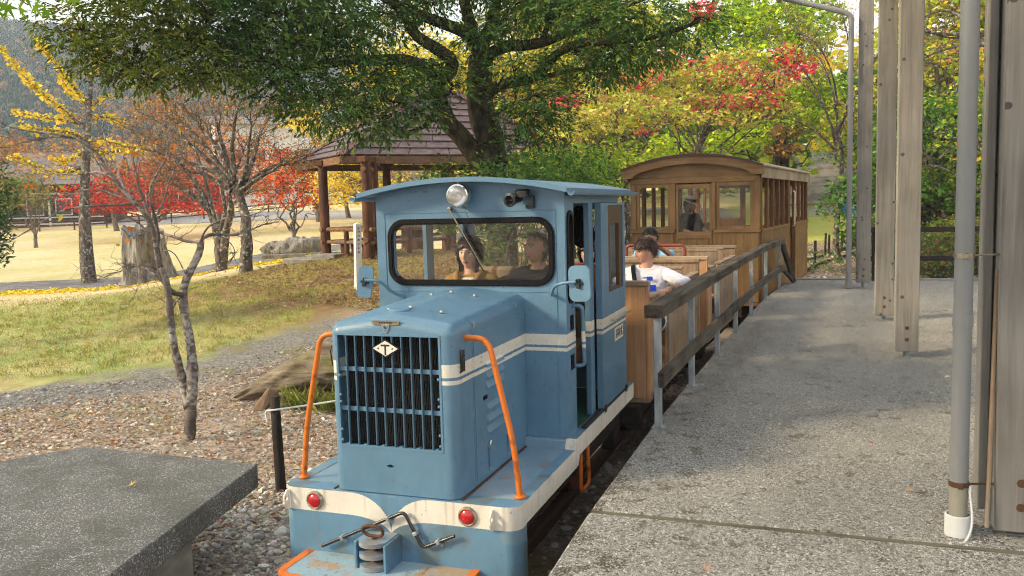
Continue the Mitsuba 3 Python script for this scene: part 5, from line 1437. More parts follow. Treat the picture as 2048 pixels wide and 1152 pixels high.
def hand(w, d, up, s, curl=0.5):
    """Palm, four fingers and a thumb: from the wrist w along d, back of the hand towards up."""
    d = np.asarray(d, float) / np.linalg.norm(d)
    up = np.asarray(up, float) - d * (np.asarray(up, float) @ d)
    up /= np.linalg.norm(up)
    sd = np.cross(d, up) * s
    P = lambda a, b, c: w + d * a + sd * b + up * c
    parts = [m3.Manifold.batch_hull([m3.Manifold.sphere(0.016, 12).translate(tuple(P(a, b, 0))) for a, b in ((0.0, -0.016), (0.0, 0.016), (0.078, -0.030), (0.082, 0.030))])]
    for k, (b, L) in enumerate(((0.030, 0.068), (0.010, 0.078), (-0.010, 0.073), (-0.029, 0.057))):
        q, a = [P(0.078, b, 0)], 0.15
        for seg in (0.45, 0.30, 0.25):
            a += curl
            q.append(q[-1] + (d * math.cos(a) - up * math.sin(a)) * L * seg + sd * b * 0.05)
        parts.append(chain(q, [0.0098, 0.0092, 0.0085, 0.0075], 10))
    q = [P(0.020, 0.026, -0.004), P(0.045, 0.052, -0.012), P(0.072, 0.060, -0.022), P(0.092, 0.056, -0.030)]
    parts.append(chain(q, [0.013, 0.0115, 0.0098, 0.0085], 10))
    return m3.Manifold.batch_boolean(parts, m3.OpType.Add)


def smoothed(man, edge=0.02, it=10):
    m = to_tm(man.refine_to_length(edge))
    m.merge_vertices()
    trimesh.smoothing.filter_taubin(m, 0.5, 0.53, iterations=it)
    return m


def as_man(tm):
    return m3.Manifold(m3.Mesh(np.asarray(tm.vertices, np.float32), np.asarray(tm.faces, np.uint32)))


def person(label, hip, rz=0.0, lean=0.0, head_yaw=0.0, head_tilt=0.0, head_nod=0.0, sh=0.175, arms=None, hair='short', hair_col=(0.02, 0.014, 0.011), top_col=(0.7, 0.7, 0.72), leg_col=(0.03, 0.03, 0.04),
           sleeve='long', lip=(0.42, 0.13, 0.11), skin=SKIN, jaw=1.0, extra=None, neck_z=0.50, top_name='shirt', wrinkle=0.007):
    t = thing('person', label, 'person')
    M = xf(hip, rz=rz)
    LN = xf((0, 0, 0), rx=lean)
    L = lambda p: (LN @ np.r_[p, 1])[:3]
    B = lambda pr: [(*L(p[:3]), p[3]) for p in pr]
    arms = arms or {1: ((0.25, -0.05, 0.24), (0.17, -0.30, 0.17), (0, -1, 0)), -1: ((-0.25, -0.05, 0.24), (-0.17, -0.30, 0.17), (0, -1, 0))}

    def torso(e):
        return m3.Manifold.batch_boolean([hull_of(B([(-0.085, 0.0, 0.0, 0.11 + e), (0.085, 0.0, 0.0, 0.11 + e), (-0.08, 0.0, 0.22, 0.100 + e), (0.08, 0.0, 0.22, 0.100 + e)])),
                                          hull_of(B([(-0.08, 0.0, 0.22, 0.100 + e), (0.08, 0.0, 0.22, 0.100 + e), (-0.10, 0.0, 0.38, 0.100 + e), (0.10, 0.0, 0.38, 0.100 + e), (-sh + .03, 0.015, 0.465, 0.055 + e), (sh - .03, 0.015, 0.465, 0.055 + e)])),
                                          hull_of(B([(-sh, 0.015, 0.455, 0.055 + e), (sh, 0.015, 0.455, 0.055 + e), (0.0, 0.02, 0.50, 0.058 + e)]))], m3.OpType.Add)

    def arm(s, e, upto=1.0):
        el, wr, hd = arms[s][:3]
        a = L((s * sh, 0.015, 0.455))
        el, wr = np.array(el), np.array(wr)
        if upto < 1:
            return chain([a, el], [0.052 + e, 0.050 + e]) if upto <= 0.5 else chain([a, el, el + (wr - el) * (upto - 0.5) * 2], [0.052 + e, 0.045 + e, 0.042 + e])
        return chain([a, el, wr], [0.050 + e, 0.041 + e, 0.030 + e])

    def legs(e):
        return m3.Manifold.batch_boolean([chain([(s * 0.09, 0.0, 0.0), (s * 0.10, -0.43, 0.02), (s * 0.10, -0.46, -0.38)], [0.085 + e, 0.062 + e, 0.045 + e]) for s in (1, -1)], m3.OpType.Add)

    feet = m3.Manifold.batch_boolean([hull_of([(s * 0.10, -0.46, -0.40, 0.038), (s * 0.10, -0.60, -0.415, 0.028)], 14) for s in (1, -1)], m3.OpType.Add)
    HC = L((0, 0.0, 0.0 + neck_z + 0.178)) + np.array([0, -0.01, 0])
    HM = xf(HC, rz=head_yaw) @ xf((0, 0, 0), ry=head_tilt) @ xf((0, 0, 0), rx=head_nod)
    neck = chain([L((0, 0.02, neck_z - 0.04)), (HM @ np.array([0, 0.018, -0.06, 1]))[:3]], [0.060, 0.052])
    body = m3.Manifold.batch_boolean([torso(0.0), neck, arm(1, 0), arm(-1, 0), legs(0), feet], m3.OpType.Add)
    bm = smoothed(body, 0.025, 8)
    hs = trimesh.Trimesh(head_shape(np.asarray(_ico.vertices), jaw), _ico.faces, process=False)
    hd = m3.Manifold.batch_boolean([as_man(hs), ear(1), ear(-1)], m3.OpType.Add)
    hands = [hand(np.array(arms[s][1]), arms[s][2], arms[s][3] if len(arms[s]) > 3 else (0, -0.2, 1), s, arms[s][4] if len(arms[s]) > 4 else 0.45) for s in (1, -1)]
    hm = m3.Manifold.batch_boolean([h.refine_to_length(0.006) for h in hands], m3.OpType.Add)
    whole = to_tm(m3.Manifold.batch_boolean([as_man(bm), hd.transform(HM[:3, :4]), hm], m3.OpType.Add))
    v = np.asarray(whole.vertices)
    lv = (np.c_[v, np.ones(len(v))] @ np.linalg.inv(HM).T)[:, :3]
    ishead = (np.linalg.norm(lv / [0.1, 0.13, 0.14], axis=1) < 1.05)
    c = np.tile(skin, (len(v), 1)) * (0.94 + 0.12 * meshkit.fbm(v * 18, 3, 5))[:, None]
    c[ishead] = face_colors(lv[ishead], skin, np.array(lip), np.array(hair_col) * 1.6)
    o = lambda n, m, b, cc, p=t, **k: obj(n, moved(m, M), b, p, smooth=True, color=np.tile(cc, (len(m.vertices), 1)) if np.ndim(cc) == 1 else cc, **k)
    o('body', whole, 'skin', c)

    # clothes
    def cloth(man, colr, amp=wrinkle, seed=1, edge=0.014, it=12):
        m = smoothed(man, edge, it)
        vv = np.asarray(m.vertices)
        nn = np.asarray(m.vertex_normals)
        w = meshkit.fbm(vv * [14, 14, 26] + seed, 3, seed) - 0.5
        m = trimesh.Trimesh(vv + nn * (w * 2 * amp)[:, None], m.faces, process=False)
        cc = np.tile(np.asarray(colr, float), (len(vv), 1)) * (0.93 + 0.14 * meshkit.fbm(vv * 9, 3, seed + 3))[:, None]
        return m, cc
    up = {'long': 0.93, 'three': 0.66, 'short': 0.42}[sleeve]
    tp = m3.Manifold.batch_boolean([torso(0.014), arm(1, 0.014, up), arm(-1, 0.014, up)], m3.OpType.Add)
    n = L((0, 0.0, neck_z + 0.035))
    tp = tp - m3.Manifold.cylinder(0.2, 0.066, 0.080, 24).translate((n[0], n[1] - 0.008, n[2] - 0.012))
    m, cc = cloth(tp, top_col)
    TOP = o(top_name, m, 'cloth', cc)
    m, cc = cloth(legs(0.016), leg_col, 0.004, 7, 0.03, 4)
    o('trousers', m, 'cloth', cc)
    sho = smoothed(m3.Manifold.batch_boolean([hull_of([(s * 0.10, -0.45, -0.40, 0.046), (s * 0.10, -0.61, -0.42, 0.034)], 14) for s in (1, -1)], m3.OpType.Add), 0.02, 2)
    o('shoes', sho, 'cloth', np.array([0.03, 0.03, 0.03]))
    # hair
    if hair:
        d = np.asarray(_ico.vertices)
        base = head_shape(d, jaw)
        X, Y, Z = base.T
        th = np.arctan2(np.hypot(X, 0), -Y)
        if hair == 'bob':
            line = 0.052 - 0.9 * np.abs(X) ** 1.0 * 0.5 + 0.0 * Y
            mask = (Z > line) | ((Y > -0.035) & ((Z > -0.035) | (Y > 0.03)))
            thick = 0.020
        elif hair == 'fringe':
            line = 0.030 + 0.006 * np.sin(X * 160) + 0.18 * np.abs(X) * (X > 0)
            mask = (Z > line) | ((Y > 0.002) & (Z > 0.022 - 1.0 * Y))
            thick = 0.024
        elif hair == 'bald':
            mask = ((Y > 0.0) & (Z > -0.05) & (Z < 0.09)) | (Z > 0.092)
            thick = 0.006
        else:
            line = 0.060 - 0.25 * np.abs(X)
            mask = (Z > line) | ((Y > 0.0) & (Z > 0.022 - 1.0 * Y))
            thick = 0.016
        k = np.where(mask, 1.0, 0.0)
        # soften the hair line over neighbouring vertices
        A = _ico.vertex_neighbors
        for _ in range(2):
            k = np.array([0.4 * k[i] + 0.6 * np.mean(k[A[i]]) for i in range(len(k))])
        st = meshkit.fbm(np.stack([np.arctan2(X, Y) * 6, Z * 18, np.hypot(X, Y) * 20], 1), 3, 9) - 0.5
        spike = 0.35 if hair in ('fringe', 'short') else 0.18
        off = -0.012 + (thick + 0.012) * k + thick * spike * 2 * st * k + 0.012 * k * np.clip(Z, 0, 1) * 4 * (hair != 'bald')
        hv = base + d / np.linalg.norm(d, axis=1, keepdims=True) * off[:, None]
        hmesh = trimesh.Trimesh(hv, _ico.faces, process=False)
        if hair == 'bob':
            # a curtain of hair round the sides and the back
            na, nz_ = 60, 16
            A2, Z2 = np.meshgrid(np.radians(np.linspace(-116, 116, na)), np.linspace(0, 1, nz_), indexing='ij')
            st2 = meshkit.fbm(np.stack([np.sin(A2) * 9, np.cos(A2) * 9, Z2 * 0.8], -1), 3, 6) - 0.5
            bul = 0.014 * np.sin(np.pi * np.clip(Z2 * 1.1, 0, 1)) + 0.020 * st2
            zz = 0.075 - 0.235 * Z2 + 0.020 * (st2 * Z2) + 0.02 * np.abs(np.sin(A2)) * Z2
            nar = 1 - 0.20 * np.clip(Z2 - 0.62, 0, 1) / 0.38 * np.clip(np.cos(A2) + 0.35, 0, 1)
            cv = np.stack([np.sin(A2) * (0.076 + bul) * nar, np.cos(A2) * (0.100 + bul) * nar, zz], -1).reshape(-1, 3)
            ii, jj = np.meshgrid(np.arange(na - 1), np.arange(nz_ - 1), indexing='ij')
            a_ = ii * nz_ + jj
            q_ = np.stack([a_, a_ + nz_, a_ + nz_ + 1, a_ + 1], -1).reshape(-1, 4)
            inner = cv * [0.86, 0.86, 1.0]
            f_ = np.vstack([q_[:, [0, 1, 2]], q_[:, [0, 2, 3]]])
            hmesh = cat(hmesh, trimesh.Trimesh(cv, f_, process=False), trimesh.Trimesh(inner, f_[:, ::-1], process=False))
        cc = np.tile(np.asarray(hair_col, float), (len(hmesh.vertices), 1)) * (0.6 + 0.9 * meshkit.fbm(np.asarray(hmesh.vertices) * [90, 90, 22], 3, 4))[:, None]
        # loose strands that lie over the cap of hair
        rs = np.random.default_rng(len(label))
        pick = np.nonzero((k > 0.6) & ((Y > -0.045) | (Z > 0.085) | (hair != 'bob')))[0]
        pick = pick[rs.integers(0, len(pick), 1500 if hair != 'bald' else 500)]
        P0 = hv[pick] + rs.normal(0, 0.003, (len(pick), 3))
        nd = d[pick]
        dn = np.array([0, 0, -1.0]) - nd * (-nd[:, 2:])
        dn = dn / (np.linalg.norm(dn, axis=1, keepdims=True) + 1e-6) + rand_dirs(rs, len(pick)) * (0.75 if hair in ('fringe', 'short') else 0.15) + nd * 0.12
        sl, sc = leaves(P0, dn, nd, (0.034 if hair in ('fringe', 'short') else 0.05) * np.exp(rs.normal(0, 0.3, len(pick))), 0.14, np.asarray(hair_col)[None] * rs.uniform(0.5, 1.8, (len(pick), 1)), 0.3)
        o('hair', moved(cat(hmesh, sl), HM), 'hair', np.vstack([cc, sc]))
    if extra:
        extra(t, M, HM, o, L)
    return t


scene['hair'] = {'type': 'twosided', 'bsdf': {'type': 'principled', 'base_color': VC, 'roughness': 0.42, 'specular': 0.5}}
skin2 = np.array([0.46, 0.255, 0.165])


def ex_woman(t, M, HM, o, L):
    m = smoothed(m3.Manifold.batch_hull([m3.Manifold.sphere(0.05, 16).translate(tuple(L(p))) for p in ((0, -0.052, 0.30), (0.03, -0.052, 0.45), (-0.03, -0.052, 0.45))]), 0.02, 3)
    o('inner_shirt', m, 'cloth', np.array([0.75, 0.74, 0.72]))
    cl = [tube(spline([L((s * 0.115, 0.03, 0.515)), L((s * 0.085, -0.075, 0.50)), L((s * 0.060, -0.128, 0.40)), L((s * 0.055, -0.130, 0.25))], 16), np.linspace(0.030, 0.016, 16), 10) for s in (1, -1)]
    for c in cl:
        o('lapel', c, 'cloth', np.array([0.30, 0.185, 0.065]))


person('woman with dark bob and tan jacket sitting behind the locomotive windscreen', (-2.555, 6.20, 0.555), rz=0.05, head_yaw=-0.05, head_tilt=0.03, sh=0.165, hair='bob', hair_col=(0.030, 0.017, 0.013), top_col=(0.34, 0.205, 0.070), top_name='jacket', leg_col=(0.05, 0.05, 0.07), jaw=1.1, lip=(0.46, 0.11, 0.10), skin=np.array([0.64, 0.40, 0.30]), extra=ex_woman, wrinkle=0.012)
person('older man in a black shirt driving behind the locomotive windscreen', (-2.005, 6.22, 0.59), rz=-0.10, head_yaw=-0.55, head_tilt=0.02, head_nod=-0.05, sh=0.19, hair='bald', hair_col=(0.05, 0.045, 0.04), top_col=(0.018, 0.020, 0.026), skin=skin2, jaw=0.75, arms={1: ((0.27, -0.06, 0.25), (0.13, -0.40, 0.32), (-0.3, -1, 0.1)), -1: ((-0.27, -0.06, 0.25), (-0.10, -0.42, 0.32), (0.3, -1, 0.1))})


def ex_white(t, M, HM, o, L):
    st = spline([L((-0.115, 0.06, 0.525)), L((-0.120, -0.062, 0.520)), L((-0.102, -0.134, 0.43)), L((-0.075, -0.138, 0.25)), L((-0.05, -0.138, 0.10))], 30)
    pr = [(-0.021, 0.0), (0.021, 0.0), (0.021, 0.004), (-0.021, 0.004)]
    p, tt, A, Bx = frames(st)
    v = []
    for i in range(len(st)):
        sd = np.cross(tt[i], [0, -1, 0.35])
        sd /= np.linalg.norm(sd)
        ou = np.cross(sd, tt[i])
        v += [st[i] + sd * a + ou * b for a, b in pr]
    n = len(st)
    i, j = np.meshgrid(np.arange(n - 1), np.arange(4), indexing='ij')
    q = np.stack([i * 4 + j, i * 4 + (j + 1) % 4, (i + 1) * 4 + (j + 1) % 4, (i + 1) * 4 + j], -1).reshape(-1, 4)
    o('bag_strap', trimesh.Trimesh(np.array(v), np.vstack([q[:, [0, 1, 2]], q[:, [0, 2, 3]]]), process=False), 'cloth', np.array([0.012, 0.012, 0.013]))
    for (x0, x1, z0, z1) in ((0.025, 0.105, 0.26, 0.365), (0.018, 0.075, 0.405, 0.445), (-0.020, 0.020, 0.428, 0.440)):
        X, Zz = np.meshgrid(np.linspace(x0, x1, 8), np.linspace(z0, z1, 8), indexing='ij')
        Yy = -0.130 - 0.004 * np.cos(X * 9) + 0.10 * (np.abs(X) - 0.05).clip(0) - 0.010 * np.exp(-((Zz - 0.3) / 0.12) ** 2)
        v = np.stack([X, Yy, Zz], -1).reshape(-1, 3)
        i, j = np.meshgrid(np.arange(7), np.arange(7), indexing='ij')
        a = i * 8 + j
        q = np.stack([a, a + 8, a + 9, a + 1], -1).reshape(-1, 4)
        o('shirt_print', trimesh.Trimesh(v, np.vstack([q[:, [0, 1, 2]], q[:, [0, 2, 3]]]), process=False), 'cloth', np.array([0.035, 0.085, 0.60]))
    w = np.array([0.245, -0.515, 0.355])
    o('wrist_watch', turned([(0.033, -0.010), (0.036, -0.010), (0.036, 0.010), (0.033, 0.010)], (0.272, -0.500, 0.372), (-0.55, -0.75, -0.2), 20), 'skin', np.array([0.25, 0.25, 0.22]))


person('young man in white sweatshirt with black bag strap in the front open wagon', (-1.60, 8.42, 0.43), rz=0.10, head_yaw=-1.02, head_tilt=0.05, head_nod=0.05, sh=0.185, hair='fringe', hair_col=(0.036, 0.015, 0.011), top_col=(0.72, 0.71, 0.80), top_name='sweatshirt', sleeve='three', skin=np.array([0.56, 0.31, 0.215]),
       arms={1: ((0.385, -0.27, 0.40), (0.235, -0.545, 0.352), (-0.45, -0.9, -0.1), (0, 0, 1), 0.30), -1: ((-0.27, -0.06, 0.24), (-0.14, -0.34, 0.16), (0.2, -1, 0))}, extra=ex_white, wrinkle=0.011)
person('man in a light blue T-shirt holding the red hand rail in the second open wagon', (-2.13, 11.62, 0.44), rz=0.0, lean=0.10, head_yaw=-0.25, head_nod=0.06, hair='short', hair_col=(0.014, 0.012, 0.012), top_col=(0.24, 0.46, 0.68), top_name='tshirt', sleeve='short', skin=skin2,
       arms={1: ((0.285, -0.22, 0.46), (0.165, -0.60, 0.62), (-0.2, -0.9, 0.1), (0, 0, 1), 0.75), -1: ((-0.27, -0.06, 0.24), (-0.15, -0.33, 0.16), (0.2, -1, 0))})


def ex_glasses(t, M, HM, o, L):
    for s in (1, -1):
        a = np.linspace(0, 2 * np.pi, 21)
        pts = np.stack([s * 0.031 + 0.019 * np.cos(a), -0.108 + 0 * a, 0.008 + 0.015 * np.sin(a)], 1)
        o('glasses', moved(tube(pts, 0.0016, 6), HM), 'skin', np.array([0.10, 0.08, 0.07]))
    o('glasses', moved(tube([(-0.012, -0.108, 0.012), (0.012, -0.108, 0.012)], 0.0016, 6), HM), 'skin', np.array([0.10, 0.08, 0.07]))


person('woman with glasses and a teal top seen through the cab doorway', (-2.16, 8.34, 0.42), rz=0.0, head_yaw=0.15, hair='bob', hair_col=(0.022, 0.014, 0.012), top_col=(0.02, 0.13, 0.15), top_name='blouse', skin=SKIN, extra=ex_glasses)


def ex_hat(t, M, HM, o, L):
    pr = [(0.0, 0.105), (0.05, 0.104), (0.078, 0.090), (0.088, 0.050), (0.092, 0.012), (0.110, 0.000), (0.145, -0.018), (0.147, -0.022), (0.10, -0.002), (0.085, 0.006), (0.0, 0.006)]
    m = lathe(pr, 32)
    cc = np.where((np.asarray(m.vertices)[:, 2] < 0.040) & (np.hypot(*np.asarray(m.vertices)[:, :2].T) < 0.098), 0.0, 1.0)[:, None]
    cc = cc * np.array([0.84, 0.82, 0.74]) + (1 - cc) * np.array([0.05, 0.045, 0.04])
    o('hat', moved(moved(m, xf((0, 0.010, 0.060), rx=0.28, ry=0.20)), HM), 'cloth', cc)


person('person in a pale brimmed hat and dark top inside the covered coach', (-2.19, 15.80, 0.84), rz=0.9, head_yaw=0.35, head_nod=0.05, hair='bob', hair_col=(0.018, 0.012, 0.010), top_col=(0.012, 0.012, 0.016), skin=skin2, extra=ex_hat, sleeve='short')
# ------------------------------------------------------------------ hills, far wood
pbr('hill_ground', lambda p, n, uv: mix((0.030, 0.042, 0.020), (0.075, 0.060, 0.030), smoothstep(0.45, 0.65, fbm(p.x * 0.01, p.y * 0.01, p.z * 0.012, 5))), rough=1.0, spec=0.1)


def hill_z(X, Y):
    # ridges north-west of the park: the nearer wooded, the farther one higher
    a = np.degrees(np.arctan2(-X, Y))
    d = np.hypot(X, Y)
    n = meshkit.fbm(np.stack([X * 0.006, Y * 0.006, 0 * X], -1), 4, 2) - 0.5
    near = np.clip((d - 150) / 330, 0, 1) ** 1.1 * (96 + 60 * n) * np.clip((a + 5) / 40, 0.12, 1)
    far = np.clip((d - 500) / 260, 0, 1) * (150 + 60 * n) * np.clip((a - 10) / 34, 0.10, 1)
    return np.maximum(near, far) - 3


th = np.radians(np.linspace(-25, 80, 150))
dd = np.r_[np.linspace(140, 480, 56), np.linspace(490, 860, 36)]
TH, DD = np.meshgrid(th, dd, indexing='ij')
HX, HY = -np.sin(TH) * DD, np.cos(TH) * DD
hz = hill_z(HX, HY) + 2.2
i, j = np.meshgrid(np.arange(len(th) - 1), np.arange(len(dd) - 1), indexing='ij')
a = i * len(dd) + j
q = np.stack([a, a + 1, a + len(dd) + 1, a + len(dd)], -1).reshape(-1, 4)
structure('hills', trimesh.Trimesh(np.stack([HX, HY, hz], -1).reshape(-1, 3), np.vstack([q[:, [0, 2, 1]], q[:, [0, 3, 2]]]), process=False), 'hill_ground', smooth=True)
rs = np.random.default_rng(5)
N = 18000
ta = np.radians(rs.uniform(29, 54, N))
tdist = np.where(rs.random(N) < 0.72, rs.uniform(170, 500, N), rs.uniform(500, 800, N))
tx, ty = -np.sin(ta) * tdist, np.cos(ta) * tdist
tz = hill_z(tx, ty) + 1.5
hgt = rs.uniform(3.6, 6.5, N) * 1.0
con = rs.random(N) < 0.84
pal = np.where(con[:, None], np.array([0.013, 0.034, 0.025]), palette(rs, N, [(0.10, 0.055, 0.02), (0.06, 0.075, 0.022), (0.13, 0.075, 0.02)])) * np.exp(rs.normal(0, 0.25, (N, 1)))
V, Fc, C = [], [], []
sd = 5
ring = np.stack([np.cos(np.arange(sd) * 2 * np.pi / sd), np.sin(np.arange(sd) * 2 * np.pi / sd)], 1)
prof_c = np.array([(0.24, 0.05), (0.15, 0.55), (0.0, 1.0)])
prof_b = np.array([(0.34, 0.25), (0.30, 0.70), (0.0, 0.95)])
pr = np.where(con[:, None, None], prof_c, prof_b)
jit = rs.uniform(0.75, 1.25, (N, 3, sd))
ring3 = pr[:, :, None, :1] * jit[..., None] * ring[None, None]
v = np.concatenate([tx[:, None, None, None] + ring3[..., :1] * hgt[:, None, None, None], ty[:, None, None, None] + ring3[..., 1:] * hgt[:, None, None, None], tz[:, None, None, None] + (pr[:, :, None, 1:] + 0.05 * (jit[..., None] - 1)) * hgt[:, None, None, None]], -1).reshape(-1, 3)
kk = np.arange(N)[:, None, None] * 3 * sd
ii, jj = np.meshgrid(np.arange(2), np.arange(sd), indexing='ij')
q = np.stack([ii * sd + jj, ii * sd + (jj + 1) % sd, (ii + 1) * sd + (jj + 1) % sd, (ii + 1) * sd + jj], -1).reshape(-1, 4)
f = np.vstack([q[:, [0, 1, 2]], q[:, [0, 2, 3]]])
single('mountain_wood', trimesh.Trimesh(v, (kk.reshape(-1, 1, 1) + f[None]).reshape(-1, 3), process=False), 'matt', 'dark conifer wood covering the hazy mountain slope at the upper left', 'wood', color=np.repeat(pal, 3 * sd, axis=0))
labels['mountain_wood']['kind'] = 'stuff'

# ------------------------------------------------------------------ buildings
pbr('dark_timber', wood((0.060, 0.042, 0.032), (0.030, 0.022, 0.018), 'z', 0.3), rough=0.8)
pbr('grey_tiles', lambda p, n, uv: mix((0.20, 0.195, 0.20), (0.13, 0.125, 0.13), fbm(p.x * 3, p.y * 3, p.z * 9, 4)), rough=0.6)
pbr('plaster', lambda p, n, uv: mix((0.74, 0.75, 0.76), (0.62, 0.63, 0.64), fbm(p.x * 0.7, p.y * 0.7, p.z * 0.7, 4)), rough=0.8)
pbr('window_dark', (0.03, 0.04, 0.05), rough=0.1, coat=0.6)
pbr('shingle_grey', lambda p, n, uv: mix((0.30, 0.26, 0.225), (0.17, 0.145, 0.125), smoothstep(0.3, 0.75, fbm(p.x * 2.5, p.y * 2.5, p.z * 2.5, 5))), rough=0.85)


def frame_at(px, D, turn=0.0):
    g = ground_at(px, D)
    az = math.atan2(_F[0], _F[1]) + math.atan((px - 1024) / FOCAL)
    return g, xf(g, rz=-az + turn)


def house(name, label, px, D, turn, w, dp, h, rise, wall, roofm, windows, roof_over=0.7, courses=7, base=-0.6, beams=()):
    """x right, y away from the camera, z up, with a gable roof whose ridge runs along x."""
    g, M = frame_at(px, D, turn)
    t = thing(name, label, 'building')
    o = lambda n, m, b, p=t, **k: obj(n, moved(m, M), b, p, **k)
    wl = o('wall', box(-w / 2, w / 2, 0, dp, base, h, 0.02), wall)
    gm = sg.Polygon([(0, h), (dp, h), (dp / 2, h + rise * dp / (dp + 2 * roof_over))])
    o('gable', prism(gm, w - 0.02, 'yz', -w / 2 + 0.01), wall, wl)
    rf = o('roof', cat([trimesh.Trimesh([(-w / 2 - roof_over, -roof_over if s else dp + roof_over, h - 0.1), (w / 2 + roof_over, -roof_over if s else dp + roof_over, h - 0.1), (w / 2 + roof_over, dp / 2, h + rise), (-w / 2 - roof_over, dp / 2, h + rise)], [[0, 1, 2], [0, 2, 3]], process=False) for s in (0, 1)]), roofm)
    sl = math.hypot(dp / 2 + roof_over, rise + 0.1)
    al = math.atan2(rise + 0.1, dp / 2 + roof_over)
    for s in (1, -1):
        for k in range(courses):
            m = box(-w / 2 - roof_over, w / 2 + roof_over, 0, sl / courses * 1.12, 0.02, 0.02 + 0.05, 0.01)
            m = moved(m, xf((0, k * sl / courses, 0.02), rx=-0.025))
            m = moved(m, xf((0, -dp / 2 - roof_over, h - 0.1), rx=al))
            if s < 0:
                m = moved(m, xf((0, 0, 0), rz=math.pi))
            o('roof_course', moved(m, xf((0, dp / 2, 0))), roofm, rf)
    for x0, x1, z0, z1, mt in windows:
        k = o('window', box(x0, x1, -0.06, 0.04, z0, z1, 0.01), 'plaster' if wall != 'plaster' else 'dark_timber')
        o('pane', box(x0 + 0.08, x1 - 0.08, -0.075, -0.062, z0 + 0.08, z1 - 0.08, 0.003), mt, k)
    for x0, x1, z0, z1 in beams:
        o('beam', box(x0, x1, -0.10, -0.005, z0, z1, 0.01), 'plaster', wl)
    return t


house('timber_house', 'dark timber house with grey roof behind the green shrub at the left edge', 40, 66, -0.25, 13, 8, 3.3, 2.6, 'dark_timber', 'grey_tiles', [(0.6, 1.8, 0.9, 2.2, 'window_dark'), (2.6, 3.8, 0.9, 2.2, 'window_dark'), (-3.5, -2.0, 0.9, 2.2, 'window_dark')],
      beams=[(-6, 6, 0.2, 0.32), (-6, 6, 0.7, 0.80), (-6, 6, 2.5, 2.65), (4.5, 4.65, 0.0, 3.2), (-1.0, -0.85, 0.0, 3.2), (2.1, 2.25, 0.0, 3.2)])
house('long_house', 'long low grey roofed house behind the crimson maple', 240, 84, 0.05, 22, 8, 3.0, 2.6, 'dark_timber', 'grey_tiles', [(x, x + 1.6, 0.8, 2.2, 'window_dark') for x in (-8, -5, -2, 1, 4, 7)])
house('white_hall', 'tall white hall seen between the red maples and the shelter roof', 560, 92, 0.1, 12, 10, 8.3, 1.2, 'plaster', 'grey_tiles', [(x, x + 1.5, z, z + 1.3, 'window_dark') for x in (-5, -2.6, -0.2, 2.2) for z in (1.0, 4.4)])
house('white_shed', 'low white shed with a flat front behind the bare cherry trees', 420, 88, 0.0, 11, 6, 2.4, 0.7, 'plaster', 'grey_tiles', [(x, x + 1.2, 0.9, 1.9, 'window_dark') for x in (-4, -1, 2.5)])
house('shingled_barn', 'barn with a steep grey shingled roof beyond the coach at the right', 1660, 60, -0.15, 7.5, 6, 0.9, 3.6, 'plaster', 'shingle_grey', [(1.7, 2.5, 0.3, 0.8, 'window_dark')], 0.5, 6)

# low rail fence along the far side of the lawn
lf = thing('low_fence', 'low brown rail fence along the far side of the lawn', 'fence')
pp_ = [ground_at(px, D) for px, D in ((15, 62), (80, 62), (150, 62), (215, 63), (280, 64), (345, 66), (410, 68), (470, 70), (540, 74), (640, 80), (740, 82), (830, 82), (920, 82))]
for a, b in zip(pp_[:-1], pp_[1:]):
    obj('fence_post', tube([a - [0, 0, .2], a + [0, 0, 0.75]], 0.06, 6), 'log_wood', lf)
    for z in (0.35, 0.68):
        obj('fence_rail', tube([a + [0, 0, z], b + [0, 0, z]], 0.045, 5), 'log_wood', lf)
# small stakes by the track, blue play panel
for k, (px, D, h, lab) in enumerate(((1629, 27.5, 0.85, 'leftmost thin stake beside the track behind the coach'), (1650, 33, 0.9, 'second of the short stakes beside the track behind the coach'), (1657, 34, 0.8, 'third of the short stakes beside the track behind the coach'), (1683, 35, 0.9, 'rightmost short stake beside the curving track'))):
    g = ground_at(px, D)
    single('track_stake', tube([g - [0, 0, .2], g + [0.03, 0, h]], 0.045, 7), 'stake_wood', lab, 'stake', 'stakes beside the track', smooth=40)
g, M = frame_at(1698, 52)
bp = thing('play_panel', 'bright blue play panel with white and yellow patches far down the track', 'play equipment')
pbr('bright_blue', (0.02, 0.20, 0.62), rough=0.4)
pbr('bright_yellow', (0.75, 0.50, 0.05), rough=0.5)
obj('board', moved(prism(shapely.union_all([sg.box(-0.42, 0.35, 0.42, 1.1), sg.Point(-0.1, 1.15).buffer(0.38), sg.Point(0.35, 0.8).buffer(0.3)]), 0.08, 'xz', 0), M), 'bright_blue', bp)
obj('white_patch', moved(prism(sg.Point(-0.18, 1.1).buffer(0.15), 0.02, 'xz', -0.022), M), 'sign_white', bp)
obj('yellow_patch', moved(box(0.18, 0.42, -0.022, -0.002, 0.62, 0.86), M), 'bright_yellow', bp)
for x in (-0.3, 0.3):
    obj('leg', moved(box(x - 0.04, x + 0.04, 0.0, 0.06, -0.1, 0.36), M), 'bright_blue', bp)

# ------------------------------------------------------------------ shelter with a shingled roof
SH = thing('garden_shelter', 'open log shelter with a shingled roof behind the locomotive cab', 'shelter')
cp3 = lambda lat, dep, z: EYE * [1, 1, 0] + np.array([_F[0], _F[1], 0]) / np.hypot(_F[0], _F[1]) * dep + _r0 * lat + np.array([0, 0, z])
A_, B_, C_ = cp3(-4.05, 21.0, 2.90), cp3(-5.95, 24.4, 2.90), cp3(1.95, 24.0, 2.90)
D_ = B_ + C_ - A_
AP = (B_ + C_) / 2 + [0, 0, 2.05]
so = lambda n, m, b, p=SH, **k: obj(n, m, b, p, **k)


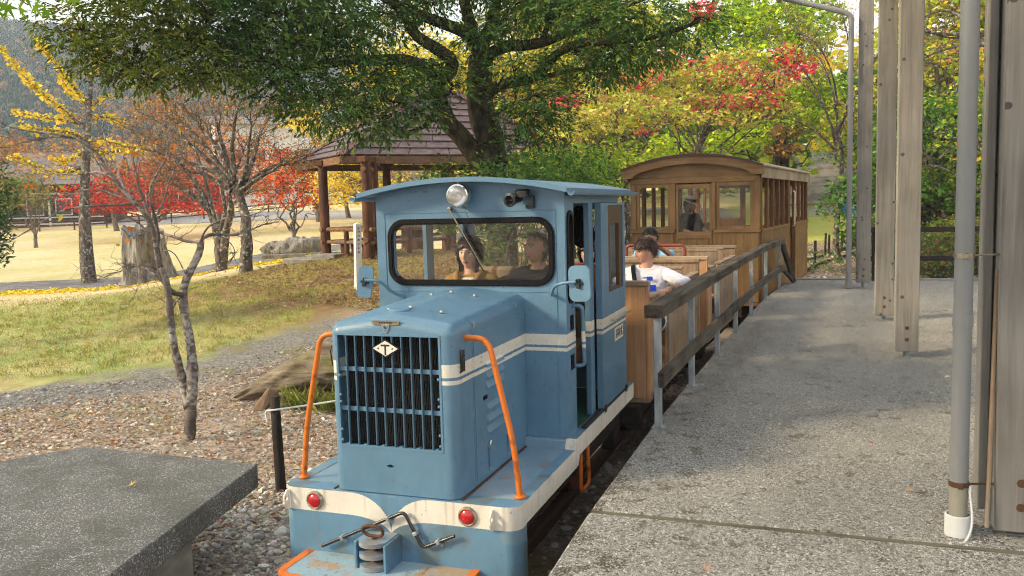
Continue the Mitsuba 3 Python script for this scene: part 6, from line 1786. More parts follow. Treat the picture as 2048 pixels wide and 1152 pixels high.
def lapped(p, q, apex, n, parent):
    """Courses of a triangular roof face from the eave p-q up to the apex, each lapping the one below."""
    nr = np.cross(q - p, apex - p)
    nr /= np.linalg.norm(nr)
    if nr[2] < 0:
        nr = -nr
    rs = np.random.default_rng(int(abs(p[0] * 100)))
    for k in range(n):
        a, b = k / n, min(1.0, (k + 1.12) / n)
        lo1, lo2 = p + (apex - p) * a, q + (apex - q) * a
        hi1, hi2 = p + (apex - p) * b, q + (apex - q) * b
        m = max(1, int(np.linalg.norm(lo2 - lo1) / 0.95))
        e = np.linspace(0, 1, m + 1)
        if m > 1:
            e[1:-1] += rs.uniform(-0.25, 0.25, m - 1) / m
        for s, t in zip(e[:-1], e[1:]):
            u, v = lo1 + (lo2 - lo1) * (s + 0.002), lo1 + (lo2 - lo1) * (t - 0.002)
            w, x = hi1 + (hi2 - hi1) * (t - 0.002), hi1 + (hi2 - hi1) * (s + 0.002)
            li, th = 0.042 + rs.uniform(0, .008), 0.022
            vs = [u + nr * li, v + nr * li, w + nr * 0.012, x + nr * 0.012, u + nr * (li - th), v + nr * (li - th), w - nr * 0.012, x - nr * 0.012]
            so('shingle', trimesh.Trimesh(vs, [[0, 1, 2], [0, 2, 3], [4, 6, 5], [4, 7, 6], [0, 4, 5], [0, 5, 1], [1, 5, 6], [1, 6, 2], [3, 7, 4], [3, 4, 0], [2, 6, 7], [2, 7, 3]], process=False), 'red_stain_roof', parent)


rfk = so('roof', trimesh.Trimesh([A_, B_, C_, D_, AP - [0, 0, .02]], [[0, 1, 4], [2, 0, 4], [3, 2, 4], [1, 3, 4]], process=False), 'red_stain_roof')
for p, q in ((A_, B_), (A_, C_)):
    lapped(p, q, AP, 11, rfk)
for p in (A_, B_, C_):
    e = AP + [0, 0, 0.06]
    d = (e - p)
    s = np.cross(d, [0, 0, 1.0])
    s /= np.linalg.norm(s)
    n = np.cross(s, d)
    n /= np.linalg.norm(n)
    P0, P1 = p + n * 0.06 - d * 0.01, e
    vs = [P0 - s * 0.13 - n * 0.03, P0 + n * 0.05, P0 + s * 0.13 - n * 0.03, P1 - s * 0.13 - n * 0.03, P1 + n * 0.05, P1 + s * 0.13 - n * 0.03]
    so('hip_cap', trimesh.Trimesh(vs, [[0, 1, 4], [0, 4, 3], [1, 2, 5], [1, 5, 4]], process=False), 'ridge_metal', rfk)
for p, q in ((A_, B_), (A_, C_), (B_, D_), (C_, D_)):
    d = (q - p) / np.linalg.norm(q - p)
    m = box(0, np.linalg.norm(q - p), -0.03, 0.03, -0.20, -0.02, 0.006)
    so('fascia', moved(m, xf(p, rz=math.atan2(d[1], d[0]))), 'log_wood_h', rfk)


def log(p, q, r0, r1=None, mat='log_wood', name='log', parent=SH, seed=0, n=9):
    p, q = np.asarray(p, float), np.asarray(q, float)
    rs = np.random.default_rng(seed + int(abs(p[0] * 37)))
    t = np.linspace(0, 1, n)
    pts = p + (q - p) * t[:, None] + rs.normal(0, r0 * 0.03, (n, 3))
    return obj(name, jitter(tube(pts, np.linspace(r0, r1 or r0, n), 14), r0 * 0.05, 9, seed), mat, parent, smooth=50)


def gp(px, D):
    return ground_at(px, D)


posts = {}
for k, (px, D, r) in enumerate(((651, 22.3, 0.125), (737, 20.9, 0.13), (752, 21.4, 0.12), (778, 24.0, 0.12), (893, 22.6, 0.12), (1000, 23.6, 0.12), (905, 27.0, 0.12))):
    b = gp(px, D)
    b[2] = max(b[2], 0.25)
    posts[k] = b
    log(b - [0, 0, .3], [b[0], b[1], 2.86], r * 1.05, r * 0.92, name='post', seed=k)
    so('beam_end', box(b[0] - 0.11, b[0] + 0.11, b[1] - 0.2, b[1] + 0.2, 2.72, 2.86, 0.01), 'log_wood', rfk)
fz_ = 0.40
for a, b in ((0, 1), (1, 4), (0, 3), (3, 6)):
    for z in (0.98, 0.66):
        p, q = posts[a].copy(), posts[b].copy()
        p[2] = q[2] = fz_ + z - 0.28
        d = (q - p) / np.linalg.norm(q - p)
        log(p - d * 0.15, q + d * 0.2, 0.055 if z > 0.8 else 0.045, mat='log_wood_h', name='rail', seed=int(z * 10) + a)
    mid = (posts[a] + posts[b]) / 2
    log([mid[0], mid[1], mid[2] - .2], [mid[0], mid[1], fz_ + 0.72], 0.065, name='rail_post', seed=a + 20)
for z in (0.75, 1.9, 2.45):
    d = posts[2] - posts[1]
    log([posts[1][0] - d[0] * .4, posts[1][1] - d[1] * .4, fz_ + z - 0.3], [posts[2][0] + d[0] * .4, posts[2][1] + d[1] * .4, fz_ + z - 0.3], 0.06, mat='log_wood_h', name='tie', seed=40)
fc = (posts[0] + posts[1] + posts[4] + posts[6]) / 4
so('floor', box(fc[0] - 2.3, fc[0] + 2.3, fc[1] - 2.2, fc[1] + 2.2, -0.4, fz_ - 0.02, 0.02), 'concrete')
so('footing', box(posts[0][0] + 0.1, posts[0][0] + 0.75, posts[0][1] - 0.85, posts[0][1] - 0.25, 0.0, 0.50, 0.02), 'concrete')
d = posts[1] - posts[0]
d[2] = 0
d /= np.linalg.norm(d)
nn_ = np.array([-d[1], d[0], 0])
for s in (0.15, 0.36):
    p, q = posts[0] + d * 0.25 + nn_ * s, posts[1] - d * 0.15 + nn_ * s
    p[2] = q[2] = fz_ + 0.42
    m = box(0, np.linalg.norm(q - p), -0.09, 0.09, -0.05, 0.0, 0.008)
    so('bench_plank', moved(m, xf(p, rz=math.atan2(d[1], d[0]))), 'grey_wood')
for k in (0.25, 0.5, 0.75):
    p = posts[0] + (posts[1] - posts[0]) * k + nn_ * 0.25
    so('bench_leg', box(p[0] - 0.08, p[0] + 0.08, p[1] - 0.08, p[1] + 0.08, fz_ - 0.05, fz_ + 0.37, 0.01), 'log_wood')
tc = (posts[1] + posts[6]) / 2
so('table_trunk', turned([(0, 0), (0.42, 0), (0.40, 0.3), (0.40, 0.62), (0, 0.62)], (tc[0], tc[1], fz_ - 0.03), (0, 0, 1), 24), 'log_wood', smooth=30)
so('table_top', turned([(0, 0), (0.75, 0), (0.77, 0.03), (0.75, 0.06), (0, 0.06)], (tc[0], tc[1], fz_ + 0.60), (0, 0, 1), 28), 'grey_wood', smooth=30)

# ------------------------------------------------------------------ white marker post
mpb = np.array([*ground_at(712, 17.6)[:2], 0.0])
mpb[2] = float(gz(mpb[0], mpb[1]))
MP = thing('marker_post', 'square white wooden marker post with vertical lettering on the mossy slope', 'post')
MM = xf(mpb, rz=-YAW * -1 + 0.53, ry=0.03)
hw, hh = 0.062, 1.37
pst = to_tm(m3.Manifold.hull_points(np.array([(sx * hw, sy * hw, z) for sx in (-1, 1) for sy in (-1, 1) for z in (-0.2, hh - 0.04)] + [(0, 0, hh)])))
obj('post', moved(pst, MM), 'sign_white', MP)


def column(chars, x0, z0, step, size, face, mats):
    for k, c in enumerate(chars):
        if c == ' ':
            continue
        g = glyph(c, size)
        if c in '「」':
            g = sa.rotate(g, -90, origin=(size / 2, size / 2))
        gg = prism(g, 0.0015, 'xz', -0.0015)
        gg = moved(gg, xf((x0 - size / 2, -hw - 0.0002, z0 - k * step)))
        obj('letter', moved(moved(gg, xf((0, 0, 0), rz=face)), MM), mats(k), MP)


column('「やなせ水源の森」 公園まつり植樹', 0, 1.235, 0.060, 0.050, 0.0 - math.pi / 2, lambda k: 'ink_blue' if k == 7 else 'ink_grey' if k < 9 else 'ink')
column(' 緑の募金事業', 0, 1.235, 0.085, 0.052, 0.0, lambda k: 'ink')
lg = sa.scale(sg.Point(0, 0).buffer(0.028), 0.8, 1.0).difference(sa.translate(sg.Point(0, 0).buffer(0.014), 0.006, 0.006))
pbr('logo_green', (0.03, 0.14, 0.05), rough=0.7)
obj('emblem', moved(moved(prism(lg, 0.0015, 'xz', -0.0017), xf((0, -hw, 1.25))), MM), 'logo_green', MP)

# ------------------------------------------------------------------ stump, logs, stake and rope
sb = ground_at(287, 27.3)
rs = np.random.default_rng(3)
nt, nh = 96, 40
TT, HH = np.meshgrid(np.arange(nt) * 2 * np.pi / nt, np.linspace(0, 1, nh), indexing='ij')
rid = meshkit.fbm(np.stack([np.cos(TT) * 3.2, np.sin(TT) * 3.2, HH * 0.9], -1), 4, 3) - 0.5
fin = meshkit.fbm(np.stack([np.cos(TT) * 12, np.sin(TT) * 12, HH * 1.5], -1), 3, 8) - 0.5
R_ = (0.68 - 0.08 * HH + 0.30 * (1 - HH) ** 4) * (1 + 0.80 * rid) + 0.20 * fin
hol = np.exp(-((np.angle(np.exp(1j * (TT + 0.55)))) / 0.42) ** 2) * np.exp(-((HH - 0.42) / 0.30) ** 2)
R_ = R_ - 0.34 * hol
top = 1.85 + 0.9 * (meshkit.fbm(np.stack([np.cos(TT) * 2.2, np.sin(TT) * 2.2, 0 * TT], -1), 3, 12) - 0.5)
sv = np.stack([sb[0] + R_ * np.cos(TT), sb[1] + R_ * np.sin(TT), sb[2] - 0.1 + HH * top], -1).reshape(-1, 3)
i, j = np.meshgrid(np.arange(nt), np.arange(nh - 1), indexing='ij')
q = np.stack([i * nh + j, ((i + 1) % nt) * nh + j, ((i + 1) % nt) * nh + j + 1, i * nh + j + 1], -1).reshape(-1, 4)
f = np.vstack([q[:, [0, 1, 2]], q[:, [0, 2, 3]]])
rim_i = np.arange(nt) * nh + nh - 1
inner = sv[rim_i] * [1, 1, 1]
inner = np.c_[sb[0] + (inner[:, 0] - sb[0]) * 0.7, sb[1] + (inner[:, 1] - sb[1]) * 0.7, inner[:, 2] - 0.35]
sv = np.vstack([sv, inner, [[sb[0], sb[1], sb[2] + 1.1]]])
b0 = nt * nh
f = np.vstack([f] + [np.array([[rim_i[k], rim_i[(k + 1) % nt], b0 + (k + 1) % nt], [rim_i[k], b0 + (k + 1) % nt, b0 + k], [b0 + k, b0 + (k + 1) % nt, b0 + nt]]) for k in range(nt)])
single('tree_stump', trimesh.Trimesh(sv, f, process=False), 'grey_wood', 'huge grey weathered tree stump by the path on the lawn', 'tree stump', smooth=True)


def driftlog(name, label, pts, radii, seed, mat, amp=0.35, sides=22, squash=0.75):
    c = spline(pts, 40)
    r = np.interp(np.linspace(0, 1, 40), np.linspace(0, 1, len(radii)), radii)
    m = tube(c, r, sides)
    v = np.asarray(m.vertices)
    n = np.asarray(m.vertex_normals)
    along = np.linspace(0, 1, 40).repeat(sides)
    along = np.r_[along, 0, 1]
    ang = np.r_[np.tile(np.arange(sides) * 2 * np.pi / sides, 40), 0, 0]
    w = meshkit.fbm(np.stack([np.cos(ang + along * 2) * 2.4, np.sin(ang + along * 2) * 2.4, along * 3.2], 1), 4, seed) - 0.5
    g = meshkit.fbm(np.stack([np.cos(ang + along * 2) * 9, np.sin(ang + along * 2) * 9, along * 3], 1), 3, seed + 4) - 0.5
    rad = np.r_[r.repeat(sides), r[0], r[-1]]
    v = v + n * (rad * (amp * 2 * w + 0.25 * g))[:, None]
    return single(name, trimesh.Trimesh(v, m.faces, process=False), mat, label, 'log', smooth=True)


g0 = ground_at(590, 29.5)
U_ = _r0
driftlog('drift_log', 'twisted grey driftwood log lying left of the shelter', [g0 - U_ * 0.75 + [0, 0, 0.22], g0 - U_ * 0.1 + [0, 0, 0.32], g0 + U_ * 0.5 + [0, 0, 0.38], g0 + U_ * 1.1 + [0, 0, 0.42]], [0.22, 0.34, 0.30, 0.20], 5, 'grey_wood', 0.5)
driftlog('drift_log', 'small knotted driftwood root at the left end of the log pile', [g0 - U_ * 1.15 + [0, 0, 0.18], g0 - U_ * 0.8 + [0, 0.1, 0.30], g0 - U_ * 0.5 + [0, 0, 0.18]], [0.14, 0.24, 0.14], 9, 'grey_wood', 0.7)
g1 = ground_at(600, 27.8)
single('plank', moved(box(-1.25, 1.25, -0.14, 0.14, 0.02, 0.14, 0.015), xf(g1, rz=YAW + 0.03, ry=-0.02)), 'grey_wood', 'flat grey plank lying in front of the driftwood logs', 'plank')
l0, l1 = np.array([-6.70, 8.62, -0.66]), np.array([-4.95, 8.95, -0.42])
driftlog('mossy_log', 'mossy weathered split log lying on dead leaves beside the track', [l0, l0 * .62 + l1 * .38 + [0, .1, .16], l0 * .3 + l1 * .7 + [0, 0.12, 0.20], l1 + [0.5, .1, 0.20]], [0.05, 0.19, 0.30, 0.34], 14, 'drift_wood', 0.55, 34)
wedge = hull_of([(-6.18, 8.25, -0.70, 0.02), (-6.10, 8.28, -0.72, 0.02), (-6.02, 8.35, -0.47, 0.025), (-5.96, 8.40, -0.50, 0.02), (-6.0, 8.5, -0.6, 0.02)], 10)
single('wood_chunk', to_tm(wedge), 'bench_wood_grey', 'pale split chunk of wood propped under the mossy log', 'wood chunk')
s0 = np.array([-4.20, 5.86, -0.80])
s0[:2] = on_z(563, 985, -0.72)[:2]
s1 = on_y(549, 792, s0[1] + 0.02)
single('wooden_stake', jitter(tube([s0, s0 * .5 + s1 * .5, s1], [0.045, 0.043, 0.040], 10), 0.004, 14), 'stake_wood', 'dark leaning wooden stake with rope beside the locomotive front', 'stake', smooth=40)
k0 = s1 + np.array([0.0, -0.02, -0.105])
rp = spline([k0 + [-0.055, -0.02, -0.10], k0 + [-0.05, -0.03, -0.01], k0 + [0, -0.045, 0.0], k0 + [0.05, 0.0, 0.0], k0 + [0.6, 0.55, 0.03], k0 + [1.5, 2.2, 0.10]], 60)
single('rope', tube(rp, 0.008, 6), 'plaster', 'pale rope tied round the dark stake and running behind the locomotive', 'rope', smooth=True)
# ------------------------------------------------------------------ trees
EVER = [(0.066, 0.150, 0.034, 3), (0.105, 0.205, 0.046, 3), (0.17, 0.26, 0.06, 1.8), (0.25, 0.30, 0.075, 0.8)]
OLIVE = [(0.125, 0.175, 0.028, 3), (0.180, 0.230, 0.038, 3), (0.26, 0.285, 0.05, 1.5), (0.20, 0.17, 0.03, 0.4)]
CRIMSON = [(0.50, 0.030, 0.030, 3), (0.62, 0.055, 0.035, 3), (0.36, 0.020, 0.022, 1), (0.66, 0.14, 0.05, 1)]
SCARLET = [(0.62, 0.070, 0.030, 3), (0.70, 0.17, 0.035, 3), (0.66, 0.28, 0.05, 1.2), (0.42, 0.04, 0.025, 1)]
PINKRED = [(0.76, 0.085, 0.145, 3), (0.62, 0.055, 0.10, 2), (0.75, 0.22, 0.14, 0.8)]
GOLD = [(0.84, 0.65, 0.055, 3), (0.88, 0.74, 0.13, 2), (0.74, 0.52, 0.04, 1), (0.50, 0.50, 0.06, 0.6)]
RUSSET = [(0.44, 0.20, 0.055, 3), (0.52, 0.27, 0.075, 2), (0.34, 0.14, 0.045, 2), (0.55, 0.36, 0.11, 1)]
LIME = [(0.36, 0.52, 0.035, 3), (0.50, 0.60, 0.05, 2), (0.24, 0.40, 0.03, 2), (0.66, 0.62, 0.06, 0.8)]
GREEN = [(0.11, 0.24, 0.045, 3), (0.17, 0.32, 0.06, 2), (0.065, 0.145, 0.03, 2), (0.26, 0.30, 0.06, 0.5)]
TURN = [(0.58, 0.58, 0.09, 3), (0.68, 0.54, 0.14, 2), (0.44, 0.52, 0.08, 3), (0.70, 0.40, 0.18, 1.2), (0.55, 0.18, 0.12, 0.4)]
BROWN = [(0.30, 0.175, 0.075, 3), (0.24, 0.13, 0.06, 2), (0.36, 0.25, 0.09, 1), (0.24, 0.22, 0.07, 1)]
mpx = lambda D: D / FOCAL                                             # metres per pixel at distance D


def pad(px, py, D, rx, ry, deep=0.8, cols=None):
    return (away(px, py, D), np.array([rx * mpx(D), rx * mpx(D) * deep, ry * mpx(D)]), cols)


# the big evergreen oak over the scene
D0 = 17.0
gb_ = ground_at(990, D0)
W = lambda px, py, D: away(px, py, D)
rs = np.random.default_rng(21)
limbs = [
    ([W(985, 345, 17.0), W(945, 300, 16.9), W(905, 255, 16.7), W(880, 205, 16.5), W(872, 165, 16.3)], 0.21, 0.15),
    ([W(872, 165, 16.3), W(825, 125, 16.0), W(760, 120, 15.6), W(700, 120, 15.2), W(620, 132, 14.8), W(520, 110, 14.3), W(420, 85, 13.8), W(300, 60, 13.4)], 0.12, 0.03),
    ([W(878, 200, 16.5), W(840, 258, 16.0), W(790, 262, 15.5)], 0.07, 0.02),
    ([W(872, 165, 16.3), W(905, 120, 16.2), W(845, 75, 16.0), W(800, 20, 15.8), W(740, -60, 15.5)], 0.15, 0.05),
    ([W(990, 330, 17.0), W(968, 240, 17.1), W(958, 170, 17.1), W(962, 110, 17.0)], 0.30, 0.24),
    ([W(962, 110, 17.0), W(925, 60, 16.7), W(860, 38, 16.3), W(800, 10, 15.8), W(720, -30, 15.0), W(560, -60, 14)], 0.13, 0.04),
    ([W(962, 110, 17.0), W(935, 30, 17.0), W(915, -50, 17.0), W(880, -140, 17)], 0.14, 0.07),
    ([W(962, 110, 17.0), W(985, 30, 17.2), W(1010, -60, 17.4)], 0.14, 0.07),
    ([W(960, 130, 17.0), W(1010, 95, 16.7), W(1080, 85, 16.3), W(1140, 62, 16.0), W(1230, 20, 15.5), W(1330, -20, 15)], 0.13, 0.04),
    ([W(1085, 84, 16.3), W(1098, 30, 16.4), W(1105, -40, 16.4)], 0.06, 0.03),
    ([W(975, 190, 17.0), W(1030, 165, 16.6), W(1075, 150, 16.3), W(1110, 110, 16.0), W(1190, 85, 15.6), W(1300, 75, 15.0), W(1400, 40, 14.6)], 0.12, 0.03),
    ([W(1040, 165, 16.6), W(1100, 150, 16.8), W(1150, 140, 17.0), W(1230, 128, 17)], 0.07, 0.02),
    ([W(975, 250, 17), W(1010, 215, 16.5), W(1060, 200, 16.0)], 0.06, 0.02),
    ([W(640, 128, 14.9), W(560, 160, 14.4), W(500, 195, 14.0)], 0.05, 0.015),
    ([W(480, 100, 14.1), W(400, 150, 13.6), W(330, 185, 13.2)], 0.04, 0.012),
    ([W(420, 85, 13.8), W(340, 120, 13.4), W(240, 140, 13.0)], 0.035, 0.012),
    ([W(400, 80, 13.8), W(300, 20, 13.6), W(200, -10, 13.4)], 0.035, 0.012)]
ew_ = []
for pts, a, b in limbs:
    c = spline(pts, max(10, 4 * len(pts)))
    c = c + (meshkit.fbm(c * 1.7, 2, 4)[:, None] - 0.5) * 0.12
    ew_.append((c, np.linspace(a, b, len(c)), 9))
pd = [pad(*q) for q in (
    (150, 45, 12.6, 70, 45), (230, 25, 13.0, 90, 55), (330, 30, 13.3, 95, 60), (430, 20, 13.6, 95, 50), (540, 15, 14.0, 100, 55), (640, 15, 14.3, 90, 45), (190, 115, 12.8, 62, 42), (270, 100, 13.0, 85, 46), (360, 112, 13.3, 80, 38), (300, 152, 13.0, 70, 22),
    (450, 110, 13.8, 80, 50), (430, 150, 13.7, 70, 20), (540, 100, 14.0, 85, 50), (545, 160, 14.0, 66, 34), (600, 150, 14.2, 56, 40), (575, 205, 14.0, 40, 14), (640, 205, 14.4, 80, 38), (700, 90, 14.8, 75, 40), (720, 165, 15.0, 90, 45),
    (700, 235, 14.8, 75, 34), (790, 195, 15.4, 85, 48), (800, 150, 15.6, 80, 35), (860, 125, 15.8, 50, 24), (770, 255, 15.3, 50, 22), (845, 215, 15.4, 45, 26), (915, 165, 16.2, 50, 22), (760, 30, 15.6, 70, 40), (850, 0, 16.2, 80, 30), (480, 62, 14.6, 90, 40), (580, 62, 15.0, 90, 40), (650, 70, 15.6, 80, 36), (400, 62, 14.2, 80, 36), (700, 40, 16.4, 80, 36), (1040, 5, 17.2, 80, 34), (1180, 10, 17, 80, 30),
    (960, 65, 16.2, 45, 26), (1010, 45, 16.2, 75, 32), (1030, 130, 16.0, 60, 26), (1050, 230, 16.0, 60, 40), (1075, 190, 15.8, 70, 34), (1040, 282, 16.2, 36, 16), (1100, 250, 16.2, 45, 30), (1120, 20, 16.0, 80, 34),
    (1150, 110, 16.0, 60, 24), (1200, 50, 15.4, 85, 36), (1190, 150, 16.4, 60, 18), (1290, 25, 15.0, 85, 36), (1260, 100, 15.4, 75, 32), (1330, 90, 15.0, 60, 24), (1390, 35, 14.6, 65, 36), (1240, 130, 15.8, 55, 18), (1080, -50, 16.6, 160, 60), (860, -70, 16.6, 170, 60), (600, -60, 14.6, 190, 60), (340, -60, 13.6, 190, 60))]
for k in range(len(pd)):
    c, r, q = pd[k]
    if k in (0, 1, 2, 6, 7, 8, 9, 11, 15):
        pd[k] = (c, r, OLIVE)
pad_tree('evergreen_oak', 'spreading dark evergreen tree with a forked mossy trunk behind the locomotive', 'tree', gb_, 0.38, [W(1000, 400, 17.0), W(996, 370, 17.0), W(990, 330, 17.0)], pd, EVER, 50, 0.102, 0.38, 'bark_moss', 33, layered=0.24, leaf='leaf_gloss', limb_r=0.018, twig_n=3, extra_wood=ew_, spray=7, droop=0.32, shell=0.35)

# crimson and scarlet maples across the lawn
g = ground_at(300, 49)
pad_tree('crimson_maple', 'wide low crimson maple behind the tree stump', 'tree', g, 0.16, [g + [0, 0, 1.2]], [pad(*q) for q in ((160, 395, 49, 55, 32), (230, 375, 49, 70, 40), (310, 365, 48, 70, 45), (380, 385, 49, 70, 38), (200, 410, 48, 60, 20), (290, 412, 48, 85, 18), (400, 415, 48, 75, 14), (330, 340, 50, 60, 30), (450, 390, 50, 45, 26))], [*CRIMSON, (0.60, 0.20, 0.07, 1), (0.36, 0.05, 0.04, 1)], 24, 0.15, 0.8, 'bark_plain', 41, layered=0.30, twig_n=4)
g = ground_at(440, 53)
pad_tree('crimson_maple', 'taller red maple showing through the bare cherry branches', 'tree', g, 0.16, [g + [0, 0, 1.5]], [pad(*q) for q in ((400, 330, 53, 55, 40), (450, 300, 53, 60, 40), (500, 310, 53, 60, 45), (540, 330, 52, 50, 40), (470, 350, 53, 70, 34), (360, 345, 53, 40, 24), (430, 265, 54, 40, 25), (550, 365, 52, 50, 25))], [*SCARLET, *RUSSET], 20, 0.15, 0.8, 'bark_plain', 42, layered=0.30, twig_n=4)
g = ground_at(585, 42)
pad_tree('scarlet_maple', 'orange red maple with a forked trunk on the lawn left of the shelter', 'tree', g, 0.13, [g + [0.05, 0, 0.5]], [pad(*q) for q in ((545, 375, 42, 45, 26), (590, 360, 42, 45, 30), (620, 385, 42, 34, 28), (560, 340, 42, 45, 26), (610, 330, 42, 34, 24), (530, 400, 42, 34, 16), (640, 410, 42, 26, 14), (585, 400, 41.5, 40, 18), (575, 315, 42, 30, 18))], SCARLET, 34, 0.14, 0.8, 'bark_grey', 43, layered=0.42, twig_n=5, fork=2)
# ginkgo with clumped yellow limbs
g = ground_at(172, 29.3)
rs = np.random.default_rng(8)
t = thing('ginkgo_tree', 'slender ginkgo with a straight grey trunk and strings of yellow leaves', 'tree')
tw, lp = [], []
tk = spline([g - [0, 0, .2], W(170, 450, 29.3), W(172, 320, 29.3), W(178, 230, 29.3), W(182, 150, 29.3)], 24)
tw.append((tk, np.linspace(0.26, 0.05, 24), 10))
for pts, n in (([(170, 258), (120, 215), (60, 165), (20, 120), (-20, 75)], 560), ([(176, 215), (140, 165), (100, 115), (75, 78)], 330), ([(172, 250), (120, 240), (70, 232), (25, 222)], 230), ([(172, 285), (120, 262), (70, 258), (40, 245)], 200), ([(173, 330), (130, 345), (85, 340), (50, 322), (20, 315)], 320), ([(172, 300), (150, 315), (120, 322), (100, 315)], 160), ([(178, 240), (215, 235), (250, 250)], 120), ([(175, 280), (220, 285), (270, 300)], 170), ([(173, 300), (210, 305), (250, 300), (300, 298)], 160), ([(180, 200), (150, 190), (120, 150)], 150), ([(182, 160), (195, 130), (200, 100)], 60), ([(176, 225), (200, 200), (225, 190)], 60)):
    dz = rs.uniform(-2.2, 1.2)
    c = spline([W(x, y, 29.3 + dz * k / len(pts)) for k, (x, y) in enumerate(pts)], 20)
    tw.append((c, np.linspace(0.06, 0.012, 20), 5))
    u = rs.uniform(0.12, 1, n)
    p = np.stack([np.interp(u, np.linspace(0, 1, 20), c[:, k]) for k in range(3)], 1)
    cl = np.floor(u * 16)
    rr_ = np.random.default_rng(int(abs(pts[0][1]))).uniform(0.07, 0.17, 20)[cl.astype(int)]
    p = p + rand_dirs(rs, n) * (rr_ * rs.uniform(0.3, 1, n) ** 0.5)[:, None]
    lp.append(p)
m, cc = scatter_leaves(rs, np.vstack(lp), 0.115, 0.95, GOLD, 0.8, 0.18, 0.15)
obj('trunk', wood_mesh(tw), 'bark_grey', t, smooth=True)
obj('crown', m, 'leaf', t, color=cc, kind='stuff')

# cherry trees, nearly bare, with a thin veil of russet leaves


def cherry(label, px, D, limbs, r0, veil, seed, cols=RUSSET, group='nearly bare cherry trees'):
    rs = np.random.default_rng(seed)
    t = thing('cherry_tree', label, 'tree', group)
    g = ground_at(px, D)
    wd, fine, tips = [], [], []
    for k, pts in enumerate(limbs):
        c = [g - [0, 0, 0.2]] if pts[0] is None else []
        dz = rs.uniform(-2.0, 2.0)
        c += [W(x, y, D + dz * (j / len(pts)) ** 1.3) for j, (x, y) in enumerate(pts[1:] if pts[0] is None else pts)]
        c = spline(c, 18)
        c = c + np.cumsum(rs.normal(0, 0.012, (18, 3)), 0)
        a = r0 if pts[0] is None else r0 * 0.42
        rr = np.linspace(a, a * (0.5 if pts[0] is None else 0.16), 18)
        if pts[0] is None:
            rr[:2] *= [1.3, 1.1]
        wd.append((c, rr, 9 if pts[0] is None else 6))
        if pts[0] is not None:
            twigs(rs, c[4:], 14, 0.95, 0.014, 0.75, 0.25, 1, 0, fine, tips)
    obj('trunk', wood_mesh(wd), 'bark_grey', t, smooth=True)
    obj('twigs', wood_mesh(fine), 'bark_plain', t, smooth=True, kind='stuff')
    if veil:
        tp = np.array([q for q, _ in tips])
        k = rs.choice(len(tp), veil)
        p = tp[k] + rs.normal(0, 0.14, (veil, 3))
        m, cc = scatter_leaves(rs, p, 0.062, 0.55, cols, 0.6, 0.25, 0.3)
        obj('crown', m, 'leaf', t, color=cc, kind='stuff')


cherry('nearly bare cherry tree with a pale lichened trunk on the mossy slope', 490, 23, [
    [None, (492, 500), (490, 440), (478, 390), (465, 350)],
    [(468, 360), (440, 300), (400, 250), (360, 205), (310, 185)], [(468, 355), (445, 290), (430, 230), (425, 180)], [(470, 350), (465, 290), (470, 240), (490, 190)], [(478, 380), (500, 330), (520, 270), (545, 230)], [(480, 390), (520, 350), (570, 325), (640, 305)], [(468, 365), (420, 340), (360, 320), (290, 300), (230, 290)],
    [(462, 372), (410, 320), (350, 270), (280, 230)], [(475, 380), (500, 300), (505, 230)], [(460, 380), (400, 350), (330, 345)], [(480, 385), (540, 340), (600, 300)], [(465, 365), (400, 280), (330, 225)]], 0.185, 4200, 51)
cherry('several stemmed nearly bare cherry tree behind the lichened one', 440, 26.5, [
    [None, (438, 500), (432, 460), (420, 420), (400, 385)], [None, (446, 500), (455, 450), (462, 400)],
    [(425, 430), (380, 390), (340, 360), (290, 350)], [(430, 445), (405, 340), (385, 280), (350, 220)], [(455, 440), (440, 350), (415, 260)], [(460, 410), (480, 330), (500, 280)], [(420, 420), (370, 330), (300, 270), (230, 240)], [(415, 410), (350, 370), (270, 350)], [(440, 460), (470, 400), (520, 380)], [(405, 390), (330, 300), (260, 260)]], 0.17, 3200, 52)

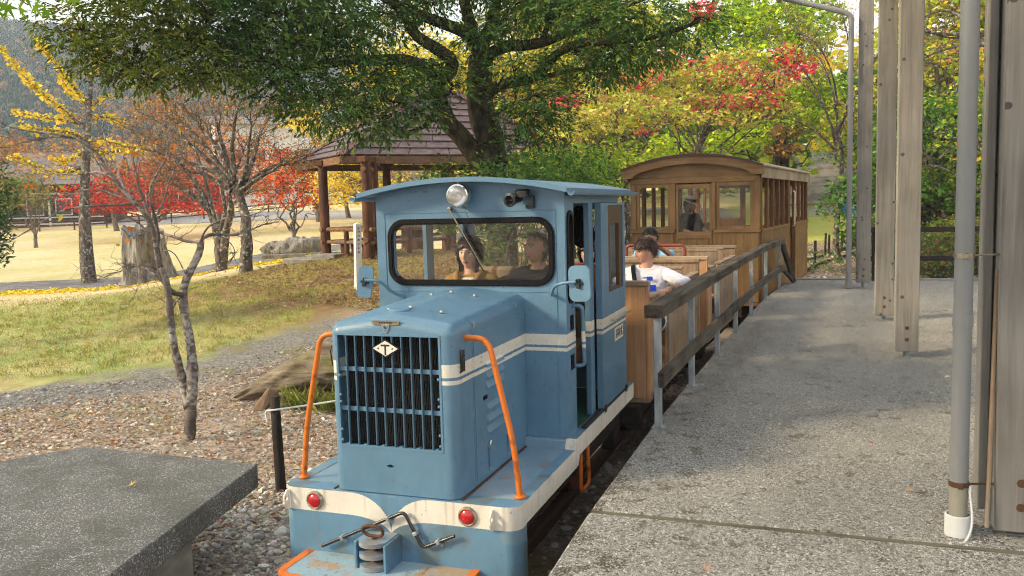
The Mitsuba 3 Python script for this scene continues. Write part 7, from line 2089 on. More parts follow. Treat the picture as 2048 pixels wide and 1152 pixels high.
# the young two stemmed tree in front
t = thing('sapling', 'slim two stemmed tree with peeling pale bark and a few orange leaves', 'tree')
rs = np.random.default_rng(77)
sg_ = on_z(380, 882, Z0)
DS = float((sg_ - EYE) @ _F)
X_ = lambda pts, dz=0.0: [W(x, y, DS + dz * k / max(1, len(pts) - 1)) for k, (x, y) in enumerate(pts)]
stems = [([sg_ - [0, 0, .12]] + X_([(383, 800), (384, 715), (372, 640), (366, 590), (374, 555), (392, 520), (402, 482)], 0.15), 0.064, 0.036), ([sg_ + [0, 0, .35]] + X_([(374, 800), (350, 700), (340, 620), (334, 570), (322, 535)], -0.2), 0.046, 0.030),
         (X_([(366, 590), (345, 585), (325, 560), (312, 500), (296, 440), (262, 400), (225, 355), (175, 290), (120, 270), (60, 262), (0, 246)], -0.7), 0.030, 0.006), (X_([(322, 535), (310, 480), (300, 440), (285, 400), (270, 340), (262, 300)], 0.5), 0.026, 0.006),
         (X_([(402, 482), (370, 478), (335, 468), (315, 462)], 0.2), 0.018, 0.012), (X_([(312, 500), (308, 430), (300, 380), (318, 340), (330, 260)], -0.4), 0.020, 0.005), (X_([(402, 482), (430, 468), (470, 470), (500, 462), (560, 445)], 0.6), 0.018, 0.005),
         (X_([(268, 405), (215, 412), (170, 414), (120, 425), (60, 460), (0, 490), (-40, 500)], -0.6), 0.016, 0.004), (X_([(320, 545), (280, 530), (230, 545), (205, 555)], -0.3), 0.010, 0.003), (X_([(330, 575), (280, 535), (240, 540)], 0.3), 0.010, 0.003), (X_([(225, 355), (190, 345), (140, 350), (80, 340), (0, 320)], 0.4), 0.013, 0.003),
         (X_([(175, 290), (130, 275), (70, 280), (0, 300)], -0.4), 0.012, 0.003), (X_([(366, 590), (355, 600), (345, 625)], 0.1), 0.008, 0.003), (X_([(372, 555), (355, 520), (330, 500), (290, 540), (262, 600)], 0.5), 0.008, 0.002), (X_([(402, 482), (440, 440), (500, 430), (545, 410)], -0.5), 0.012, 0.003),
         (X_([(300, 440), (330, 400), (345, 350), (380, 300)], 0.4), 0.012, 0.003), (X_([(430, 468), (470, 500), (440, 540)], 0.2), 0.007, 0.002), (X_([(262, 400), (230, 330), (205, 260), (190, 200)], 0.5), 0.012, 0.003), (X_([(285, 400), (240, 395), (190, 380), (110, 395), (40, 390)], 0.9), 0.010, 0.003)]
big, fine, tips = [], [], []
for k, (p, a, b) in enumerate(stems):
    c = spline(p, 30)
    c = c + np.cumsum(rs.normal(0, 0.0022, (30, 3)), 0) * (k > 1)
    big.append((c, np.linspace(a, b, 30) * (1 + 0.06 * rs.normal(size=30)), 10 if k < 2 else 6))
    if k > 1:
        twigs(rs, c[6:], 9, 0.34, 0.0042, 0.85, 0.15, 1, 0, fine, tips)
for k, (c, r, s) in enumerate(big):
    obj('stem' if k < 2 else 'bough', tube(c, r, s), 'bark_sapling', t, smooth=True)
obj('twigs', wood_mesh(fine), 'bark_plain', t, smooth=True, kind='stuff')
for x, y in ((45, 250), (40, 275), (28, 418), (130, 370), (55, 370), (190, 280), (245, 280), (310, 250), (320, 290), (215, 485), (170, 400), (185, 405), (265, 440), (240, 460), (290, 475), (350, 255), (300, 272), (110, 385), (165, 395), (225, 440), (315, 270), (335, 300), (355, 262)):
    tp = np.array([q for q, _ in tips] + [c[-1] for c, _, _ in big])
    q = W(x, y, DS)
    k = np.argmin(np.linalg.norm(tp - q, axis=1))
    m, cc = leaves(tp[k][None], rand_dirs(rs, 1) * [1, 1, 0.5] + [[0, 0, -0.6]], rand_dirs(rs, 1) + [[0, -0.8, 0.3]], np.array([rs.uniform(0.07, 0.11)]), 0.5, palette(rs, 1, [(0.62, 0.17, 0.03, 3), (0.66, 0.36, 0.05), (0.45, 0.42, 0.06)], 0.15), 0.35)
    obj('leaf', m, 'leaf', t, color=cc)

# evergreen shrub at the left edge, green tree before the house
bush('shrub', 'dense dark green shrub cut by the left edge above the lawn', 'shrub', -60, 15.5, 3.0, 1.0, [(0.05, 0.11, 0.03, 3), (0.075, 0.15, 0.04, 2), (0.12, 0.18, 0.05, 0.7)], 11000, 0.075, 0.45, 61, lift=0.50)
g = ground_at(70, 46)
pad_tree('garden_tree', 'rounded yellow green tree in front of the dark timber house', 'tree', g, 0.12, [g + [0, 0, 1.0]], [pad(*q) for q in ((30, 375, 46, 40, 22), (75, 385, 46, 36, 24), (20, 400, 46, 34, 22), (85, 410, 46, 26, 16), (50, 360, 46, 34, 16))], [(0.12, 0.19, 0.035, 3), (0.20, 0.25, 0.05, 2), (0.30, 0.30, 0.06, 1)], 36, 0.14, 0.6, 'bark_plain', 62, twig_n=4)
rsb = np.random.default_rng(90)


def crown_tree(label, px, D, h, r, cols, seed, name='tree', dens=18, size=0.15, trunk=0.16, bark='bark_plain', group=None, n=14, low=0.25, squash=0.55, spray=0):
    rs = np.random.default_rng(seed)
    g = ground_at(px, D)
    pads = auto_pads(rs, g + [0, 0, h - r * 0.35], r, h * (1 - low) - r * 0.35, n, squash)
    return pad_tree(name, label, 'tree', g, trunk, [g + [rs.normal(0, .1), rs.normal(0, .1), h * 0.35], g + [rs.normal(0, .2), rs.normal(0, .2), h * 0.6]], pads, cols, dens, size, 0.7, bark, seed, group, 0.42, twig_n=3, spray=spray)


crown_tree('orange brown tree at the left edge in front of the mountain', 10, 62, 8.2, 4.2, RUSSET, 101, dens=9, size=0.2)
crown_tree('thin orange tree behind the ginkgo', 235, 58, 9.5, 4.5, RUSSET, 102, dens=5, size=0.18)
crown_tree('faded russet tree behind the cherry branches', 330, 70, 10.5, 4.5, RUSSET, 103, dens=6, size=0.2)
crown_tree('golden ginkgo left of the shelter roof', 640, 58, 8.8, 3.0, GOLD, 104, dens=15, size=0.17)
crown_tree('golden tree seen under the shelter roof', 735, 50, 5.6, 3.2, GOLD, 105, dens=16, size=0.16)
crown_tree('golden tree with green patches right of the shelter posts', 850, 47, 5.6, 3.0, [*GOLD, (0.22, 0.30, 0.05, 2)], 106, dens=14, size=0.15)
crown_tree('russet tree behind the big evergreen, left of its trunk', 700, 62, 10.5, 4.5, RUSSET, 107, dens=8, size=0.19)
crown_tree('tall gold and green tree behind the crown of the big evergreen', 1010, 44, 12.5, 5.0, [*GOLD, (0.25, 0.34, 0.06, 3), (0.16, 0.24, 0.05, 2)], 108, dens=22, size=0.19, n=24)
crown_tree('amber tree behind the fork of the big evergreen', 1050, 36, 6.6, 3.2, [*GOLD, *RUSSET, (0.25, 0.34, 0.06, 2)], 109, dens=14, size=0.14)
crown_tree('yellow tree low behind the cab roof', 960, 40, 4.4, 2.6, [*GOLD, (0.17, 0.26, 0.05, 3)], 110, dens=16, size=0.14)
crown_tree('tall pale green tree high behind the evergreen', 800, 52, 14.5, 5.5, [(0.30, 0.33, 0.09, 2), (0.42, 0.38, 0.10, 2), *GOLD], 111, dens=15, size=0.2, n=22)
crown_tree('tall gold tree behind the right half of the evergreen', 1180, 46, 14, 5.5, [*GOLD, *LIME], 112, dens=20, size=0.2, n=22)
for k, (px, D, h, w, cols, lab) in enumerate(((1008, 12.6, 1.9, 0.75, [(0.07, 0.14, 0.035, 3), (0.12, 0.19, 0.05, 2), (0.24, 0.24, 0.07, 1)], 'feathery green shrub seen through the windscreen'), (1000, 15.6, 2.45, 1.5, EVER, 'leafy dark green shrub around the foot of the big evergreen'), (1085, 19, 2.5, 2.2, GREEN, 'green shrub right of the big evergreen trunk'), (1185, 24, 2.9, 2.8, LIME, 'bright green maple shrub behind the coach corner'))):
    bush('shrub', lab, 'shrub', px, D, h, w, cols, 1500 if k == 0 else 5200, 0.10 if k else 0.11, 0.26 if k == 0 else 0.5, 120 + k, lift=0.0 if k == 0 else 0.55)

# maples on the right
g = ground_at(1236, 24.5)
mt = [W(1232, 350, 24.5), W(1222, 330, 24.5), W(1212, 312, 24.4)]
pad_tree('turning_maple', 'flat crowned yellow green maple with crooked grey limbs behind the coach', 'tree', g, 0.15, mt, [pad(*q) for q in ((1150, 235, 23, 70, 18, .9), (1230, 225, 24, 80, 20, .9), (1310, 215, 25, 70, 20, .9), (1120, 270, 22.5, 60, 16, .9), (1180, 260, 23.5, 70, 14, .9), (1280, 250, 25, 60, 14, .9), (1080, 305, 22, 48, 14, .9), (1250, 200, 24.5, 60, 16, .9), (1360, 235, 25.5, 50, 16, .9), (1135, 205, 24, 45, 16, .9, PINKRED), (1200, 185, 25, 60, 16, .9))], TURN, 60, 0.105, 0.85, 'bark_grey', 130, layered=0.22, limb_r=0.024, twig_n=9, fork=1.8)
g = ground_at(1420, 29)
pad_tree('turning_maple', 'wide maple with rose red and amber branches above the coach roof', 'tree', g, 0.20, [W(1390, 330, 29), W(1400, 290, 29), W(1420, 255, 29)], [pad(*q) for q in ((1260, 160, 28, 70, 24, .8, [*PINKRED, *TURN]), (1330, 150, 29, 60, 24, .8, TURN), (1400, 165, 29, 70, 26), (1470, 150, 29, 70, 26, .8, [*TURN, *PINKRED]), (1540, 165, 28, 60, 24, .8, [*PINKRED, *TURN]), (1590, 130, 28, 45, 26, .8, PINKRED), (1570, 105, 28, 40, 18, .8, [*PINKRED, *TURN]), (1350, 195, 28.5, 60, 18), (1440, 205, 28.5, 70, 20, .8, [*TURN, *PINKRED]), (1510, 200, 28, 60, 20, .8, [*TURN, *PINKRED]), (1400, 130, 30, 50, 18, .8, [*TURN, *PINKRED]), (1470, 115, 30, 60, 20), (1330, 120, 29, 50, 18, .8, [*TURN, *PINKRED]), (1560, 215, 28, 44, 16), (1290, 205, 28, 50, 14, .8, [*PINKRED, *TURN]), (1410, 235, 28, 60, 16, .8, TURN), (1490, 240, 28, 55, 16, .8, TURN), (1380, 95, 31, 40, 16, .8, TURN), (1290, 255, 28, 30, 16, .8, PINKRED))], TURN, 62, 0.120, 0.85, 'bark_grey', 131, layered=0.24, limb_r=0.022, twig_n=9, fork=1.6)
g = ground_at(1560, 35)
pad_tree('lime_maple', 'tall lime green maple with a thick dark trunk behind the coach', 'tree', g, 0.50, [W(1562, 330, 35), W(1560, 270, 35), W(1545, 200, 35)], [pad(*q) for q in ((1470, 60, 35, 80, 40), (1550, 50, 35, 80, 45), (1610, 80, 34, 60, 40), (1520, 110, 34, 70, 30), (1500, 270, 34, 60, 26), (1440, 285, 33, 60, 24), (1600, 245, 33, 60, 30), (1640, 180, 34, 50, 40), (1580, 190, 34, 60, 26), (1400, 60, 36, 60, 40), (1640, 30, 35, 60, 40), (1530, 5, 36, 90, 40), (1350, 290, 34, 60, 22), (1650, 250, 33, 45, 26), (1560, 300, 33.2, 40, 16, .8, BROWN), (1575, 262, 32.5, 36, 14, .8, BROWN), (1410, 20, 35, 34, 22, .8, PINKRED))], LIME, 60, 0.150, 0.85, 'bark_dark', 132, layered=0.42, limb_r=0.02, twig_n=5)
g = ground_at(1660, 27)
cherry('bare pale twigged cherry tree with pinkish leaves above the platform posts', 1684, 29, [
    [None, (1676, 400), (1684, 330), (1672, 260)], [(1672, 320), (1690, 250), (1740, 200), (1800, 170), (1880, 150)], [(1672, 280), (1640, 200), (1580, 110), (1520, 70)], [(1672, 270), (1660, 160), (1620, 80), (1560, 30)], [(1674, 265), (1700, 150), (1690, 60), (1660, -20)], [(1670, 300), (1620, 260), (1560, 240)], [(1674, 270), (1740, 140), (1780, 60), (1800, -20)], [(1672, 290), (1620, 180), (1540, 140)], [(1676, 300), (1760, 260), (1830, 250), (1900, 280)], [(1674, 260), (1640, 100), (1580, 60)]], 0.11, 2600, 133, [(0.50, 0.20, 0.13, 2), (0.46, 0.30, 0.14, 2), (0.30, 0.32, 0.10, 2)], None)
crown_tree('green maple behind the reddish timber post', 1800, 40, 9.0, 4.5, GREEN, 141, dens=34, size=0.17, n=22)
crown_tree('gold topped tree high between the timber posts', 1880, 30, 10.5, 3.6, [*GOLD, *LIME, *TURN], 142, dens=34, size=0.15, n=20)
crown_tree('fresh green tree between the pale post and the thick pipe', 1870, 25, 5.6, 2.8, GREEN, 143, dens=48, size=0.13, n=22, low=0.05)
crown_tree('green tree with yellow sprays at the right edge', 2010, 24, 5.8, 2.8, [*GREEN, *LIME, (0.6, 0.4, 0.06, 1)], 144, dens=48, size=0.13, n=22, low=0.05)
crown_tree('pinkish turning tree at the top right corner', 2010, 30, 10.0, 3.5, [*TURN, (0.5, 0.22, 0.15, 2), *GREEN], 145, dens=30, size=0.15, n=18)
crown_tree('dark green tree behind the shaded timber post', 1810, 30, 6.5, 2.2, GREEN, 146, dens=40, size=0.15, n=18, low=0.1)
for k, (px, D, h, w, cols, lab) in enumerate(((1790, 23.5, 1.5, 2.2, GREEN, 'low green shrub behind the fence between the timber posts'), (1880, 22.5, 1.35, 2.4, [*BROWN, *GREEN], 'brownish shrub behind the fence left of the thick pipe'), (1985, 22, 1.5, 2.2, [*BROWN, *GREEN, (0.5, 0.4, 0.08, 1)], 'brownish shrub behind the fence at the right edge'), (1935, 26, 2.6, 2.6, GREEN, 'tall leafy shrub behind the thick pipe'))):
    bush('shrub', lab, 'shrub', px, D, h, w, cols, 4600, 0.075, 0.5, 150 + k)
rs = np.random.default_rng(160)
t = thing('bare_tree', 'leafless crooked tree with lichened boughs behind the thick grey pipe', 'tree')
bw, bf, tips = [], [], []
g = ground_at(2075, 21)
for p, a, b in (([g - [0, 0, .2]] + [W(2075, 300, 21), W(2060, 180, 21), W(2050, 60, 21), W(2040, -60, 21)], 0.16, 0.08), ([W(2060, 100, 21), W(1990, 60, 20.8), W(1920, 80, 20.6), W(1850, 60, 20.4)], 0.06, 0.012), ([W(2060, 150, 21), W(1960, 70, 21), W(1900, 20, 21.2), W(1845, 32, 21.3)], 0.065, 0.02), ([W(2058, 170, 21), W(1990, 75, 21), W(1910, 66, 20.5), W(1840, 52, 20)], 0.08, 0.025), ([W(2058, 200, 21), W(1960, 90, 20.7), W(1890, 100, 20.4), W(1835, 122, 20.2)], 0.05, 0.02), ([W(2065, 330, 21), W(1985, 330, 20.8), W(1920, 200, 20.6), W(1885, 140, 20.5), W(1840, 130, 20.4)], 0.045, 0.012), ([W(2068, 400, 21), W(1960, 300, 20.6), W(1890, 270, 20.4), W(1840, 260, 20.2)], 0.035, 0.01), ([W(2068, 380, 21), W(2000, 400, 20.6), W(1940, 370, 20.4), W(1860, 330, 20.2)], 0.035, 0.01), ([W(1900, 290, 20.4), W(1870, 320, 20.4), W(1840, 300, 20.3)], 0.016, 0.006)):
    c = spline(p, 22)
    c = c + np.cumsum(rs.normal(0, 0.008, (22, 3)), 0)
    bw.append((c, np.linspace(a, b, 22), 8))
    twigs(rs, c[8:], 10, 0.7, 0.010, 0.9, 0.1, 1, 0, bf, tips)
obj('trunk', wood_mesh(bw), 'bark_grey', t, smooth=True)
obj('twigs', wood_mesh(bf), 'bark_plain', t, smooth=True, kind='stuff')

# unseen maple added so its crown shades the rear train and platform
pad_tree('shade_maple', 'tall unseen maple added outside the left edge to shade the rear posts and coach', 'tree', (-14.2, 5.0, -0.72), 0.22, [(-14.0, 5.2, 1.5), (-13.4, 5.6, 3.6), (-12.4, 6.4, 5.4)], [((-7.8, 6.4, 7.0), (1.7, 1.5, 0.9), None), ((-7.9, 8.3, 7.2), (1.7, 1.6, 1.0), None), ((-7.9, 10.3, 7.4), (1.7, 1.7, 1.0), None), ((-9.6, 9.2, 7.5), (1.9, 1.8, 1.0), None), ((-11.0, 8.8, 7.7), (2.0, 1.8, 1.0), None), ((-12.4, 8.6, 7.9), (1.8, 1.8, 1.0), None), ((-10.6, 7.2, 8.2), (2.0, 1.8, 1.0), None)], LIME, 32, 0.14, 0.85, 'bark_grey', 169, layered=0.5)
pad_tree('near_maple', 'green maple standing left of the camera outside the picture', 'tree', (-8.2, -1.4, -0.72), 0.16, [(-8.0, -1.2, 0.8), (-7.4, -0.8, 2.4), (-6.8, -0.3, 3.6)], [((-4.6, 0.9, 4.7), (0.9, 0.8, 0.5), None), ((-5.4, 0.3, 5.6), (1.0, 0.9, 0.6), None), ((-3.9, 1.3, 4.0), (0.7, 0.6, 0.4), None), ((-6.2, -0.6, 5.2), (1.2, 1.0, 0.7), None), ((-7.0, -1.4, 5.8), (1.3, 1.2, 0.7), None)], LIME, 70, 0.085, 0.9, 'bark_grey', 172, layered=0.5)  # unseen; crown clumps placed to shade the nearest post
# the wooded slope behind everything on the right
rs = np.random.default_rng(168)
P_, C_l = [], []
for k in range(150):
    px, D = rs.uniform(960, 2250), rs.uniform(52, 105)
    if 1560 < px < 1790 and D < 84:
        continue
    g = ground_at(px, D)
    h = rs.uniform(7, 15)
    pal_ = [GREEN, LIME, LIME, TURN, GREEN, GREEN, LIME, GOLD][rs.integers(8)]
    for q in range(7):
        c = g + [rs.normal(0, 2.2), rs.normal(0, 2.2), h * rs.uniform(0.25, 1.0)]
        p, d = blob_points(rs, 60, c, (2.0, 2.0, 1.3), 0.5)
        P_.append(p)
        C_l.append(palette(rs, 60, pal_, 0.25))
P_, C_l = np.vstack(P_), np.vstack(C_l)
m, cc = leaves(P_, rand_dirs(rs, len(P_), 0.5), np.array([0, 0, 1.0]) + rand_dirs(rs, len(P_)) * 0.9, 0.62 * np.exp(rs.normal(0, 0.25, len(P_))), 0.8, C_l, 0.15)
single('hillside_wood', m, 'leaf', 'mixed green and gold wood on the slope behind the coach and posts', 'wood', color=cc)
labels['hillside_wood']['kind'] = 'stuff'
# green maple leaves hanging close to the camera at the upper left
def maple_leaf(size):
    pts = []
    for a, r in ((-150, 0.42), (-122, 0.22), (-95, 0.78), (-66, 0.30), (-42, 0.98), (-20, 0.34), (0, 1.15), (20, 0.34), (42, 0.98), (66, 0.30), (95, 0.78), (122, 0.22), (150, 0.42), (180, 0.06)):
        pts.append((math.cos(math.radians(a)) * r, math.sin(math.radians(a)) * r))
    p = np.array(pts) * size
    n = len(p)
    z = -0.35 * (np.linalg.norm(p, axis=1) / size) ** 2 * size * 0.35
    v = np.vstack([np.c_[p, z], [[0, 0, 0.02 * size]]])
    return v, np.array([[n, k, (k + 1) % n] for k in range(n)])


t = thing('maple_sprig', 'sprig of bright green maple leaves hanging close at the upper left corner', 'leaves')
rs = np.random.default_rng(170)
tw = [branch(rs, W(-160, -120, 2.6), W(60, 12, 2.45), 0.006, 0.002, 10, 0.03), branch(rs, W(-60, -60, 2.55), W(150, -22, 2.5), 0.004, 0.0015, 8, 0.03)]
obj('twig', wood_mesh([(p, r, 6) for p, r in tw]), 'bark_plain', t, smooth=True)
for x, y, s, a in ((15, 12, 0.045, -1.9), (40, 18, 0.050, -1.2), (70, 12, 0.048, -0.9), (88, 24, 0.036, -0.5), (5, 28, 0.036, -2.2), (145, -6, 0.040, -1.3), (128, -8, 0.032, -1.9), (50, -10, 0.05, -0.4), (20, -16, 0.05, -2.6), (-10, 5, 0.05, -2.2)):
    v, f = maple_leaf(s)
    M = np.stack([_R, _U, -_F], 1)
    ca, sa_ = math.cos(a), math.sin(a)
    v = v @ np.array([[ca, -sa_, 0], [sa_, ca, 0], [0, 0, 1]]).T
    tl = rs.normal(0, 0.35, 2)
    v = v @ trimesh.transformations.euler_matrix(0.5 + tl[0], tl[1], 0)[:3, :3].T
    c = np.tile(np.array([0.20, 0.36, 0.035]) * np.exp(rs.normal(0, 0.15)), (len(v), 1))
    obj('leaf', trimesh.Trimesh(W(x, y, 2.5 + rs.normal(0, .05)) + v @ M.T, f, process=False), 'leaf', t, color=c)
# ------------------------------------------------------------------ stones, fallen leaves, grass
rs = np.random.default_rng(200)
_st = trimesh.creation.icosphere(subdivisions=0)
_sv, _sf = np.asarray(_st.vertices), np.asarray(_st.faces)


def stones(n, xy, size, cols, seed, flat=0.6):
    rs = np.random.default_rng(seed)
    z = gz(xy[:, 0], xy[:, 1])
    s = size * np.exp(rs.normal(0, 0.35, n))
    sc = s[:, None] * np.stack([rs.uniform(0.8, 1.4, n), rs.uniform(0.6, 1.0, n), flat * rs.uniform(0.7, 1.2, n)], 1)
    a = rs.uniform(0, 6.28, n)
    v = _sv[None] * sc[:, None] * rs.uniform(0.78, 1.15, (n, len(_sv), 1))
    ca, sa_ = np.cos(a)[:, None], np.sin(a)[:, None]
    v = np.stack([v[..., 0] * ca - v[..., 1] * sa_, v[..., 0] * sa_ + v[..., 1] * ca, v[..., 2]], -1)
    t = rs.normal(0, 0.25, (n, 1))
    v = np.stack([v[..., 0], v[..., 1] * np.cos(t) - v[..., 2] * np.sin(t), v[..., 1] * np.sin(t) + v[..., 2] * np.cos(t)], -1)
    v += np.c_[xy, z + s * 0.22][:, None]
    f = (_sf[None] + np.arange(n)[:, None, None] * len(_sv)).reshape(-1, 3)
    c = palette(rs, n, cols, 0.22)
    return trimesh.Trimesh(v.reshape(-1, 3), f, process=False), np.repeat(c, len(_sv), axis=0)


def area(rs, n, poly):
    mnx, mny, mxx, mxy = poly.bounds
    out = np.zeros((0, 2))
    while len(out) < n:
        p = np.c_[rs.uniform(mnx, mxx, 2 * n), rs.uniform(mny, mxy, 2 * n)]
        out = np.vstack([out, p[shapely.contains_xy(poly, p[:, 0], p[:, 1])]])
    return out[:n]


GREY = [(0.30, 0.29, 0.275, 3), (0.40, 0.385, 0.36, 3), (0.20, 0.195, 0.19, 1.6), (0.52, 0.50, 0.46, 1), (0.33, 0.28, 0.22, 1)]
bal = sg.Polygon([(-4.6, 3.0), (-2.9, 3.0), (-2.7, 6.0), (-3.4, 9.5), (-3.9, 9.0), (-4.4, 6.2), (-5.0, 4.6)])
m, c = stones(6500, area(rs, 6500, bal), 0.019, GREY, 201)
single('ballast', m, 'matt', 'grey ballast stones beside the front of the locomotive', 'stones', color=c)
labels['ballast']['kind'] = 'stuff'
bal2 = sg.Polygon([(-2.9, 3.0), (-1.15, 3.0), (-1.15, 12.0), (-2.9, 12.0)])
m, c = stones(2600, area(rs, 2600, bal2), 0.020, GREY, 202)
single('trackbed_stones', m, 'matt', 'grey stones under the train between track and platform', 'stones', color=c)
labels['trackbed_stones']['kind'] = 'stuff'
wide = sg.Polygon([(-12.5, 5.0), (-4.4, 5.0), (-4.0, 9.0), (-4.0, 12.5), (-7.6, 12.5), (-8.2, 10.0), (-12.5, 7.0)])
m, c = stones(5200, area(rs, 5200, wide), 0.017, GREY, 203)
single('path_gravel', m, 'matt', 'grey gravel scattered over the worn path', 'stones', color=c)
labels['path_gravel']['kind'] = 'stuff'


def fallen(n, xy, size, cols, seed, lift=0.012, zf=gz, tilt=0.45, aspect=0.6):
    rs = np.random.default_rng(seed)
    z = zf(xy[:, 0], xy[:, 1]) + rs.uniform(0.2, 1.6, n) * lift
    D = rand_dirs(rs, n, 0.25)
    N = np.array([0, 0, 1.0]) + rand_dirs(rs, n) * tilt
    return leaves(np.c_[xy, z], D, N, size * np.exp(rs.normal(0, 0.3, n)), aspect, palette(rs, n, cols, 0.25), 0.5)


DEAD = [(0.54, 0.44, 0.34, 3), (0.63, 0.54, 0.44, 3), (0.42, 0.30, 0.215, 1.6), (0.42, 0.19, 0.09, 0.4), (0.70, 0.61, 0.52, 2), (0.26, 0.17, 0.12, 0.8)]
lit = sg.Polygon([(-10.5, 5.0), (-4.2, 4.2), (-3.4, 6.5), (-3.2, 14.0), (-4.2, 17.5), (-7.2, 14.2), (-8.0, 11.0), (-9.2, 9.0), (-12.5, 6.0)])
xy_ = area(rs, 46000, lit)
gp_ = sg.LineString([(-13.5, 5.0), (-10.3, 8.0), (-9.0, 9.4), (-8.3, 10.8), (-8.1, 12.4)]).buffer(0.8)
nz_ = meshkit.fbm(np.c_[xy_ * 1.3, 0 * xy_[:, 0]], 4, 3)
xy_ = xy_[(~shapely.contains_xy(gp_, xy_[:, 0], xy_[:, 1]) | (rs.random(len(xy_)) < 0.10)) & (nz_ > rs.uniform(0.22, 0.55, len(xy_)))]
m, c = fallen(len(xy_), xy_, 0.045, DEAD, 210)
single('leaf_litter', m, 'leaf', 'dry brown fallen leaves covering the ground beside the track', 'leaves', color=c)
labels['leaf_litter']['kind'] = 'stuff'
far = sg.Polygon([(-2.2, 18.2), (3.4, 18.2), (6, 30), (4, 46), (-2, 40), (-3.5, 26)])
m, c = fallen(14000, area(rs, 14000, far), 0.10, DEAD, 211, 0.02)
single('forest_leaves', m, 'leaf', 'fallen leaves between the rails behind the platform', 'leaves', color=c)
labels['forest_leaves']['kind'] = 'stuff'
lawn = sg.Polygon([(-11.0, 9.5), (-9.2, 10.8), (-8.6, 13.5), (-9.5, 15.6), (-14, 18.8), (-20, 20.5), (-24, 18.0), (-20, 13.0)])
m, c = fallen(2600, area(rs, 2600, lawn), 0.055, [(0.62, 0.46, 0.10, 3), (0.60, 0.50, 0.28, 2), (0.42, 0.26, 0.12, 1)], 212)
single('lawn_leaves', m, 'leaf', 'small pale and yellow leaves scattered on the front lawn', 'leaves', color=c)
labels['lawn_leaves']['kind'] = 'stuff'
gk_ = sg.LineString([(-25.2, 18.4), (-21.2, 20.6), (-17.6, 22.8), (-13.5, 22.3)]).buffer(0.85)
m, c = fallen(5200, area(rs, 5200, gk_), 0.085, GOLD, 213, aspect=0.9)
single('ginkgo_leaves', m, 'leaf', 'yellow ginkgo leaves drifted along the edge of the path', 'leaves', color=c)
labels['ginkgo_leaves']['kind'] = 'stuff'
rise = sg.Polygon([(-4.4, 13.5), (-5.0, 18.2), (-9.0, 21.0), (-13.6, 20.5), (-15.0, 18.0), (-10.0, 14.6), (-7.2, 13.6)])
m, c = fallen(15000, area(rs, 15000, rise), 0.060, [(0.34, 0.22, 0.12, 3), (0.44, 0.33, 0.17, 2), (0.24, 0.13, 0.075, 2), (0.50, 0.42, 0.25, 1)], 214, 0.016)
single('slope_leaves', m, 'leaf', 'brown leaves lying on the mossy slope', 'leaves', color=c)
labels['slope_leaves']['kind'] = 'stuff'


def grass(n, xy, h, cols, seed, lean=0.5):
    rs = np.random.default_rng(seed)
    z = gz(xy[:, 0], xy[:, 1])
    D = rand_dirs(rs, n, 0.2) * lean + np.array([0, 0, 1.0])
    N = rand_dirs(rs, n, 0.1)
    return leaves(np.c_[xy, z - 0.004], D, N, h * np.exp(rs.normal(0, 0.3, n)), 0.14, palette(rs, n, cols, 0.22), 0.2)


m, c = grass(52000, np.vstack([area(rs, 36000, sg.Polygon([(-13.0, 8.0), (-10.0, 9.7), (-8.9, 11.2), (-8.5, 13.0), (-9.6, 15.4), (-13, 17.0), (-15, 19), (-22, 17.5), (-22, 12), (-18, 10)])), area(rs, 16000, rise)]), 0.052, [(0.42, 0.37, 0.16, 3), (0.29, 0.33, 0.10, 3), (0.48, 0.42, 0.20, 2)], 220)
single('lawn_grass', m, 'leaf', 'short yellowing grass of the front lawn and slope', 'grass', color=c)
labels['lawn_grass']['kind'] = 'stuff'
_c = area(rs, 420, sg.Polygon([(-13.0, 8.0), (-10.0, 9.7), (-8.9, 11.2), (-8.5, 13.0), (-9.6, 15.4), (-13, 17.0), (-20, 17.0), (-20, 11)]))
_q = np.repeat(_c, 26, axis=0) + rs.normal(0, 0.055, (420 * 26, 2))
m, c = grass(len(_q), _q, 0.085, [(0.34, 0.36, 0.10, 3), (0.46, 0.42, 0.17, 2)], 222, 0.7)
single('grass_tufts', m, 'leaf', 'taller grass tufts dotted over the front lawn', 'grass', color=c)
labels['grass_tufts']['kind'] = 'stuff'
# tufts and moss at the log
q = np.vstack([np.array([x, y]) + np.random.default_rng(int(-x * 100)).normal(0, 0.10, (150, 2)) for x, y in ((-5.3, 8.45), (-5.0, 8.5), (-5.7, 8.5), (-4.7, 8.6))])
m, c = grass(len(q), q, 0.22, [(0.20, 0.24, 0.05, 2), (0.34, 0.32, 0.09, 1)], 221, 0.8)
single('grass_tuft', m, 'leaf', 'long grass growing against the mossy log', 'grass', color=c)
labels['grass_tuft']['kind'] = 'stuff'
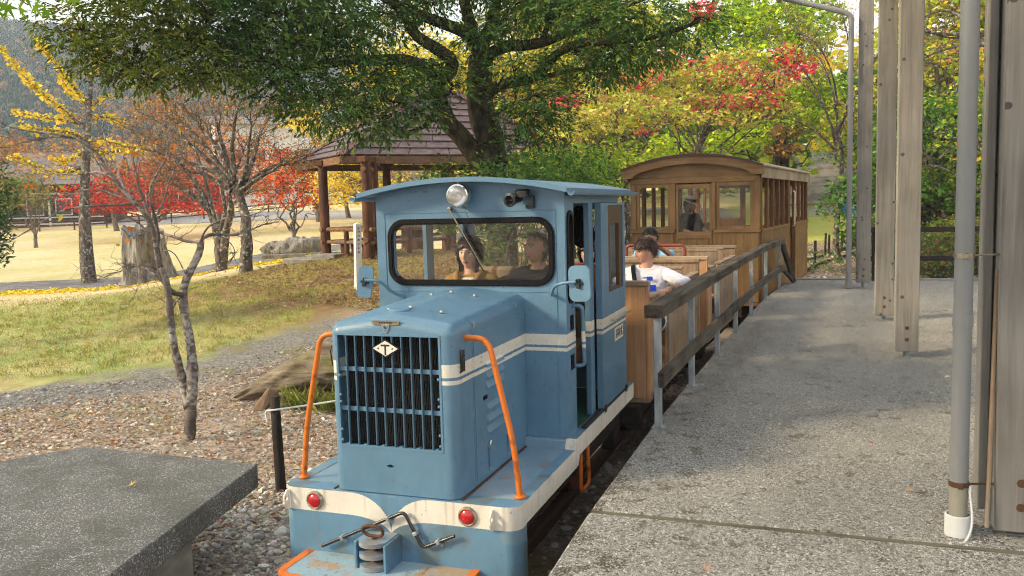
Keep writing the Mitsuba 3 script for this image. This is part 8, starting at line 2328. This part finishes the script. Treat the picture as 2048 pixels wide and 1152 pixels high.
# single leaves on bench and platform
v, f = maple_leaf(0.045)
for k, (name, x, y, z, col_, lab, s, a) in enumerate((('fallen_leaf', *on_z(262, 975, -0.10)[:2], -0.088, (0.66, 0.45, 0.12), 'yellow curled leaf lying on the stone bench', 1.0, 0.4), ('fallen_leaf', *on_z(1413, 1148, 0.0)[:2], 0.012, (0.62, 0.40, 0.30), 'pinkish leaf on the platform at the bottom edge', 1.0, 2.0),
                          ('fallen_leaf', *on_z(1743, 891, 0.0)[:2], 0.010, (0.36, 0.08, 0.04), 'small dark red leaf on the platform left of the thick pipe', 0.55, 1.0), ('fallen_leaf', *on_z(1704, 899, 0.0)[:2], 0.010, (0.66, 0.52, 0.30), 'small pale leaf on the platform beside the dark red one', 0.6, 2.9), ('fallen_leaf', *on_z(1819, 987, 0.0)[:2], 0.010, (0.62, 0.36, 0.13), 'orange leaf on the platform near the pipe foot', 0.6, 0.2))):
    vv = (v * [1, 1, -2.2]) @ trimesh.transformations.euler_matrix(0.25, -0.2, a)[:3, :3].T * s + [x, y, z + 0.008]
    single(name, trimesh.Trimesh(vv, f, process=False), 'leaf', lab, 'leaf', color=np.tile(col_, (len(v), 1)))
pl_ = sg.Polygon([(-0.95, 5.0), (2.5, 5.0), (3.0, 17.4), (-0.55, 17.3)])
m, c = fallen(420, area(rs, 420, pl_), 0.030, [(0.62, 0.54, 0.42, 3), (0.66, 0.48, 0.16, 1), (0.40, 0.26, 0.15, 1)], 215, 0.006, lambda x, y: 0 * x + 0.004)
single('platform_leaves', m, 'leaf', 'tiny dry leaf scraps strewn over the platform', 'leaves', color=c)
labels['platform_leaves']['kind'] = 'stuff'
# ------------------------------------------------------------------ air
scene['air'] = {'type': 'homogeneous', 'albedo': {'type': 'rgb', 'value': [0.94, 0.95, 0.96]}, 'sigma_t': {'type': 'rgb', 'value': [0.00055, 0.00065, 0.00082]}}
scene['haze'] = {'type': 'cube', 'to_world': T().translate([-25, 225, 103]).scale([1000, 800, 107]), 'bsdf': {'type': 'null'}, 'interior': {'type': 'ref', 'id': 'air'}}
labels['haze'] = {'label': 'thin bluish autumn haze over the park and the mountain', 'category': 'haze', 'kind': 'stuff'}
scene['camera']['medium'] = {'type': 'ref', 'id': 'air'}
